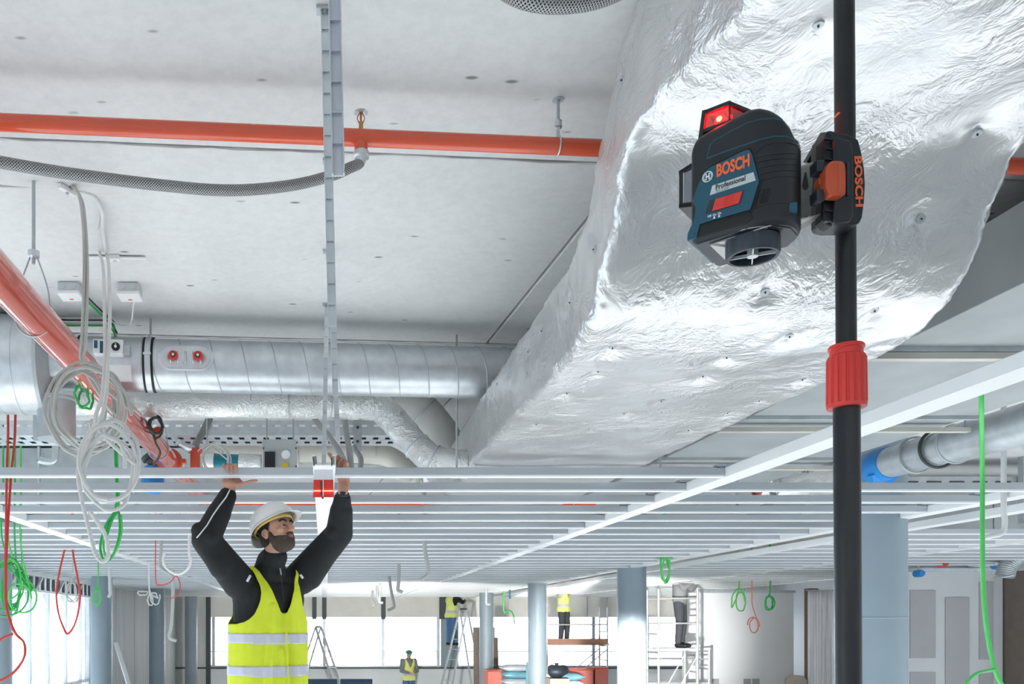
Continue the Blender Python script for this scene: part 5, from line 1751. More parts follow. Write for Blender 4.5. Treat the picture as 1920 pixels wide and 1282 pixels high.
WC, SC_ = 54.0, 51.0        # the right pane runs back to this corner
ring_ = [(B0, W0), (B1, W0), (SC_, WC), (SC_, W1), (B0, W1)]
MB().prism([TW(a, w, ZB1 - 2.2) for a, w in ring_], (0, 0, 0.0024)).build('window_cap', 'black_plastic', dev, bevel=0.0006)
MB().prism([TW(B0, W1 - 2, ZB0), TW(SC_, W1 - 2, ZB0), TW(SC_, W1 - 2, ZB1 - 2), TW(B0, W1 - 2, ZB1 - 2)], Wd * 0.002).build('window_back', 'black_plastic', dev)
for a, w, t in ((B0, W0, 0.0045), (B1, W0, 0.0022), (SC_, WC, 0.005), (SC_, W1, 0.004)):
    bar(TW(a, w, ZB0), TW(a, w, ZB1 - 1), t).build('window_post', 'black_plastic', dev)
for z in (ZB0 + 8.5, ZB1 - 4.0):
    t = 0.003 if z > 130 else 0.004
    bar(TW(B0, W0, z), TW(B1, W0, z), t).build('window_bar', 'black_plastic', dev)
    bar(TW(B1, W0, z), TW(SC_, WC, z), t).build('window_bar', 'black_plastic', dev)
MB().prism([TW(a, w, ZB0) for a, w in ring_], (0, 0, 0.008)).build('window_plinth', 'black_plastic', dev)
MB().prism([TW(B0 + 2, W0 + 0.3, ZB0 + 9), TW(B1, W0 + 0.3, ZB0 + 9), TW(B1, W0 + 0.3, ZB1 - 4), TW(B0 + 2, W0 + 0.3, ZB1 - 4)], Wd * 0.0005).build('red_pane', 'red_glass', dev)
MB().prism([TW(B1 + 0.4, W0 + 1, ZB0 + 9), TW(SC_ - 0.6, WC - 1.5, ZB0 + 9), TW(SC_ - 0.6, WC - 1.5, ZB1 - 4), TW(B1 + 0.4, W0 + 1, ZB1 - 4)], T * -0.0005).build('red_pane', 'red_glass', dev)
# prism cone lit from inside
MB().lathe([(0.010, 0), (0.0015, 0.012)], DV(25, 36, ZB0 + 7.5), (0, 0, 1), 24).build('mirror_cone', 'laser_red', dev, smooth=40)
MB().ball(DV(28.0, 21.5, 131), 0.0033, 14, 8).build('laser_emitter', 'laser_core', dev, smooth=True)
MB().ball(DV(27.0, 23.5, 130.5), 0.0062, 14, 8).build('laser_glow', 'laser_red', dev, smooth=True)
MB().ball(DV(36.0, 30.0, 134.5), (0.0012, 0.0012, 0.0018), 10, 6).build('laser_glow', 'laser_red', dev, smooth=True)
ll = bpy.data.lights.new('laser_light', 'POINT')
ll.energy = 1.2
ll.color = (1.0, 0.06, 0.04)
ll.shadow_soft_size = 0.004
lo = bpy.data.objects.new('laser_light', ll)
COL.objects.link(lo)
lo.parent = dev
lo.location = DV(24, 24, 136) - ORG[dev]

# front window: forward frame with clear pane
F0, F1 = -15.0, 6.0
fw_ = [(F0, 20), (F1, 20)]
top_z, bot_z = 88, 47
for w in (16, 58):
    MB().prism([DV(F1, w, 94), DV(F0, w, top_z), DV(F0, w, bot_z), DV(F1, w, 42), DV(F1, w, 48), DV(F0 + 4, w, bot_z + 4.5), DV(F0 + 4, w, top_z - 3), DV(F1, w, 87)], Wd * 0.003).build('front_frame', 'black_plastic', dev, bevel=0.0008)
MB().prism([DV(F0, 16, top_z), DV(F1, 16, 94), DV(F1, 16, 91), DV(F0, 16, top_z - 4)], Wd * 0.045).build('front_roof', 'black_plastic', dev)
MB().prism([DV(F0, 16, bot_z), DV(F1, 16, 42), DV(F1, 16, 45), DV(F0, 16, bot_z + 4)], Wd * 0.045).build('front_floor', 'black_plastic', dev)
MB().prism([DV(F0, 18, bot_z), DV(F0 + 2.2, 18, bot_z), DV(F0 + 2.2, 18, top_z), DV(F0, 18, top_z)], Wd * 0.04).build('front_face_frame', 'black_plastic', dev)
MB().prism([DV(F0 + 3, 17.5, bot_z + 4), DV(F1, 17.5, 47), DV(F1, 17.5, 88), DV(F0 + 3, 17.5, top_z - 3)], Wd * 0.0006).build('front_pane', 'lens_glass', dev)
MB().prism([DV(F0 + 3.4, 17.2, bot_z + 4), DV(F0 + 5.2, 17.2, bot_z + 3), DV(F0 + 5.2, 17.2, top_z - 2), DV(F0 + 3.4, 17.2, top_z - 3)], Wd * 0.001).build('pane_edge', 'silver_label', dev)
MB().prism([DV(F0 + 8, 30, bot_z + 3), DV(F1, 30, 46), DV(F1, 30, 76), DV(F0 + 8, 30, top_z - 14)], Wd * 0.014).build('inner_block', 'dark_slate_plastic', dev)

# adjusting wheel below
kc = DV(57, 32, -5)
mb = MB()
n = 80
prof = [(0.0245, 0.0), (0.0268, -0.0015), (0.0268, -0.0165), (0.0255, -0.019), (0.0225, -0.019), (0.0215, -0.012), (0.0215, -0.006)]
rings = []
for r, z in prof:
    rings.append([kc + Vector(((r - (0.0006 if (k % 5 == 0 and r > 0.026) else 0)) * math.cos(2 * math.pi * k / n), (r - (0.0006 if (k % 5 == 0 and r > 0.026) else 0)) * math.sin(2 * math.pi * k / n), z)) for k in range(n)])
vs = [q for r in rings for q in r]
fs = [(i * n + k, (i + 1) * n + k, (i + 1) * n + (k + 1) % n, i * n + (k + 1) % n) for i in range(len(rings) - 1) for k in range(n)]
fs += [tuple(range(n)), tuple(range(len(rings) * n - 1, (len(rings) - 1) * n - 1, -1))]
mb.add(vs, fs)
wh = mb.build('adjusting_wheel', 'dark_slate_plastic', dev, smooth=30)
for k in range(4):
    t = math.pi / 4 + math.pi / 2 * k + 0.35
    MB().beam(kc + Vector((0.005 * math.cos(t), 0.005 * math.sin(t), -0.0165)), kc + Vector((0.022 * math.cos(t), 0.022 * math.sin(t), -0.0165)), 0.0012, 0.0035).build('wheel_spoke', 'silver_label', wh)
MB().cyl(kc - Vector((0, 0, 0.006)), kc - Vector((0, 0, 0.0185)), 0.0055, n=24).build('wheel_hub', 'silver_label', wh, smooth=40)
MB().cyl(kc + Vector((0, 0, 0.0002)), kc + Vector((0, 0, 0.0012)), 0.030, n=48).build('washer', 'bracket_steel', dev)

# bent steel bracket: plate under the laser, upright plate gripped by the clamp
brk = thing('laser_bracket', 'bent steel bracket joining the laser level to the pole clamp', 'bracket', U(1500, 440, 0.93))
pu = [U(1470, 326, 0.955), U(1533, 301, 0.918), U(1541, 402, 0.918), U(1470, 452, 0.955)]
MB().prism(pu, Vector((0.3, 0.5, 0)).normalized() * 0.0015).build('upright_plate', 'bracket_plate', brk, bevel=0.0005)
MB().prism([pu[0], pu[1], pu[1] + Vector((0.002, 0.012, 0.004)), pu[0] + Vector((0.002, 0.012, 0.004))], (0, 0, 0.0012)).build('top_fold', 'bracket_plate', brk)
MB().prism([pu[3], pu[2], pu[2] + Vector((-0.010, -0.016, -0.006)), pu[3] + Vector((-0.010, -0.018, -0.004))], (0, 0, -0.0012)).build('bottom_fold', 'bracket_steel', brk)
MB().prism([DV(20, 10, -7), DV(78, 6, -7), pu[2] + Vector((-0.006, -0.012, -0.006)), pu[3] + Vector((-0.0, 0.0, -0.004)), DV(60, 74, -7), DV(20, 70, -7)], (0, 0, 0.0014)).build('base_plate', 'bracket_steel', brk)
# keyhole, small window and pressed brand in the upright plate
ex = (pu[1] - pu[0]).normalized()
en = Vector((-0.3, -0.5, 0)).normalized()
en = ex.cross(Vector((0, 0, 1))).normalized()


def on_plate(px, py, lift=0.0006):
    dr = U(px, py, 1.0) - EYE
    nn = ex.cross((pu[3] - pu[0]).normalized()).normalized()
    l = (pu[0] - EYE).dot(nn) / dr.dot(nn)
    return EYE + dr * l - dr.normalized() * lift


kp = [(1509, 323), (1512, 323), (1515, 340), (1516, 350), (1512, 356), (1508, 356), (1504, 350), (1505, 342)]
MB().prism([on_plate(x, y) for x, y in kp], Vector((0, 0.0003, 0))).build('keyhole', 'cable_dark', brk)
MB().prism([on_plate(x, y) for x, y in ((1510, 405), (1514, 405), (1517, 418), (1509, 421))], Vector((0, 0.0003, 0))).build('plate_cutout', 'cable_dark', brk)
q0 = on_plate(1501, 384, 0.0004)
text_mesh('BOSCH', 0.0085, 0.0005, q0, on_plate(1531, 369) - on_plate(1501, 384), (0, 0, 1), bold=0.0002, width=0.021).build('pressed_lettering', 'bracket_plate', brk)
# ================================================================== PEOPLE
def blob(name, prims, voxel, mat, parent, smooth=6, cut=None, solid=0.0, boundary=0):
    """one continuous skin grown over overlapping tapered limbs and ellipsoids"""
    mb = MB()
    for p in prims:
        if p[0] == 'cap':
            _, a, b, r0, r1 = p
            a, b = Vector(a), Vector(b)
            mb.cyl(a, b, r0, r1, 18)
            mb.ball(a, r0 * 0.998, 18, 12)
            mb.ball(b, r1 * 0.998, 18, 12)
        else:
            _, c, r = p[:3]
            mb.ball(c, r, 22, 14, p[3] if len(p) > 3 else None)
    me = mb.mesh('tmp_blob', Vector((0, 0, 0)))
    ob = bpy.data.objects.new('tmp_blob', me)
    COL.objects.link(ob)
    md = ob.modifiers.new('r', 'REMESH')
    md.mode = 'VOXEL'
    md.voxel_size = voxel
    if smooth:
        sm = ob.modifiers.new('s', 'SMOOTH')
        sm.factor = 0.5
        sm.iterations = smooth
    bpy.context.view_layer.update()
    dg = bpy.context.evaluated_depsgraph_get()
    m2 = bpy.data.meshes.new_from_object(ob.evaluated_get(dg))
    bpy.data.objects.remove(ob)
    bpy.data.meshes.remove(me)
    if cut is not None:
        bm = bmesh.new()
        bm.from_mesh(m2)
        dead = [f for f in bm.faces if not cut(f.calc_center_median())]
        bmesh.ops.delete(bm, geom=dead, context='FACES')
        for _ in range(boundary):
            new = {}
            for v in bm.verts:
                es = [e for e in v.link_edges if e.is_boundary]
                if len(es) == 2:
                    a, b = es[0].other_vert(v).co, es[1].other_vert(v).co
                    new[v] = v.co * 0.5 + (a + b) * 0.25
            for v, c in new.items():
                v.co = c
        bm.to_mesh(m2)
        bm.free()
    m2.transform(Matrix.Translation(-ORG[parent]))
    m2.materials.clear()
    o = link(name, m2, mat, parent, ORG[parent], smooth=True)
    if solid:
        sd_ = o.modifiers.new('solid', 'SOLIDIFY')
        sd_.thickness = solid
        sd_.offset = 1
    return o


# ---------------------------------------------------------------- the worker fixing the centre rail
fa = math.radians(33)
Fw = Vector((math.sin(fa), -math.cos(fa), 0))       # where his chest points
Lw = Vector((math.cos(fa), math.sin(fa), 0))        # towards his left hand
C0 = U(503, 1170, 4.86)                             # torso axis at eye height
C0.z = 0


def B(l, f, z):
    return C0 + Lw * l + Fw * f + Vector((0, 0, z))


wk = thing('person', 'bearded worker in white helmet, black jacket and yellow vest reaching up to the rail', 'person', B(0, 0, 1.335))
zb = 1.335
rs_, re_, rw_ = B(-0.185, 0.0, 2.735), U(386, 1012, 4.66), U(431, 921, 4.80)
ls_, le_, lw_ = B(0.205, 0.02, 2.77), U(636, 1000, 4.90), U(643, 922, 4.76)
neck0, neck1 = B(0.0, 0.01, 2.80), U(513, 1042, 4.78)
# head frame: face turned to his left and up
ya, pi_ = math.radians(52), math.radians(17)
Hf = Vector((math.sin(ya) * math.cos(pi_), -math.cos(ya) * math.cos(pi_), math.sin(pi_)))
Hl = Vector((math.cos(ya), math.sin(ya), 0))
Hu = Hl.cross(Hf).normalized()
if Hu.z < 0:
    Hu = -Hu
HC = U(517, 998, 4.76)
RH = Matrix((Hl, Hf, Hu)).transposed()      # columns: left, forward, up


def H(l, f, u):
    return HC + Hl * l + Hf * f + Hu * u


def hand_prims(base, fingers, palm):
    out = []
    for a, b, r0, r1 in palm:
        out.append(('cap', a, b, r0, r1))
    for chain in fingers:
        for (a, ra), (b, rb2) in zip(chain[:-1], chain[1:]):
            out.append(('cap', a, b, ra, rb2))
    return out


# his right hand (image left): wraps the first slat from behind, thumb along the underside
yb = 4.74
rp = [(rw_, U(434, 906, yb + 0.02), 0.030, 0.033), (U(424, 905, yb + 0.03), U(447, 906, yb + 0.02), 0.028, 0.026), (U(434, 900, yb + 0.03), U(428, 889, yb + 0.035), 0.030, 0.026), (U(442, 899, yb + 0.03), U(440, 889, yb + 0.035), 0.026, 0.022)]
rf = []
for k, (x0, x1, dy) in enumerate(((443, 442, 0), (435, 434.5, 3), (427, 427, 2), (419, 419.5, 0))):
    r = 0.0096 - 0.0007 * k
    rf.append([(U(x0, 893, 4.745), r + 0.001), (U(x0, 874, 4.718), r), (U(x1, 871, 4.672), r), (U(x1, 873.5, 4.632), r * 0.95), (U(x1, 883 + dy - (6 if k == 3 else 0), 4.627), r * 0.85)])
rf.append([(U(444, 908, yb), 0.013), (U(460, 906, yb - 0.01), 0.011), (U(471, 902, yb - 0.02), 0.0095), (U(481, 901, yb - 0.03), 0.0075)])
# his left hand (image right): fist closing on the hanger strip
lp = [(lw_, U(645, 903, 4.80), 0.029, 0.032), (U(645, 903, 4.80), U(640, 878, 4.77), 0.034, 0.036), (U(648, 884, 4.78), U(636, 868, 4.76), 0.030, 0.026), (U(632, 868, 4.75), U(648, 873, 4.77), 0.022, 0.022)]
lf = []
for k, (x0, y0, x1, y1, x2, y2) in enumerate(((629, 861, 620, 853, 616, 850), (634, 855, 627, 866, 627, 875), (641.5, 859, 635, 869, 635, 878), (649, 865, 643, 874, 642.5, 882))):
    r = 0.0092 - 0.0006 * k
    lf.append([(U(x0 + 3, y0 + 4, 4.755), r + 0.002), (U(x0, y0, 4.715), r), (U(x1, y1, 4.700), r), (U(x2, y2, 4.712), r * 0.88)])
lf.append([(U(636, 880, 4.74), 0.013), (U(629, 872, 4.715), 0.011), (U(622, 858, 4.705), 0.0095), (U(617, 852, 4.70), 0.008)])

head = [('ell', H(0, 0.0, 0.035), (0.076, 0.096, 0.092), RH), ('ell', H(0, 0.026, -0.03), (0.062, 0.072, 0.075), RH), ('ell', H(0, 0.050, -0.070), (0.045, 0.044, 0.042), RH),
        ('ell', H(0, 0.086, 0.028), (0.050, 0.016, 0.014), RH),                                     # brow
        ('cap', H(0, 0.092, 0.020), H(0, 0.122, -0.020), 0.0095, 0.0130), ('ell', H(0, 0.110, -0.026), (0.020, 0.014, 0.011), RH),   # nose
        ('ell', H(0.040, 0.070, -0.012), (0.022, 0.020, 0.018), RH), ('ell', H(-0.040, 0.070, -0.012), (0.022, 0.020, 0.018), RH),     # cheekbones
        ('ell', H(0, 0.090, -0.054), (0.026, 0.012, 0.012), RH), ('ell', H(0, 0.085, -0.085), (0.022, 0.014, 0.016), RH),
        ('ell', H(-0.078, -0.008, -0.012), (0.010, 0.020, 0.032), RH), ('ell', H(0.078, -0.008, -0.012), (0.010, 0.020, 0.032), RH)]
# hollow of the ear and eye sockets come from the separate pieces below
torso = [('cap', B(-0.07, 0, 2.60), B(-0.06, 0, 2.2), 0.105, 0.105), ('cap', B(0.07, 0, 2.60), B(0.06, 0, 2.2), 0.105, 0.105), ('cap', B(-0.07, 0, 2.62), B(0.07, 0, 2.62), 0.115, 0.115), ('cap', B(-0.06, 0, 2.40), B(0.06, 0, 2.40), 0.105, 0.105), ('cap', B(-0.06, 0, 2.20), B(0.06, 0, 2.20), 0.110, 0.110),
         ('cap', B(0, 0, 2.62), B(0, 0, 2.20), 0.12, 0.12), ('cap', B(-0.15, 0, 2.73), B(0.17, 0.01, 2.74), 0.062, 0.062)]
legs = []
for s in (-1, 1):
    legs += [('cap', B(s * 0.09, 0, 2.18), B(s * 0.10, 0.02, 1.82), 0.085, 0.060), ('cap', B(s * 0.10, 0.02, 1.82), B(s * 0.11, -0.01, 1.43), 0.058, 0.042), ('cap', B(s * 0.11, -0.02, 1.385), B(s * 0.12, 0.13, 1.37), 0.040, 0.030)]
arms = [('cap', rs_, re_, 0.055, 0.042), ('cap', re_, rw_, 0.042, 0.028), ('cap', ls_, le_, 0.055, 0.042), ('cap', le_, lw_, 0.042, 0.028), ('cap', neck0, neck1, 0.062, 0.056), ('cap', neck1, H(0, -0.01, -0.05), 0.056, 0.055)]
blob('body', head + torso + legs + arms + hand_prims(rw_, rf, rp) + hand_prims(lw_, lf, lp), 0.0042, 'skin', wk, smooth=2)
# jacket with sleeves and stand-up collar
elb = lambda a, b, k: a.lerp(b, k)
jack = [('cap', B(-0.085, 0, 2.62), B(-0.08, 0, 2.18), 0.126, 0.126), ('cap', B(0.085, 0, 2.62), B(0.08, 0, 2.18), 0.126, 0.126), ('cap', B(-0.085, 0.0, 2.64), B(0.09, 0.0, 2.64), 0.130, 0.130), ('cap', B(-0.08, 0, 2.30), B(0.08, 0, 2.30), 0.128, 0.128), ('cap', B(-0.08, 0, 2.16), B(0.08, 0, 2.16), 0.13, 0.13), ('cap', B(0, 0, 2.62), B(0, 0, 2.20), 0.14, 0.14),
        ('cap', B(-0.16, 0, 2.725), B(0.19, 0.01, 2.745), 0.078, 0.082),
        ('cap', rs_, re_, 0.098, 0.080), ('cap', re_, elb(re_, rw_, 0.55), 0.080, 0.068), ('cap', elb(re_, rw_, 0.5), elb(re_, rw_, 0.90), 0.068, 0.052),
        ('cap', ls_, le_, 0.100, 0.080), ('cap', le_, elb(le_, lw_, 0.55), 0.080, 0.066), ('cap', elb(le_, lw_, 0.5), elb(le_, lw_, 0.82), 0.064, 0.050),
        ('cap', B(0.0, 0.01, 2.79), B(0.005, 0.02, 2.85), 0.096, 0.084), ('cap', B(0.005, 0.02, 2.85), neck1 + Vector((0.004, 0.01, -0.005)), 0.082, 0.074),
        # cloth folds
        ('cap', re_ + Vector((-0.035, 0.0, 0.05)), re_ + Vector((0.03, -0.04, 0.01)), 0.048, 0.05), ('cap', le_ + Vector((0.03, 0, 0.01)), le_ + Vector((-0.04, -0.05, 0.0)), 0.050, 0.045),
        ('cap', elb(rs_, re_, 0.5) + Vector((0, -0.03, -0.03)), elb(rs_, re_, 0.85) + Vector((0, -0.02, -0.03)), 0.075, 0.06),
        ('cap', elb(ls_, le_, 0.2) + Vector((0, 0, -0.04)), elb(ls_, le_, 0.75) + Vector((0, 0, -0.035)), 0.085, 0.06)]
jk = blob('jacket', jack, 0.008, 'jacket_black', wk, smooth=5)
# trousers
trs = []
for s in (-1, 1):
    trs += [('cap', B(s * 0.085, 0, 2.16), B(s * 0.10, 0.02, 1.82), 0.115, 0.085), ('cap', B(s * 0.10, 0.02, 1.82), B(s * 0.11, -0.01, 1.46), 0.085, 0.072)]
trs += [('cap', B(-0.06, 0, 2.16), B(0.06, 0, 2.16), 0.12, 0.12)]
blob('trousers', trs, 0.012, 'work_trousers', wk, smooth=4)
for s in (-1, 1):
    blob('boot', [('cap', B(s * 0.11, -0.02, 1.385), B(s * 0.12, 0.14, 1.375), 0.050, 0.040), ('cap', B(s * 0.11, -0.02, 1.38), B(s * 0.11, -0.015, 1.48), 0.05, 0.052)], 0.01, 'black_rubber', wk, smooth=3)
# hi-vis vest cut from a larger torso shell
vest_prims = [('cap', B(-0.088, 0, 2.64), B(-0.090, 0, 1.94), 0.146, 0.150), ('cap', B(0.090, 0, 2.64), B(0.090, 0, 1.94), 0.146, 0.150), ('cap', B(-0.090, 0.0, 2.64), B(0.095, 0.0, 2.64), 0.148, 0.148), ('cap', B(-0.09, 0, 2.30), B(0.09, 0, 2.30), 0.147, 0.147), ('cap', B(-0.09, 0, 2.06), B(0.09, 0, 2.06), 0.148, 0.148), ('cap', B(-0.09, 0, 1.94), B(0.09, 0, 1.94), 0.150, 0.150), ('cap', B(0, 0, 2.62), B(0, 0, 1.98), 0.155, 0.158),
              ('cap', B(-0.15, 0, 2.725), B(0.17, 0.01, 2.745), 0.094, 0.096), ('cap', B(0, 0, 2.72), B(0, 0, 2.85), 0.11, 0.09),
              ('cap', B(0.06, 0.13, 2.62), B(0.10, 0.14, 2.1), 0.03, 0.035), ('cap', B(-0.05, 0.13, 2.60), B(-0.09, 0.14, 2.15), 0.028, 0.03), ('cap', B(0.0, 0.14, 2.35), B(0.02, 0.15, 2.1), 0.03, 0.03)]


def local(p):
    q = p - C0
    return q.dot(Lw), q.dot(Fw), q.z


def vest_keep(p):
    l, f, z = local(p)
    if z < 2.0:
        return False
    # armholes: rounded openings on both sides
    for s, c in ((-1, -0.245), (1, 0.255)):
        if s * l > 0 and ((l - c) / 0.125) ** 2 + ((z - 2.70) / 0.20) ** 2 < 1 and True:
            return False
        if abs(l) > 0.165 and z > 2.70:
            return False
    # V neck
    if z > 2.56 and f > 0.0 and abs(l - 0.015) < 0.02 + (z - 2.56) * 0.40:
        return False
    if z > 2.79 and abs(l - 0.01) < 0.09:
        return False
    if z > 2.83:
        return False
    return True


vst = blob('vest', vest_prims, 0.0075, 'hivis', wk, smooth=4, cut=vest_keep, solid=0.004, boundary=8)
for z0, z1 in ((2.395, 2.452), (2.215, 2.272)):
    def keep(p, z0=z0, z1=z1):
        l, f, z = local(p)
        return z0 < z + 0.02 * f < z1
    big = [(q[0], q[1], q[2], q[3] + 0.0035, q[4] + 0.0035) if q[0] == 'cap' else q for q in vest_prims]
    blob('reflective_tape', big, 0.0075, 'reflective', vst, smooth=4, cut=keep, solid=0.0035, boundary=6)
# front closure edge, white shoulder flashes, sleeve piping, red cuff tab
MB().tube(spline([B(0.015, 0.166, 2.56), B(0.018, 0.176, 2.45), B(0.02, 0.182, 2.33), B(0.02, 0.190, 2.2), B(0.02, 0.195, 2.06)], 6), 0.004, 6).build('front_seam', 'hivis', vst, smooth=True)
MB().tube(spline([B(0.012, 0.098, 2.83), B(0.012, 0.118, 2.78), B(0.013, 0.135, 2.71), B(0.015, 0.146, 2.63)], 6), 0.003, 6).build('zip', 'watch', jk, smooth=True)
MB().beam(B(0.012, 0.110, 2.815), B(0.012, 0.125, 2.775), 0.006, 0.006).build('zip_pull', 'galvanised', jk)


def stick(px, py, obs, lift=0.003):
    dr = (U(px, py, 1.0) - EYE).normalized()
    h = obs.ray_cast(EYE, dr)
    return (h[0] - dr * lift) if h[0] is not None else None


bm = bmesh.new(); bm.from_mesh(jk.data); bm.transform(Matrix.Translation(ORG[wk])); bvj = BVHTree.FromBMesh(bm); bm.free()


def jline(name, pix, r, mat, n=5):
    q = []
    for (a, b), (c, d) in zip(pix[:-1], pix[1:]):
        q += [(a + (c - a) * k / n, b + (d - b) * k / n) for k in range(n)]
    q.append(pix[-1])
    pts = [p for p in (stick(x, y, bvj, 0.001) for x, y in q) if p is not None]
    if len(pts) > 2:
        MB().tube(pts, r, 6).build(name, mat, jk, smooth=True)


jline('white_piping', [(431, 918), (424, 932), (410, 950), (399, 966), (388, 985), (376, 1000), (369, 1008)], 0.0042, 'white_ink')
jline('white_flash', [(463, 1090), (469, 1079)], 0.008, 'white_ink')
jline('white_flash', [(563, 1077), (568, 1084)], 0.008, 'white_ink')
jline('cuff_tab', [(405, 919), (414, 915)], 0.012, 'red_plastic')
wd_ = (lw_ - le_).normalized()
wq = lw_ + wd_ * -0.018
MB().lathe([(0.0335, -0.011), (0.036, -0.009), (0.036, 0.009), (0.0335, 0.011)], wq, wd_, 28, caps=False).build('watch_strap', 'watch', wk, smooth=40)
MB().box(wq + Vector((0.0, -0.037, 0.0)), (0.030, 0.008, 0.026)).build('watch_case', 'watch', wk, bevel=0.003)

# face: beard, moustache, brows, eyes, lips, hair, ear fold
beard = [('ell', H(0, 0.034, -0.066), (0.064, 0.066, 0.060), RH), ('ell', H(0, 0.054, -0.092), (0.048, 0.048, 0.034), RH), ('cap', H(0.061, 0.006, -0.015), H(0.060, 0.018, -0.06), 0.012, 0.020), ('cap', H(-0.061, 0.006, -0.015), H(-0.060, 0.018, -0.06), 0.012, 0.020),
         ('cap', H(-0.028, 0.089, -0.050), H(0, 0.103, -0.041), 0.008, 0.010), ('cap', H(0.028, 0.089, -0.050), H(0, 0.103, -0.041), 0.008, 0.010), ('cap', H(-0.03, 0.085, -0.05), H(-0.03, 0.075, -0.085), 0.011, 0.014), ('cap', H(0.03, 0.085, -0.05), H(0.03, 0.075, -0.085), 0.011, 0.014), ('ell', H(0, 0.088, -0.088), (0.028, 0.018, 0.018), RH)]


def beard_keep(p):
    q = p - HC
    l, f, u = q.dot(Hl), q.dot(Hf), q.dot(Hu)
    lim = -0.036 - 0.25 * (f - 0.02) if abs(l) > 0.028 else 0.0
    if abs(l) > 0.052 and f < 0.035:
        lim = 0.0
    return u < lim and f > -0.02 + (-0.10 - u) * 0.0


blob('beard', beard, 0.005, 'beard', wk, smooth=3, cut=beard_keep, solid=0.002, boundary=4)
MB().tube(spline([H(-0.022, 0.092, -0.0575), H(-0.008, 0.104, -0.0540), H(0, 0.105, -0.0550), H(0.008, 0.104, -0.0540), H(0.022, 0.092, -0.0575)], 5), 0.0036, 8).build('lips', 'lips', wk, smooth=True)
MB().tube(spline([H(-0.018, 0.094, -0.0620), H(0, 0.104, -0.063), H(0.018, 0.094, -0.0620)], 5), 0.0040, 8).build('lips', 'lips', wk, smooth=True)
for s in (-1, 1):
    e = MB().ball(H(s * 0.031, 0.0815, 0.004), 0.0118, 16, 10).build('eye', 'eye_white', wk, smooth=True)
    gaze = (Hf * 0.9 + Hu * 0.22 - Hl * 0.18).normalized()
    MB().ball(H(s * 0.031, 0.0815, 0.004) + gaze * 0.0082, 0.0064, 14, 8).build('iris', 'eye_dark', e, smooth=True)
    MB().tube(spline([H(s * 0.046, 0.086, 0.006), H(s * 0.038, 0.0945, 0.0135), H(s * 0.028, 0.0975, 0.0145), H(s * 0.017, 0.0945, 0.008)], 5), 0.0042, 8).build('eyelid', 'skin', wk, smooth=True)
    MB().tube(spline([H(s * 0.046, 0.088, -0.002), H(s * 0.034, 0.095, -0.0075), H(s * 0.019, 0.094, -0.003)], 5), 0.0035, 8).build('eyelid', 'skin', wk, smooth=True)
    MB().tube(spline([H(s * 0.056, 0.084, 0.027), H(s * 0.044, 0.0965, 0.035), H(s * 0.028, 0.103, 0.033), H(s * 0.013, 0.103, 0.026)], 5), [0.003] + [0.0052] * 14 + [0.004], 8).build('eyebrow', 'hair', wk, smooth=True)
    MB().torus(H(s * 0.086, -0.008, -0.010), Hl, 0.019, 0.0045, 20, 6).build('ear_rim', 'skin', wk, smooth=True)
    MB().ball(H(s * 0.083, -0.010, -0.030), 0.009, 12, 8).build('ear_lobe', 'skin', wk, smooth=True)


def hair_keep(p):
    q = p - HC
    l, f, u = q.dot(Hl), q.dot(Hf), q.dot(Hu)
    return u > -0.075 and (f < 0.012 + 0.5 * u if abs(l) > 0.05 else f < -0.02)


blob('hair', [('ell', H(0, -0.010, 0.030), (0.083, 0.098, 0.096), RH), ('ell', H(0, -0.035, -0.03), (0.070, 0.066, 0.055), RH)], 0.006, 'hair', wk, smooth=3, cut=hair_keep, solid=0.002, boundary=4)

# helmet (a thing worn: its own shell, brim, band, ridge) kept with its wearer as clothing
HU = (Hu * 0.985 - Hf * 0.17).normalized()
HF2 = (Hf - HU * Hf.dot(HU)).normalized()
HL2 = Hl
hc = H(0, -0.008, 0.050)
mb = MB()
nu, nv = 56, 14
vs = []
for i in range(nv + 1):
    ph = math.pi / 2 * i / nv
    for k in range(nu):
        t = 2 * math.pi * k / nu
        a, b, c = 0.117 * math.cos(ph), 0.138 * math.cos(ph), 0.118 * math.sin(ph) ** 0.92
        vs.append(hc + HL2 * (a * math.cos(t)) + HF2 * (b * math.sin(t)) + HU * c)
fs = [(i * nu + k, i * nu + (k + 1) % nu, (i + 1) * nu + (k + 1) % nu, (i + 1) * nu + k) for i in range(nv) for k in range(nu)]
# brim: peak at the front, small lip all round, neck flare behind
b0 = len(vs)
for ring_i, (ext, drop) in enumerate(((0.0, 0.0), (0.5, -0.010), (1.0, -0.018))):
    for k in range(nu):
        t = 2 * math.pi * k / nu
        front = max(0, math.sin(t)) ** 3
        back = max(0, -math.sin(t)) ** 2
        e = ext * (0.010 + 0.042 * front + 0.008 * back)
        dz = drop * (0.9 + 0.5 * front + 2.6 * back)
        vs.append(hc + HL2 * ((0.117 + e) * math.cos(t)) + HF2 * ((0.138 + e) * math.sin(t)) + HU * dz)
for i in range(2):
    for k in range(nu):
        fs.append((b0 + (i + 1) * nu + k, b0 + (i + 1) * nu + (k + 1) % nu, b0 + i * nu + (k + 1) % nu, b0 + i * nu + k))
mb.add(vs, fs)
hm = mb.build('helmet', 'helmet_white', wk, smooth=50)
q = hm.modifiers.new('solid', 'SOLIDIFY'); q.thickness = 0.003; q.offset = -1
for l in (-0.035, 0.0, 0.035):
    pts = []
    for k in range(13):
        ph = -0.95 + 1.9 * k / 12
        pts.append(hc + HL2 * (l * math.cos(ph * 0.6)) + HF2 * (0.136 * math.sin(ph)) + HU * (0.116 * math.cos(ph) ** 0.92 - abs(l) * 0.15 - 0.001))
    MB().tube(pts, 0.006 if l == 0 else 0.004, 8).build('crown_ridge', 'helmet_white', hm, smooth=True)
mb = MB()
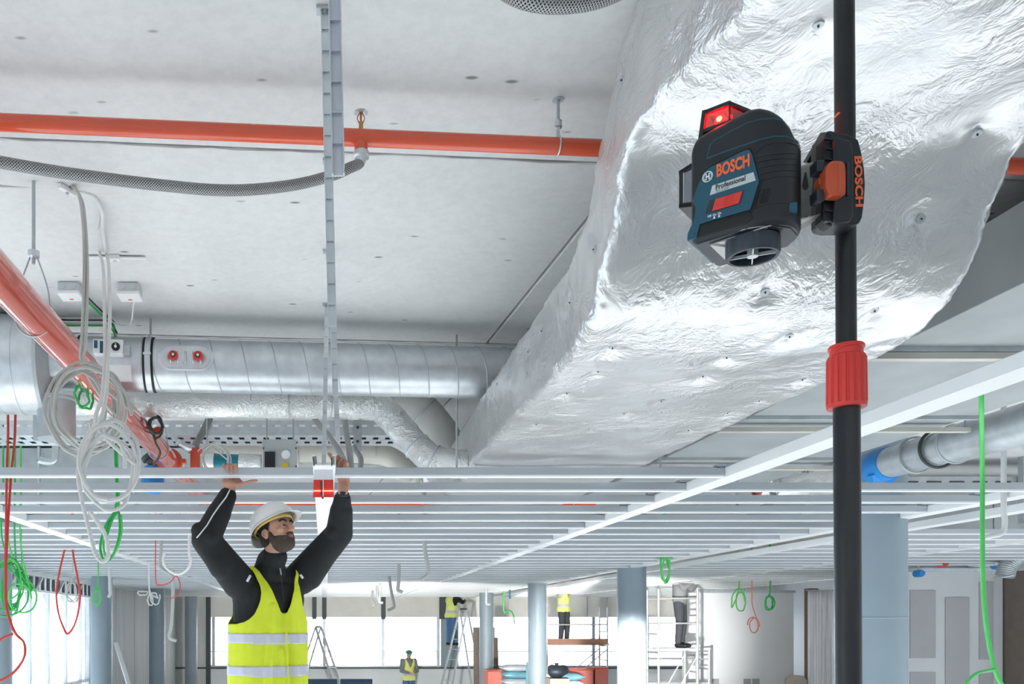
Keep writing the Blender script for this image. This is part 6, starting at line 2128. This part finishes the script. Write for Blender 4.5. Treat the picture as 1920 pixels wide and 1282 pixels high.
for r_off, z0, z1 in ((0.0, -0.004, 0.02),):
    for z in (z0, z1):
        for k in range(nu):
            t = 2 * math.pi * k / nu
            mb.v.append(hc + HL2 * (0.100 * math.cos(t)) + HF2 * (0.118 * math.sin(t)) + HU * (z - 0.018))
mb.f = [(k, (k + 1) % nu, nu + (k + 1) % nu, nu + k) for k in range(nu)]
bd = mb.build('sweatband', 'helmet_band', hm, smooth=True)
q = bd.modifiers.new('solid', 'SOLIDIFY'); q.thickness = 0.004

# red laser target plate held at the rail end
tg = thing('laser_target', 'small red laser target plate hanging at the end of the centre rail', 'target plate', U(607, 934, 4.27))
MB().prism([U(588, 899, 4.27), U(625, 899, 4.27), U(626, 932, 4.27), U(587, 932, 4.27)], (0, 0.003, 0)).build('red_plate', 'red_plastic', tg, bevel=0.001)
MB().prism([U(589, 880, 4.275), U(624, 880, 4.275), U(625, 899, 4.275), U(588, 899, 4.275)], (0, 0.002, 0)).build('clear_top', 'film_clear', tg)
MB().prism([U(588, 919, 4.267), U(625, 919, 4.267), U(625, 921, 4.267), U(588, 921, 4.267)], (0, 0.001, 0)).build('laser_line', 'laser_red', tg)
MB().beam(U(606, 900, 4.264), U(606, 932, 4.264), 0.004, 0.004, up=(0, 1, 0)).build('pointer', 'white_ink', tg)
MB().beam(U(602, 902, 4.264), U(603, 928, 4.264), 0.008, 0.004, up=(0, 1, 0)).build('dark_stem', 'cable_dark', tg)
MB().ball(U(605, 933, 4.262), 0.006, 10, 6).build('knob', 'cable_dark', tg)
MB().beam(U(589, 873, 4.28), U(587, 856, 4.28), 0.006, 0.006).build('clip_arm', 'cable_dark', tg)
MB().beam(U(622, 873, 4.28), U(622, 858, 4.28), 0.006, 0.006).build('clip_arm', 'cable_dark', tg)

# working platform under him, mostly below the frame
pf = thing('work_platform', 'dark blue mobile work platform under the worker, its rail just in view', 'platform', B(0, 0, 0))
bx, by = B(0, 0, 0).x, B(0, 0, 0).y
MB().span((bx - 0.42, by - 0.62, 1.29), (bx + 0.62, by + 0.52, 1.335)).build('deck', 'board_beige', pf)
for x in (bx - 0.40, bx + 0.60):
    for y in (by - 0.60, by + 0.50):
        MB().cyl((x, y, 0.06), (x, y, 1.29), 0.022, n=12).build('leg', 'ladder_metal', pf, smooth=40)
        MB().cyl((x - 0.02, y, 0.05), (x + 0.02, y, 0.05), 0.05, n=16).build('castor', 'black_rubber', pf, smooth=40)
for y in (by - 0.60, by + 0.50):
    MB().cyl((bx - 0.40, y, 0.35), (bx + 0.60, y, 0.95), 0.014, n=10).build('brace', 'ladder_metal', pf)
for x in (bx + 0.30, bx + 0.60):
    MB().cyl((x, by + 0.50, 1.335), (x, by + 0.50, 2.13), 0.018, n=12).build('guard_post', 'platform_blue', pf)
MB().cyl((bx + 0.18, by + 0.50, 2.135), (bx + 0.40, by + 0.50, 2.135), 0.022, n=14).build('guard_rail', 'platform_blue', pf, smooth=40)
MB().cyl((bx + 0.42, by + 0.50, 2.135), (bx + 0.62, by + 0.50, 2.135), 0.022, n=14).build('guard_rail', 'platform_blue', pf, smooth=40)
# ================================================================== FAR WORKERS
def far_person(label, foot, face, arms, mats, helmet, vest=True, lean=(0, 0), bag=None):
    """foot: point between the feet; face: heading; arms: (right elbow, right hand, left elbow, left hand) as (left, forward, up) in metres"""
    f = Vector((math.sin(face), -math.cos(face), 0))
    l = Vector((math.cos(face), math.sin(face), 0))
    foot = Vector(foot)

    def P(a, b, z):
        k = max(0, z - 0.9)
        return foot + l * (a + lean[0] * k) + f * (b + lean[1] * k) + Vector((0, 0, z))
    o = thing('person', label, 'person', foot)
    hd = P(0, 0.03, 1.60)
    sh = {-1: P(-0.19, 0, 1.42), 1: P(0.19, 0, 1.42)}
    el = {-1: P(*arms[0]), 1: P(*arms[2])}
    ha = {-1: P(*arms[1]), 1: P(*arms[3])}
    pr = [('ell', hd, (0.075, 0.09, 0.115)), ('cap', P(0, 0, 1.40), hd, 0.055, 0.055), ('cap', P(-0.1, 0, 1.36), P(0.1, 0, 1.36), 0.10, 0.10), ('cap', P(0, 0, 1.36), P(0, 0, 0.95), 0.12, 0.12), ('cap', P(-0.07, 0, 0.95), P(0.07, 0, 0.95), 0.11, 0.11)]
    for s in (-1, 1):
        pr += [('cap', sh[s], el[s], 0.055, 0.042), ('cap', el[s], ha[s], 0.042, 0.032), ('ell', ha[s], (0.038, 0.038, 0.045)),
               ('cap', P(s * 0.09, 0, 0.92), P(s * 0.11, 0.03, 0.50), 0.085, 0.058), ('cap', P(s * 0.11, 0.03, 0.50), P(s * 0.12, 0, 0.09), 0.056, 0.042), ('cap', P(s * 0.12, -0.02, 0.045), P(s * 0.13, 0.14, 0.04), 0.04, 0.035)]
        for q in range(4):
            b = ha[s] + l * (0.016 * (q - 1.5)) + f * 0.02
            pr.append(('cap', b, b + (ha[s] - el[s]).normalized() * 0.06 + f * 0.02, 0.012, 0.010))
        pr.append(('cap', ha[s], ha[s] - l * (s * 0.045) + f * 0.02, 0.013, 0.011))
    blob('body', pr, 0.016, 'skin', o, smooth=2)
    jk_ = [('cap', P(-0.1, 0, 1.36), P(0.1, 0, 1.36), 0.125, 0.125), ('cap', P(0, 0, 1.36), P(0, 0, 0.98), 0.145, 0.145), ('cap', P(-0.06, 0, 0.95), P(0.06, 0, 0.95), 0.125, 0.125), ('cap', P(0, 0, 1.42), P(0, 0.01, 1.49), 0.08, 0.065)]
    for s in (-1, 1):
        jk_ += [('cap', sh[s], el[s], 0.078, 0.062), ('cap', el[s], el[s].lerp(ha[s], 0.85), 0.062, 0.048)]
    blob('jacket', jk_, 0.02, mats[0], o, smooth=3)
    tr_ = []
    for s in (-1, 1):
        tr_ += [('cap', P(s * 0.08, 0, 0.92), P(s * 0.11, 0.03, 0.50), 0.108, 0.08), ('cap', P(s * 0.11, 0.03, 0.50), P(s * 0.12, 0, 0.13), 0.08, 0.065)]
    blob('trousers', tr_, 0.02, mats[1], o, smooth=3)
    for s in (-1, 1):
        blob('shoe', [('cap', P(s * 0.12, -0.03, 0.055), P(s * 0.13, 0.15, 0.045), 0.05, 0.042)], 0.018, 'black_rubber', o, smooth=2)
    if vest:
        vp = [('cap', P(-0.1, 0, 1.36), P(0.1, 0, 1.36), 0.140, 0.140), ('cap', P(0, 0, 1.36), P(0, 0, 0.90), 0.165, 0.165), ('cap', P(-0.07, 0, 0.9), P(0.07, 0, 0.9), 0.145, 0.145)]

        def vk(p):
            q = p - foot
            a, b, z = q.dot(l) - lean[0] * max(0, q.z - .9), q.dot(f) - lean[1] * max(0, q.z - .9), q.z
            return z > 0.84 and not (abs(a) > 0.15 and z > 1.2) and not (z > 1.2 and b > 0 and abs(a) < (z - 1.2) * 0.4) and z < 1.47
        v = blob('vest', vp, 0.018, mats[2], o, smooth=3, cut=vk, solid=0.006, boundary=4)
        vb2 = [(q[0], q[1], q[2], q[3] + 0.006, q[4] + 0.006) for q in vp]
        blob('reflective_tape', vb2, 0.018, 'reflective', v, smooth=3, cut=lambda p: 0.98 < (p - foot).z < 1.05, solid=0.005, boundary=4)
    R3 = Matrix((l, f, Vector((0, 0, 1)))).transposed()
    h = MB()
    h.ball(hd + Vector((0, 0, 0.035)), (0.105, 0.125, 0.11), 20, 12, R3)
    h.ball(hd + f * 0.07 + Vector((0, 0, 0.035)), (0.09, 0.09, 0.012), 18, 8, R3)
    if helmet:
        # keep the upper dome and brim only
        m = MB()
        keep_v = [q.z > hd.z + 0.015 for q in h.v]
        m.v = h.v
        m.f = [g for g in h.f if all(keep_v[i] for i in g)]
        m.build('helmet', helmet, o, smooth=50)
    else:
        blob('hair', [('ell', hd + Vector((0, 0, 0.02)) - f * 0.012, (0.083, 0.095, 0.11), R3)], 0.012, 'hair', o, smooth=2, cut=lambda p: (p - hd).z > 0.03 or (p - hd).dot(f) < -0.03, solid=0.004)
    for s in (-1, 1):
        MB().ball(hd + l * (s * 0.03) + f * 0.083 + Vector((0, 0, 0.008)), 0.012, 8, 6).build('eye', 'eye_dark', o, smooth=True)
    MB().ball(hd + f * 0.098 - Vector((0, 0, 0.018)), (0.013, 0.018, 0.022), 10, 8, R3).build('nose', 'skin', o, smooth=True)
    MB().ball(hd + f * 0.084 - Vector((0, 0, 0.058)), (0.024, 0.01, 0.006), 10, 6, R3).build('mouth', 'lips', o, smooth=True)
    return o


far_person('distant worker in green helmet and yellow vest standing on the floor, looking down', (2.50, 25.3, 0), 0.25,
           [(-0.24, 0.06, 1.12), (-0.06, 0.28, 1.06), (0.24, 0.06, 1.12), (0.08, 0.28, 1.10)], ('grey_clothes', 'jeans', 'hivis_pale'), 'helmet_green')
LADX, LADY = 3.92, 25.05
far_person('distant worker in yellow vest and blue jeans standing high on the ladder', (LADX - 0.10, 25.72, 1.86), 2.2,
           [(-0.20, 0.25, 1.30), (-0.08, 0.46, 1.36), (0.22, 0.2, 1.36), (0.12, 0.45, 1.42)], ('jacket_black', 'jeans', 'hivis_pale'), 'helmet_white', lean=(0.0, 0.10))
far_person('distant worker in pale yellow vest standing on the timber scaffold deck', (6.42, 22.88, 1.99), 0.6,
           [(-0.30, 0.10, 1.58), (-0.16, 0.22, 1.78), (0.30, 0.10, 1.58), (0.18, 0.22, 1.78)], ('box_grey', 'work_trousers', 'hivis_pale'), 'helmet_white')
far_person('distant worker in grey clothes climbing the scaffold tower beside the white partition', (7.25, 17.40, 2.02), 0.9,
           [(-0.28, 0.15, 1.20), (-0.14, 0.34, 1.36), (0.28, 0.15, 1.20), (0.14, 0.34, 1.36)], ('grey_clothes', 'work_trousers', 'hivis_pale'), None, vest=False)


# ================================================================== LADDERS, SCAFFOLDS
def a_ladder(label, top, feet_front, feet_back, w=0.42):
    o = thing('step_ladder', label, 'ladder', ((feet_front[0] + feet_back[0]) / 2, (feet_front[1] + feet_back[1]) / 2, 0), 'aluminium step ladders')
    top = Vector(top)
    ff, fb = Vector(feet_front), Vector(feet_back)
    sd_ = (ff - fb).cross(Vector((0, 0, 1))).normalized()
    for s in (-1, 1):
        MB().beam(ff + sd_ * (s * w / 2), top + sd_ * (s * w * 0.32), 0.03, 0.07).build('rail', 'ladder_metal', o)
        MB().beam(fb + sd_ * (s * w / 2), top + sd_ * (s * w * 0.32), 0.025, 0.05).build('rear_rail', 'ladder_metal', o)
    n = int(top.z / 0.28)
    for k in range(1, n):
        t = k / n
        p = ff.lerp(top, t)
        ww = w * (1 - t) + w * 0.64 * t
        MB().beam(p - sd_ * (ww / 2), p + sd_ * (ww / 2), 0.07, 0.025).build('rung', 'ladder_metal', o)
    MB().box(top, (0.16, 0.3, 0.05)).build('top_cap', 'black_plastic', o)
    return o


a_ladder('aluminium step ladder carrying the distant worker in blue jeans', (4.12, 25.25, 2.95), (3.30, 24.2, 0), (4.70, 25.6, 0))
a_ladder('aluminium step ladder standing open before the far windows beside the worker vest', (-0.18, 25.6, 2.42), (0.62, 24.9, 0), (-0.95, 26.0, 0))


def tower(label, x0, x1, y0, y1, h, deck, timber=True):
    o = thing('scaffold_tower', label, 'scaffold', ((x0 + x1) / 2, (y0 + y1) / 2, 0))
    for x in (x0, x1):
        for y in (y0, y1):
            MB().cyl((x, y, 0.08), (x, y, h), 0.025, n=10).build('upright', 'ladder_metal', o, smooth=40)
            MB().cyl((x - 0.02, y, 0.08), (x + 0.02, y, 0.08), 0.08, n=16).build('castor', 'black_rubber', o, smooth=40)
        z = 0.4
        while z < h:
            MB().cyl((x, y0, z), (x, y1, z), 0.018, n=8).build('rung', 'ladder_metal', o)
            z += 0.38
    for y in (y0, y1):
        for z in (deck + 0.5, deck + 1.0):
            if z < h + 0.02:
                MB().cyl((x0, y, z), (x1, y, z), 0.018, n=8).build('guard_rail', 'ladder_metal', o)
        MB().cyl((x0, y, 0.5), (x1, y, deck - 0.15), 0.016, n=8).build('diagonal_brace', 'ladder_metal', o)
    n = 3
    for k in range(n):
        yy0 = y0 + (y1 - y0) * k / n
        MB().span((x0 - 0.06, yy0 + 0.01, deck - 0.045), (x1 + 0.06, yy0 + (y1 - y0) / n - 0.01, deck)).build('deck_plank', 'timber' if timber else 'ladder_metal', o)
    if timber:
        MB().span((x0, y0 - 0.03, deck - 0.02), (x1, y0 - 0.01, deck + 0.13)).build('toe_board', 'timber', o)
    return o


tower('mobile scaffold with a brown timber deck before the far windows', 5.9, 7.5, 22.6, 23.25, 2.95, 1.99)
tower('slim scaffold tower with metal decks beside the white partition', 6.72, 7.5, 17.15, 17.75, 3.2, 2.02, False)
tower('low scaffold trestle with railings before the white partition', 6.85, 8.25, 18.3, 18.9, 1.95, 1.25, False)

# ================================================================== MATERIAL STACKS ON THE FLOOR
def pallet(o, x0, x1, y0, y1):
    for k in range(5):
        y = y0 + (y1 - y0) * k / 5
        MB().span((x0, y + 0.01, 0.10), (x1, y + (y1 - y0) / 5 - 0.01, 0.125)).build('pallet_board', 'timber', o)
    for k in range(3):
        x = x0 + (x1 - x0 - 0.1) * k / 2
        MB().span((x, y0, 0), (x + 0.1, y1, 0.10)).build('pallet_block', 'timber', o)


def sack_stack(label, x0, x1, y0, y1, ztop, mats, seed):
    rr = random.Random(seed)
    pl = thing('pallet', 'timber pallet under the ' + label, 'pallet', ((x0 + x1) / 2, (y0 + y1) / 2, 0))
    pallet(pl, x0 - 0.05, x1 + 0.05, y0, y1)
    z = 0.126
    k = 0
    sacks = []
    while z < ztop - 0.05:
        h = 0.16
        mb = MB()
        cx = (x0 + x1) / 2 + rr.uniform(-0.03, 0.03)
        # pillow-shaped sack
        nx, ny = 10, 8
        vs = []
        for sgn in (-1, 1):
            for j in range(ny + 1):
                for i in range(nx + 1):
                    u, v = i / nx * 2 - 1, j / ny * 2 - 1
                    e = (1 - abs(u) ** 4) * (1 - abs(v) ** 4)
                    vs.append((cx + u * (x1 - x0) / 2, (y0 + y1) / 2 + v * (y1 - y0) / 2, z + h / 2 + sgn * h / 2 * (0.15 + 0.85 * e)))
        q = (nx + 1) * (ny + 1)
        fs = []
        for j in range(ny):
            for i in range(nx):
                a = j * (nx + 1) + i
                fs.append((a, a + nx + 1, a + nx + 2, a + 1))
                fs.append((q + a, q + a + 1, q + a + nx + 2, q + a + nx + 1))
        per = [i for i in range(nx + 1)] + [j * (nx + 1) + nx for j in range(1, ny + 1)] + [ny * (nx + 1) + i for i in range(nx - 1, -1, -1)] + [j * (nx + 1) for j in range(ny - 1, 0, -1)]
        for a, b in zip(per, per[1:] + per[:1]):
            fs.append((a, b, q + b, q + a))
        mb.add(vs, fs)
        o = mb.build('sack', mats[k % len(mats)], None, smooth=60)
        sacks.append(o)
        z += h
        k += 1
    names = ['topmost', 'second', 'third', 'fourth', 'fifth', 'sixth', 'seventh', 'eighth', 'ninth', 'tenth']
    for i, o in enumerate(sacks[::-1]):
        tag(o, names[i] + (' sack of the ' if i == 0 else ' sack down the ') + label, 'sack', label)


sack_stack('blue and white stack left of the columns', 4.15, 4.85, 19.6, 20.2, 1.52, ('bag_white', 'bag_blue', 'bag_white'), 1)
sack_stack('white stack before the columns', 5.25, 5.80, 18.9, 19.4, 1.40, ('bag_white', 'bag_blue'), 2)
pn = thing('insulation_board', 'grey-white insulation board leaning on the sack stack', 'board', (4.75, 19.0, 0))
MB().prism([(4.45, 18.8, 0.02), (5.05, 18.8, 0.02), (5.10, 19.1, 1.56), (4.55, 19.1, 1.66)], (0, 0.06, 0)).build('board', 'bag_white', pn)
MB().prism([(4.43, 18.79, 0.02), (4.47, 18.79, 0.02), (4.57, 19.09, 1.66), (4.53, 19.09, 1.66)], (0, 0.07, 0)).build('edge_tape', 'bag_blue', pn)
sk = thing('rubbish_sack', 'dark grey filled sack on top of the white sack stack', 'sack', (5.0, 18.9, 1.35))
blob('sack_body', [('ell', (5.05, 18.55, 1.47), (0.20, 0.16, 0.15)), ('ell', (5.2, 18.6, 1.50), (0.13, 0.12, 0.12)), ('ell', (4.95, 18.55, 1.52), (0.10, 0.10, 0.11))], 0.025, 'dark_slate_plastic', sk, smooth=2)
MB().cyl((5.05, 18.55, 1.58), (5.05, 18.55, 1.66), 0.03, 0.05, 10).build('tied_neck', 'dark_slate_plastic', sk, smooth=40)
MB().span((4.86, 18.35, 0.0), (5.28, 18.78, 1.33)).build('plinth_box', 'board_beige', sk)
for lab, x0, x1, y0, z1 in (('faded red site container beside the sack stacks, wider one', 5.62, 6.28, 19.9, 1.43), ('faded red site container right of the wider one', 6.32, 6.62, 19.9, 1.46), ('small faded red box in front of a far round column', 3.95, 4.30, 20.6, 1.36)):
    o = thing('site_container', lab, 'container', ((x0 + x1) / 2, y0 + 0.3, 0), 'faded red site containers')
    MB().span((x0, y0, 0), (x1, y0 + 0.6, z1)).build('body', 'pink_red', o, bevel=0.02)
    MB().span((x0 - 0.015, y0 - 0.015, z1), (x1 + 0.015, y0 + 0.615, z1 + 0.03)).build('lid', 'red_fitting', o, bevel=0.01)
    for x in (x0 + 0.05, x1 - 0.05):
        MB().box((x, y0 - 0.008, z1 * 0.7), (0.03, 0.02, 0.10)).build('latch', 'galvanised_dull', o)
cr = thing('brown_board', 'brown sheet leaning behind a far round column', 'board', (4.2, 22.8, 0))
MB().prism([(3.95, 22.45, 0), (4.62, 22.45, 0), (4.60, 22.6, 2.15), (4.52, 22.62, 2.15), (4.52, 22.62, 2.42), (3.95, 22.62, 2.42)], (0, 0.05, 0)).build('sheet', 'brown_post', cr)
MB().span((3.9, 22.38, 0), (4.66, 22.44, 0.06)).build('foot_batten', 'timber', cr)
bd_ = thing('beige_board', 'beige rounded board leaning before the brown post', 'board', (10.1, 18.3, 0))
MB().prism([(9.55, 18.0, 0), (10.15, 18.0, 0), (10.33, 18.25, 1.30), (10.26, 18.27, 1.40), (10.0, 18.27, 1.42), (9.88, 18.26, 1.34)], (0, 0.05, 0)).build('sheet', 'board_beige', bd_, bevel=0.01)
MB().span((9.6, 17.95, 0), (10.1, 17.99, 0.05)).build('foot_batten', 'timber', bd_)
# translucent dust sheet hung in the doorway beside the post
pc = thing('dust_sheet', 'white plastic dust sheet hanging in the doorway beside the brown post', 'dust sheet', (11.2, 18.6, 0))
for x0, x1 in ((10.55, 10.84), (10.86, 11.06)):
    mb = MB()
    nx, nz = 16, 14
    vs = [(x0 + (x1 - x0) * i / nx, 18.6 + 0.03 * math.sin(i * 1.9 + 0.12 * j), 0.02 + (3.22 - 0.02) * j / nz) for j in range(nz + 1) for i in range(nx + 1)]
    fs = [(j * (nx + 1) + i, j * (nx + 1) + i + 1, (j + 1) * (nx + 1) + i + 1, (j + 1) * (nx + 1) + i) for j in range(nz) for i in range(nx)]
    mb.add(vs, fs)
    q = mb.build('sheet_panel', 'film_white', pc, smooth=True)
    md = q.modifiers.new('solid', 'SOLIDIFY'); md.thickness = 0.004
MB().cyl((10.5, 18.6, 3.24), (11.1, 18.6, 3.24), 0.015, n=8).build('hanging_rail', 'galvanised', pc)
ps = thing('leaning_plank', 'white plank leaning against the concrete wall between the left columns', 'plank', (-3.1, 17.6, 0))
MB().beam((-3.45, 16.8, 0.02), (-4.30, 17.6, 2.12), 0.09, 0.03).build('plank', 'rail_white', ps)
MB().beam((-3.445, 16.79, 0.03), (-3.47, 16.82, 0.10), 0.10, 0.04).build('end_band', 'galvanised', ps)
# services above the plasterboard wall
for k, (px, py, m, lab) in enumerate(((1766, 1056, 'red_fitting', 'small red valve on the services above the plasterboard wall'), (1870, 1057, 'blue_wrap', 'round blue capped pipe end above the plasterboard wall'), (1722, 1075, 'blue_wrap', 'tiny blue pipe cap above the plasterboard wall left part'))):
    o = thing('capped_pipe', lab, 'pipe', U(px, py, 11.6))
    r = 0.075 if k == 1 else 0.05
    MB().lathe([(r * 0.7, -0.06), (r, -0.05), (r, 0.05), (r * 0.8, 0.08)], U(px, py, 11.7), (0, -1, 0), 20).build('cap', m, o, smooth=40)
    MB().cyl(U(px, py, 11.72), U(px, py, 12.0), r * 0.6, n=16).build('pipe_end', 'galvanised_dull', o, smooth=40)
    MB().cyl(U(px, py, 11.9), Vector((U(px, py, 11.9).x, 11.9, Z_SLAB)), 0.012, n=8).build('hanger_rod', 'galvanised_dull', o)
fx = thing('flexible_duct', 'grey crinkled flexible duct hanging at the right edge by the plasterboard wall', 'duct', U(1900, 1090, 11.2))
mb = MB()
pts = spline([U(1950, 1030, 11.0), U(1915, 1040, 11.0), U(1892, 1058, 11.0), U(1884, 1080, 11.0)], 14)
mb.tube(pts, [0.10 + 0.008 * (k % 2) for k in range(len(pts))], 20)
mb.build('corrugated_hose', 'galvanised_dull', fx, smooth=50)
MB().torus(pts[-1], (0.2, 0, -1), 0.105, 0.012, 24, 6).build('end_ring', 'galvanised', fx, smooth=True)

# ================================================================== ADDED LAMPS (unseen, brighten the column and the far hall)
def added_lamp(label, base, head_z, target, watts, cone):
    base = Vector(base)
    hd_ = base + Vector((0, 0, head_z))
    aim = (Vector(target) - hd_).normalized()
    fl_ = thing('added_lamp', label, 'added_lamp', base, 'added lamps')
    for k in range(3):
        t = 2 * math.pi * k / 3 + 0.4
        MB().cyl(base + Vector((0.45 * math.cos(t), 0.45 * math.sin(t), 0.0)), base + Vector((0, 0, head_z * 0.55)), 0.014, n=8).build('leg', 'ladder_metal', fl_)
    MB().cyl(base + Vector((0, 0, head_z * 0.45)), hd_ - Vector((0, 0, 0.1)), 0.016, n=10).build('mast', 'ladder_metal', fl_)
    Rq = aim.to_track_quat('-Y', 'Z').to_matrix()
    MB().box(hd_, (0.26, 0.08, 0.20), Rq).build('lamp_housing', 'black_plastic', fl_, bevel=0.01)
    MB().box(hd_ + aim * 0.042, (0.22, 0.004, 0.16), Rq).build('lamp_face', 'lamp_face', fl_)
    sl = bpy.data.lights.new('added_lamp_beam', 'SPOT')
    sl.energy = watts
    sl.spot_size = math.radians(cone)
    sl.spot_blend = 0.6
    sl.shadow_soft_size = 0.10
    sl.color = (1.0, 0.97, 0.92)
    so = bpy.data.objects.new('added_lamp_beam', sl)
    COL.objects.link(so)
    so.parent = fl_
    so.location = hd_ + aim * 0.06 - base
    so.rotation_euler = aim.to_track_quat('-Z', 'Y').to_euler()


added_lamp('unseen added lamp on a low tripod aimed at the bright column', (3.2, 8.2, 0), 1.35, (4.43, 12.3, 1.6), 5000, 30)
added_lamp('unseen added lamp on a low tripod lighting the far end of the hall', (0.9, 13.6, 0), 1.0, (3.0, 26.9, 2.5), 1700, 80)
added_lamp('unseen added lamp on a low tripod lighting the white partition', (6.4, 12.8, 0), 1.0, (8.6, 19.6, 3.0), 220, 100)
bpy.context.view_layer.update()
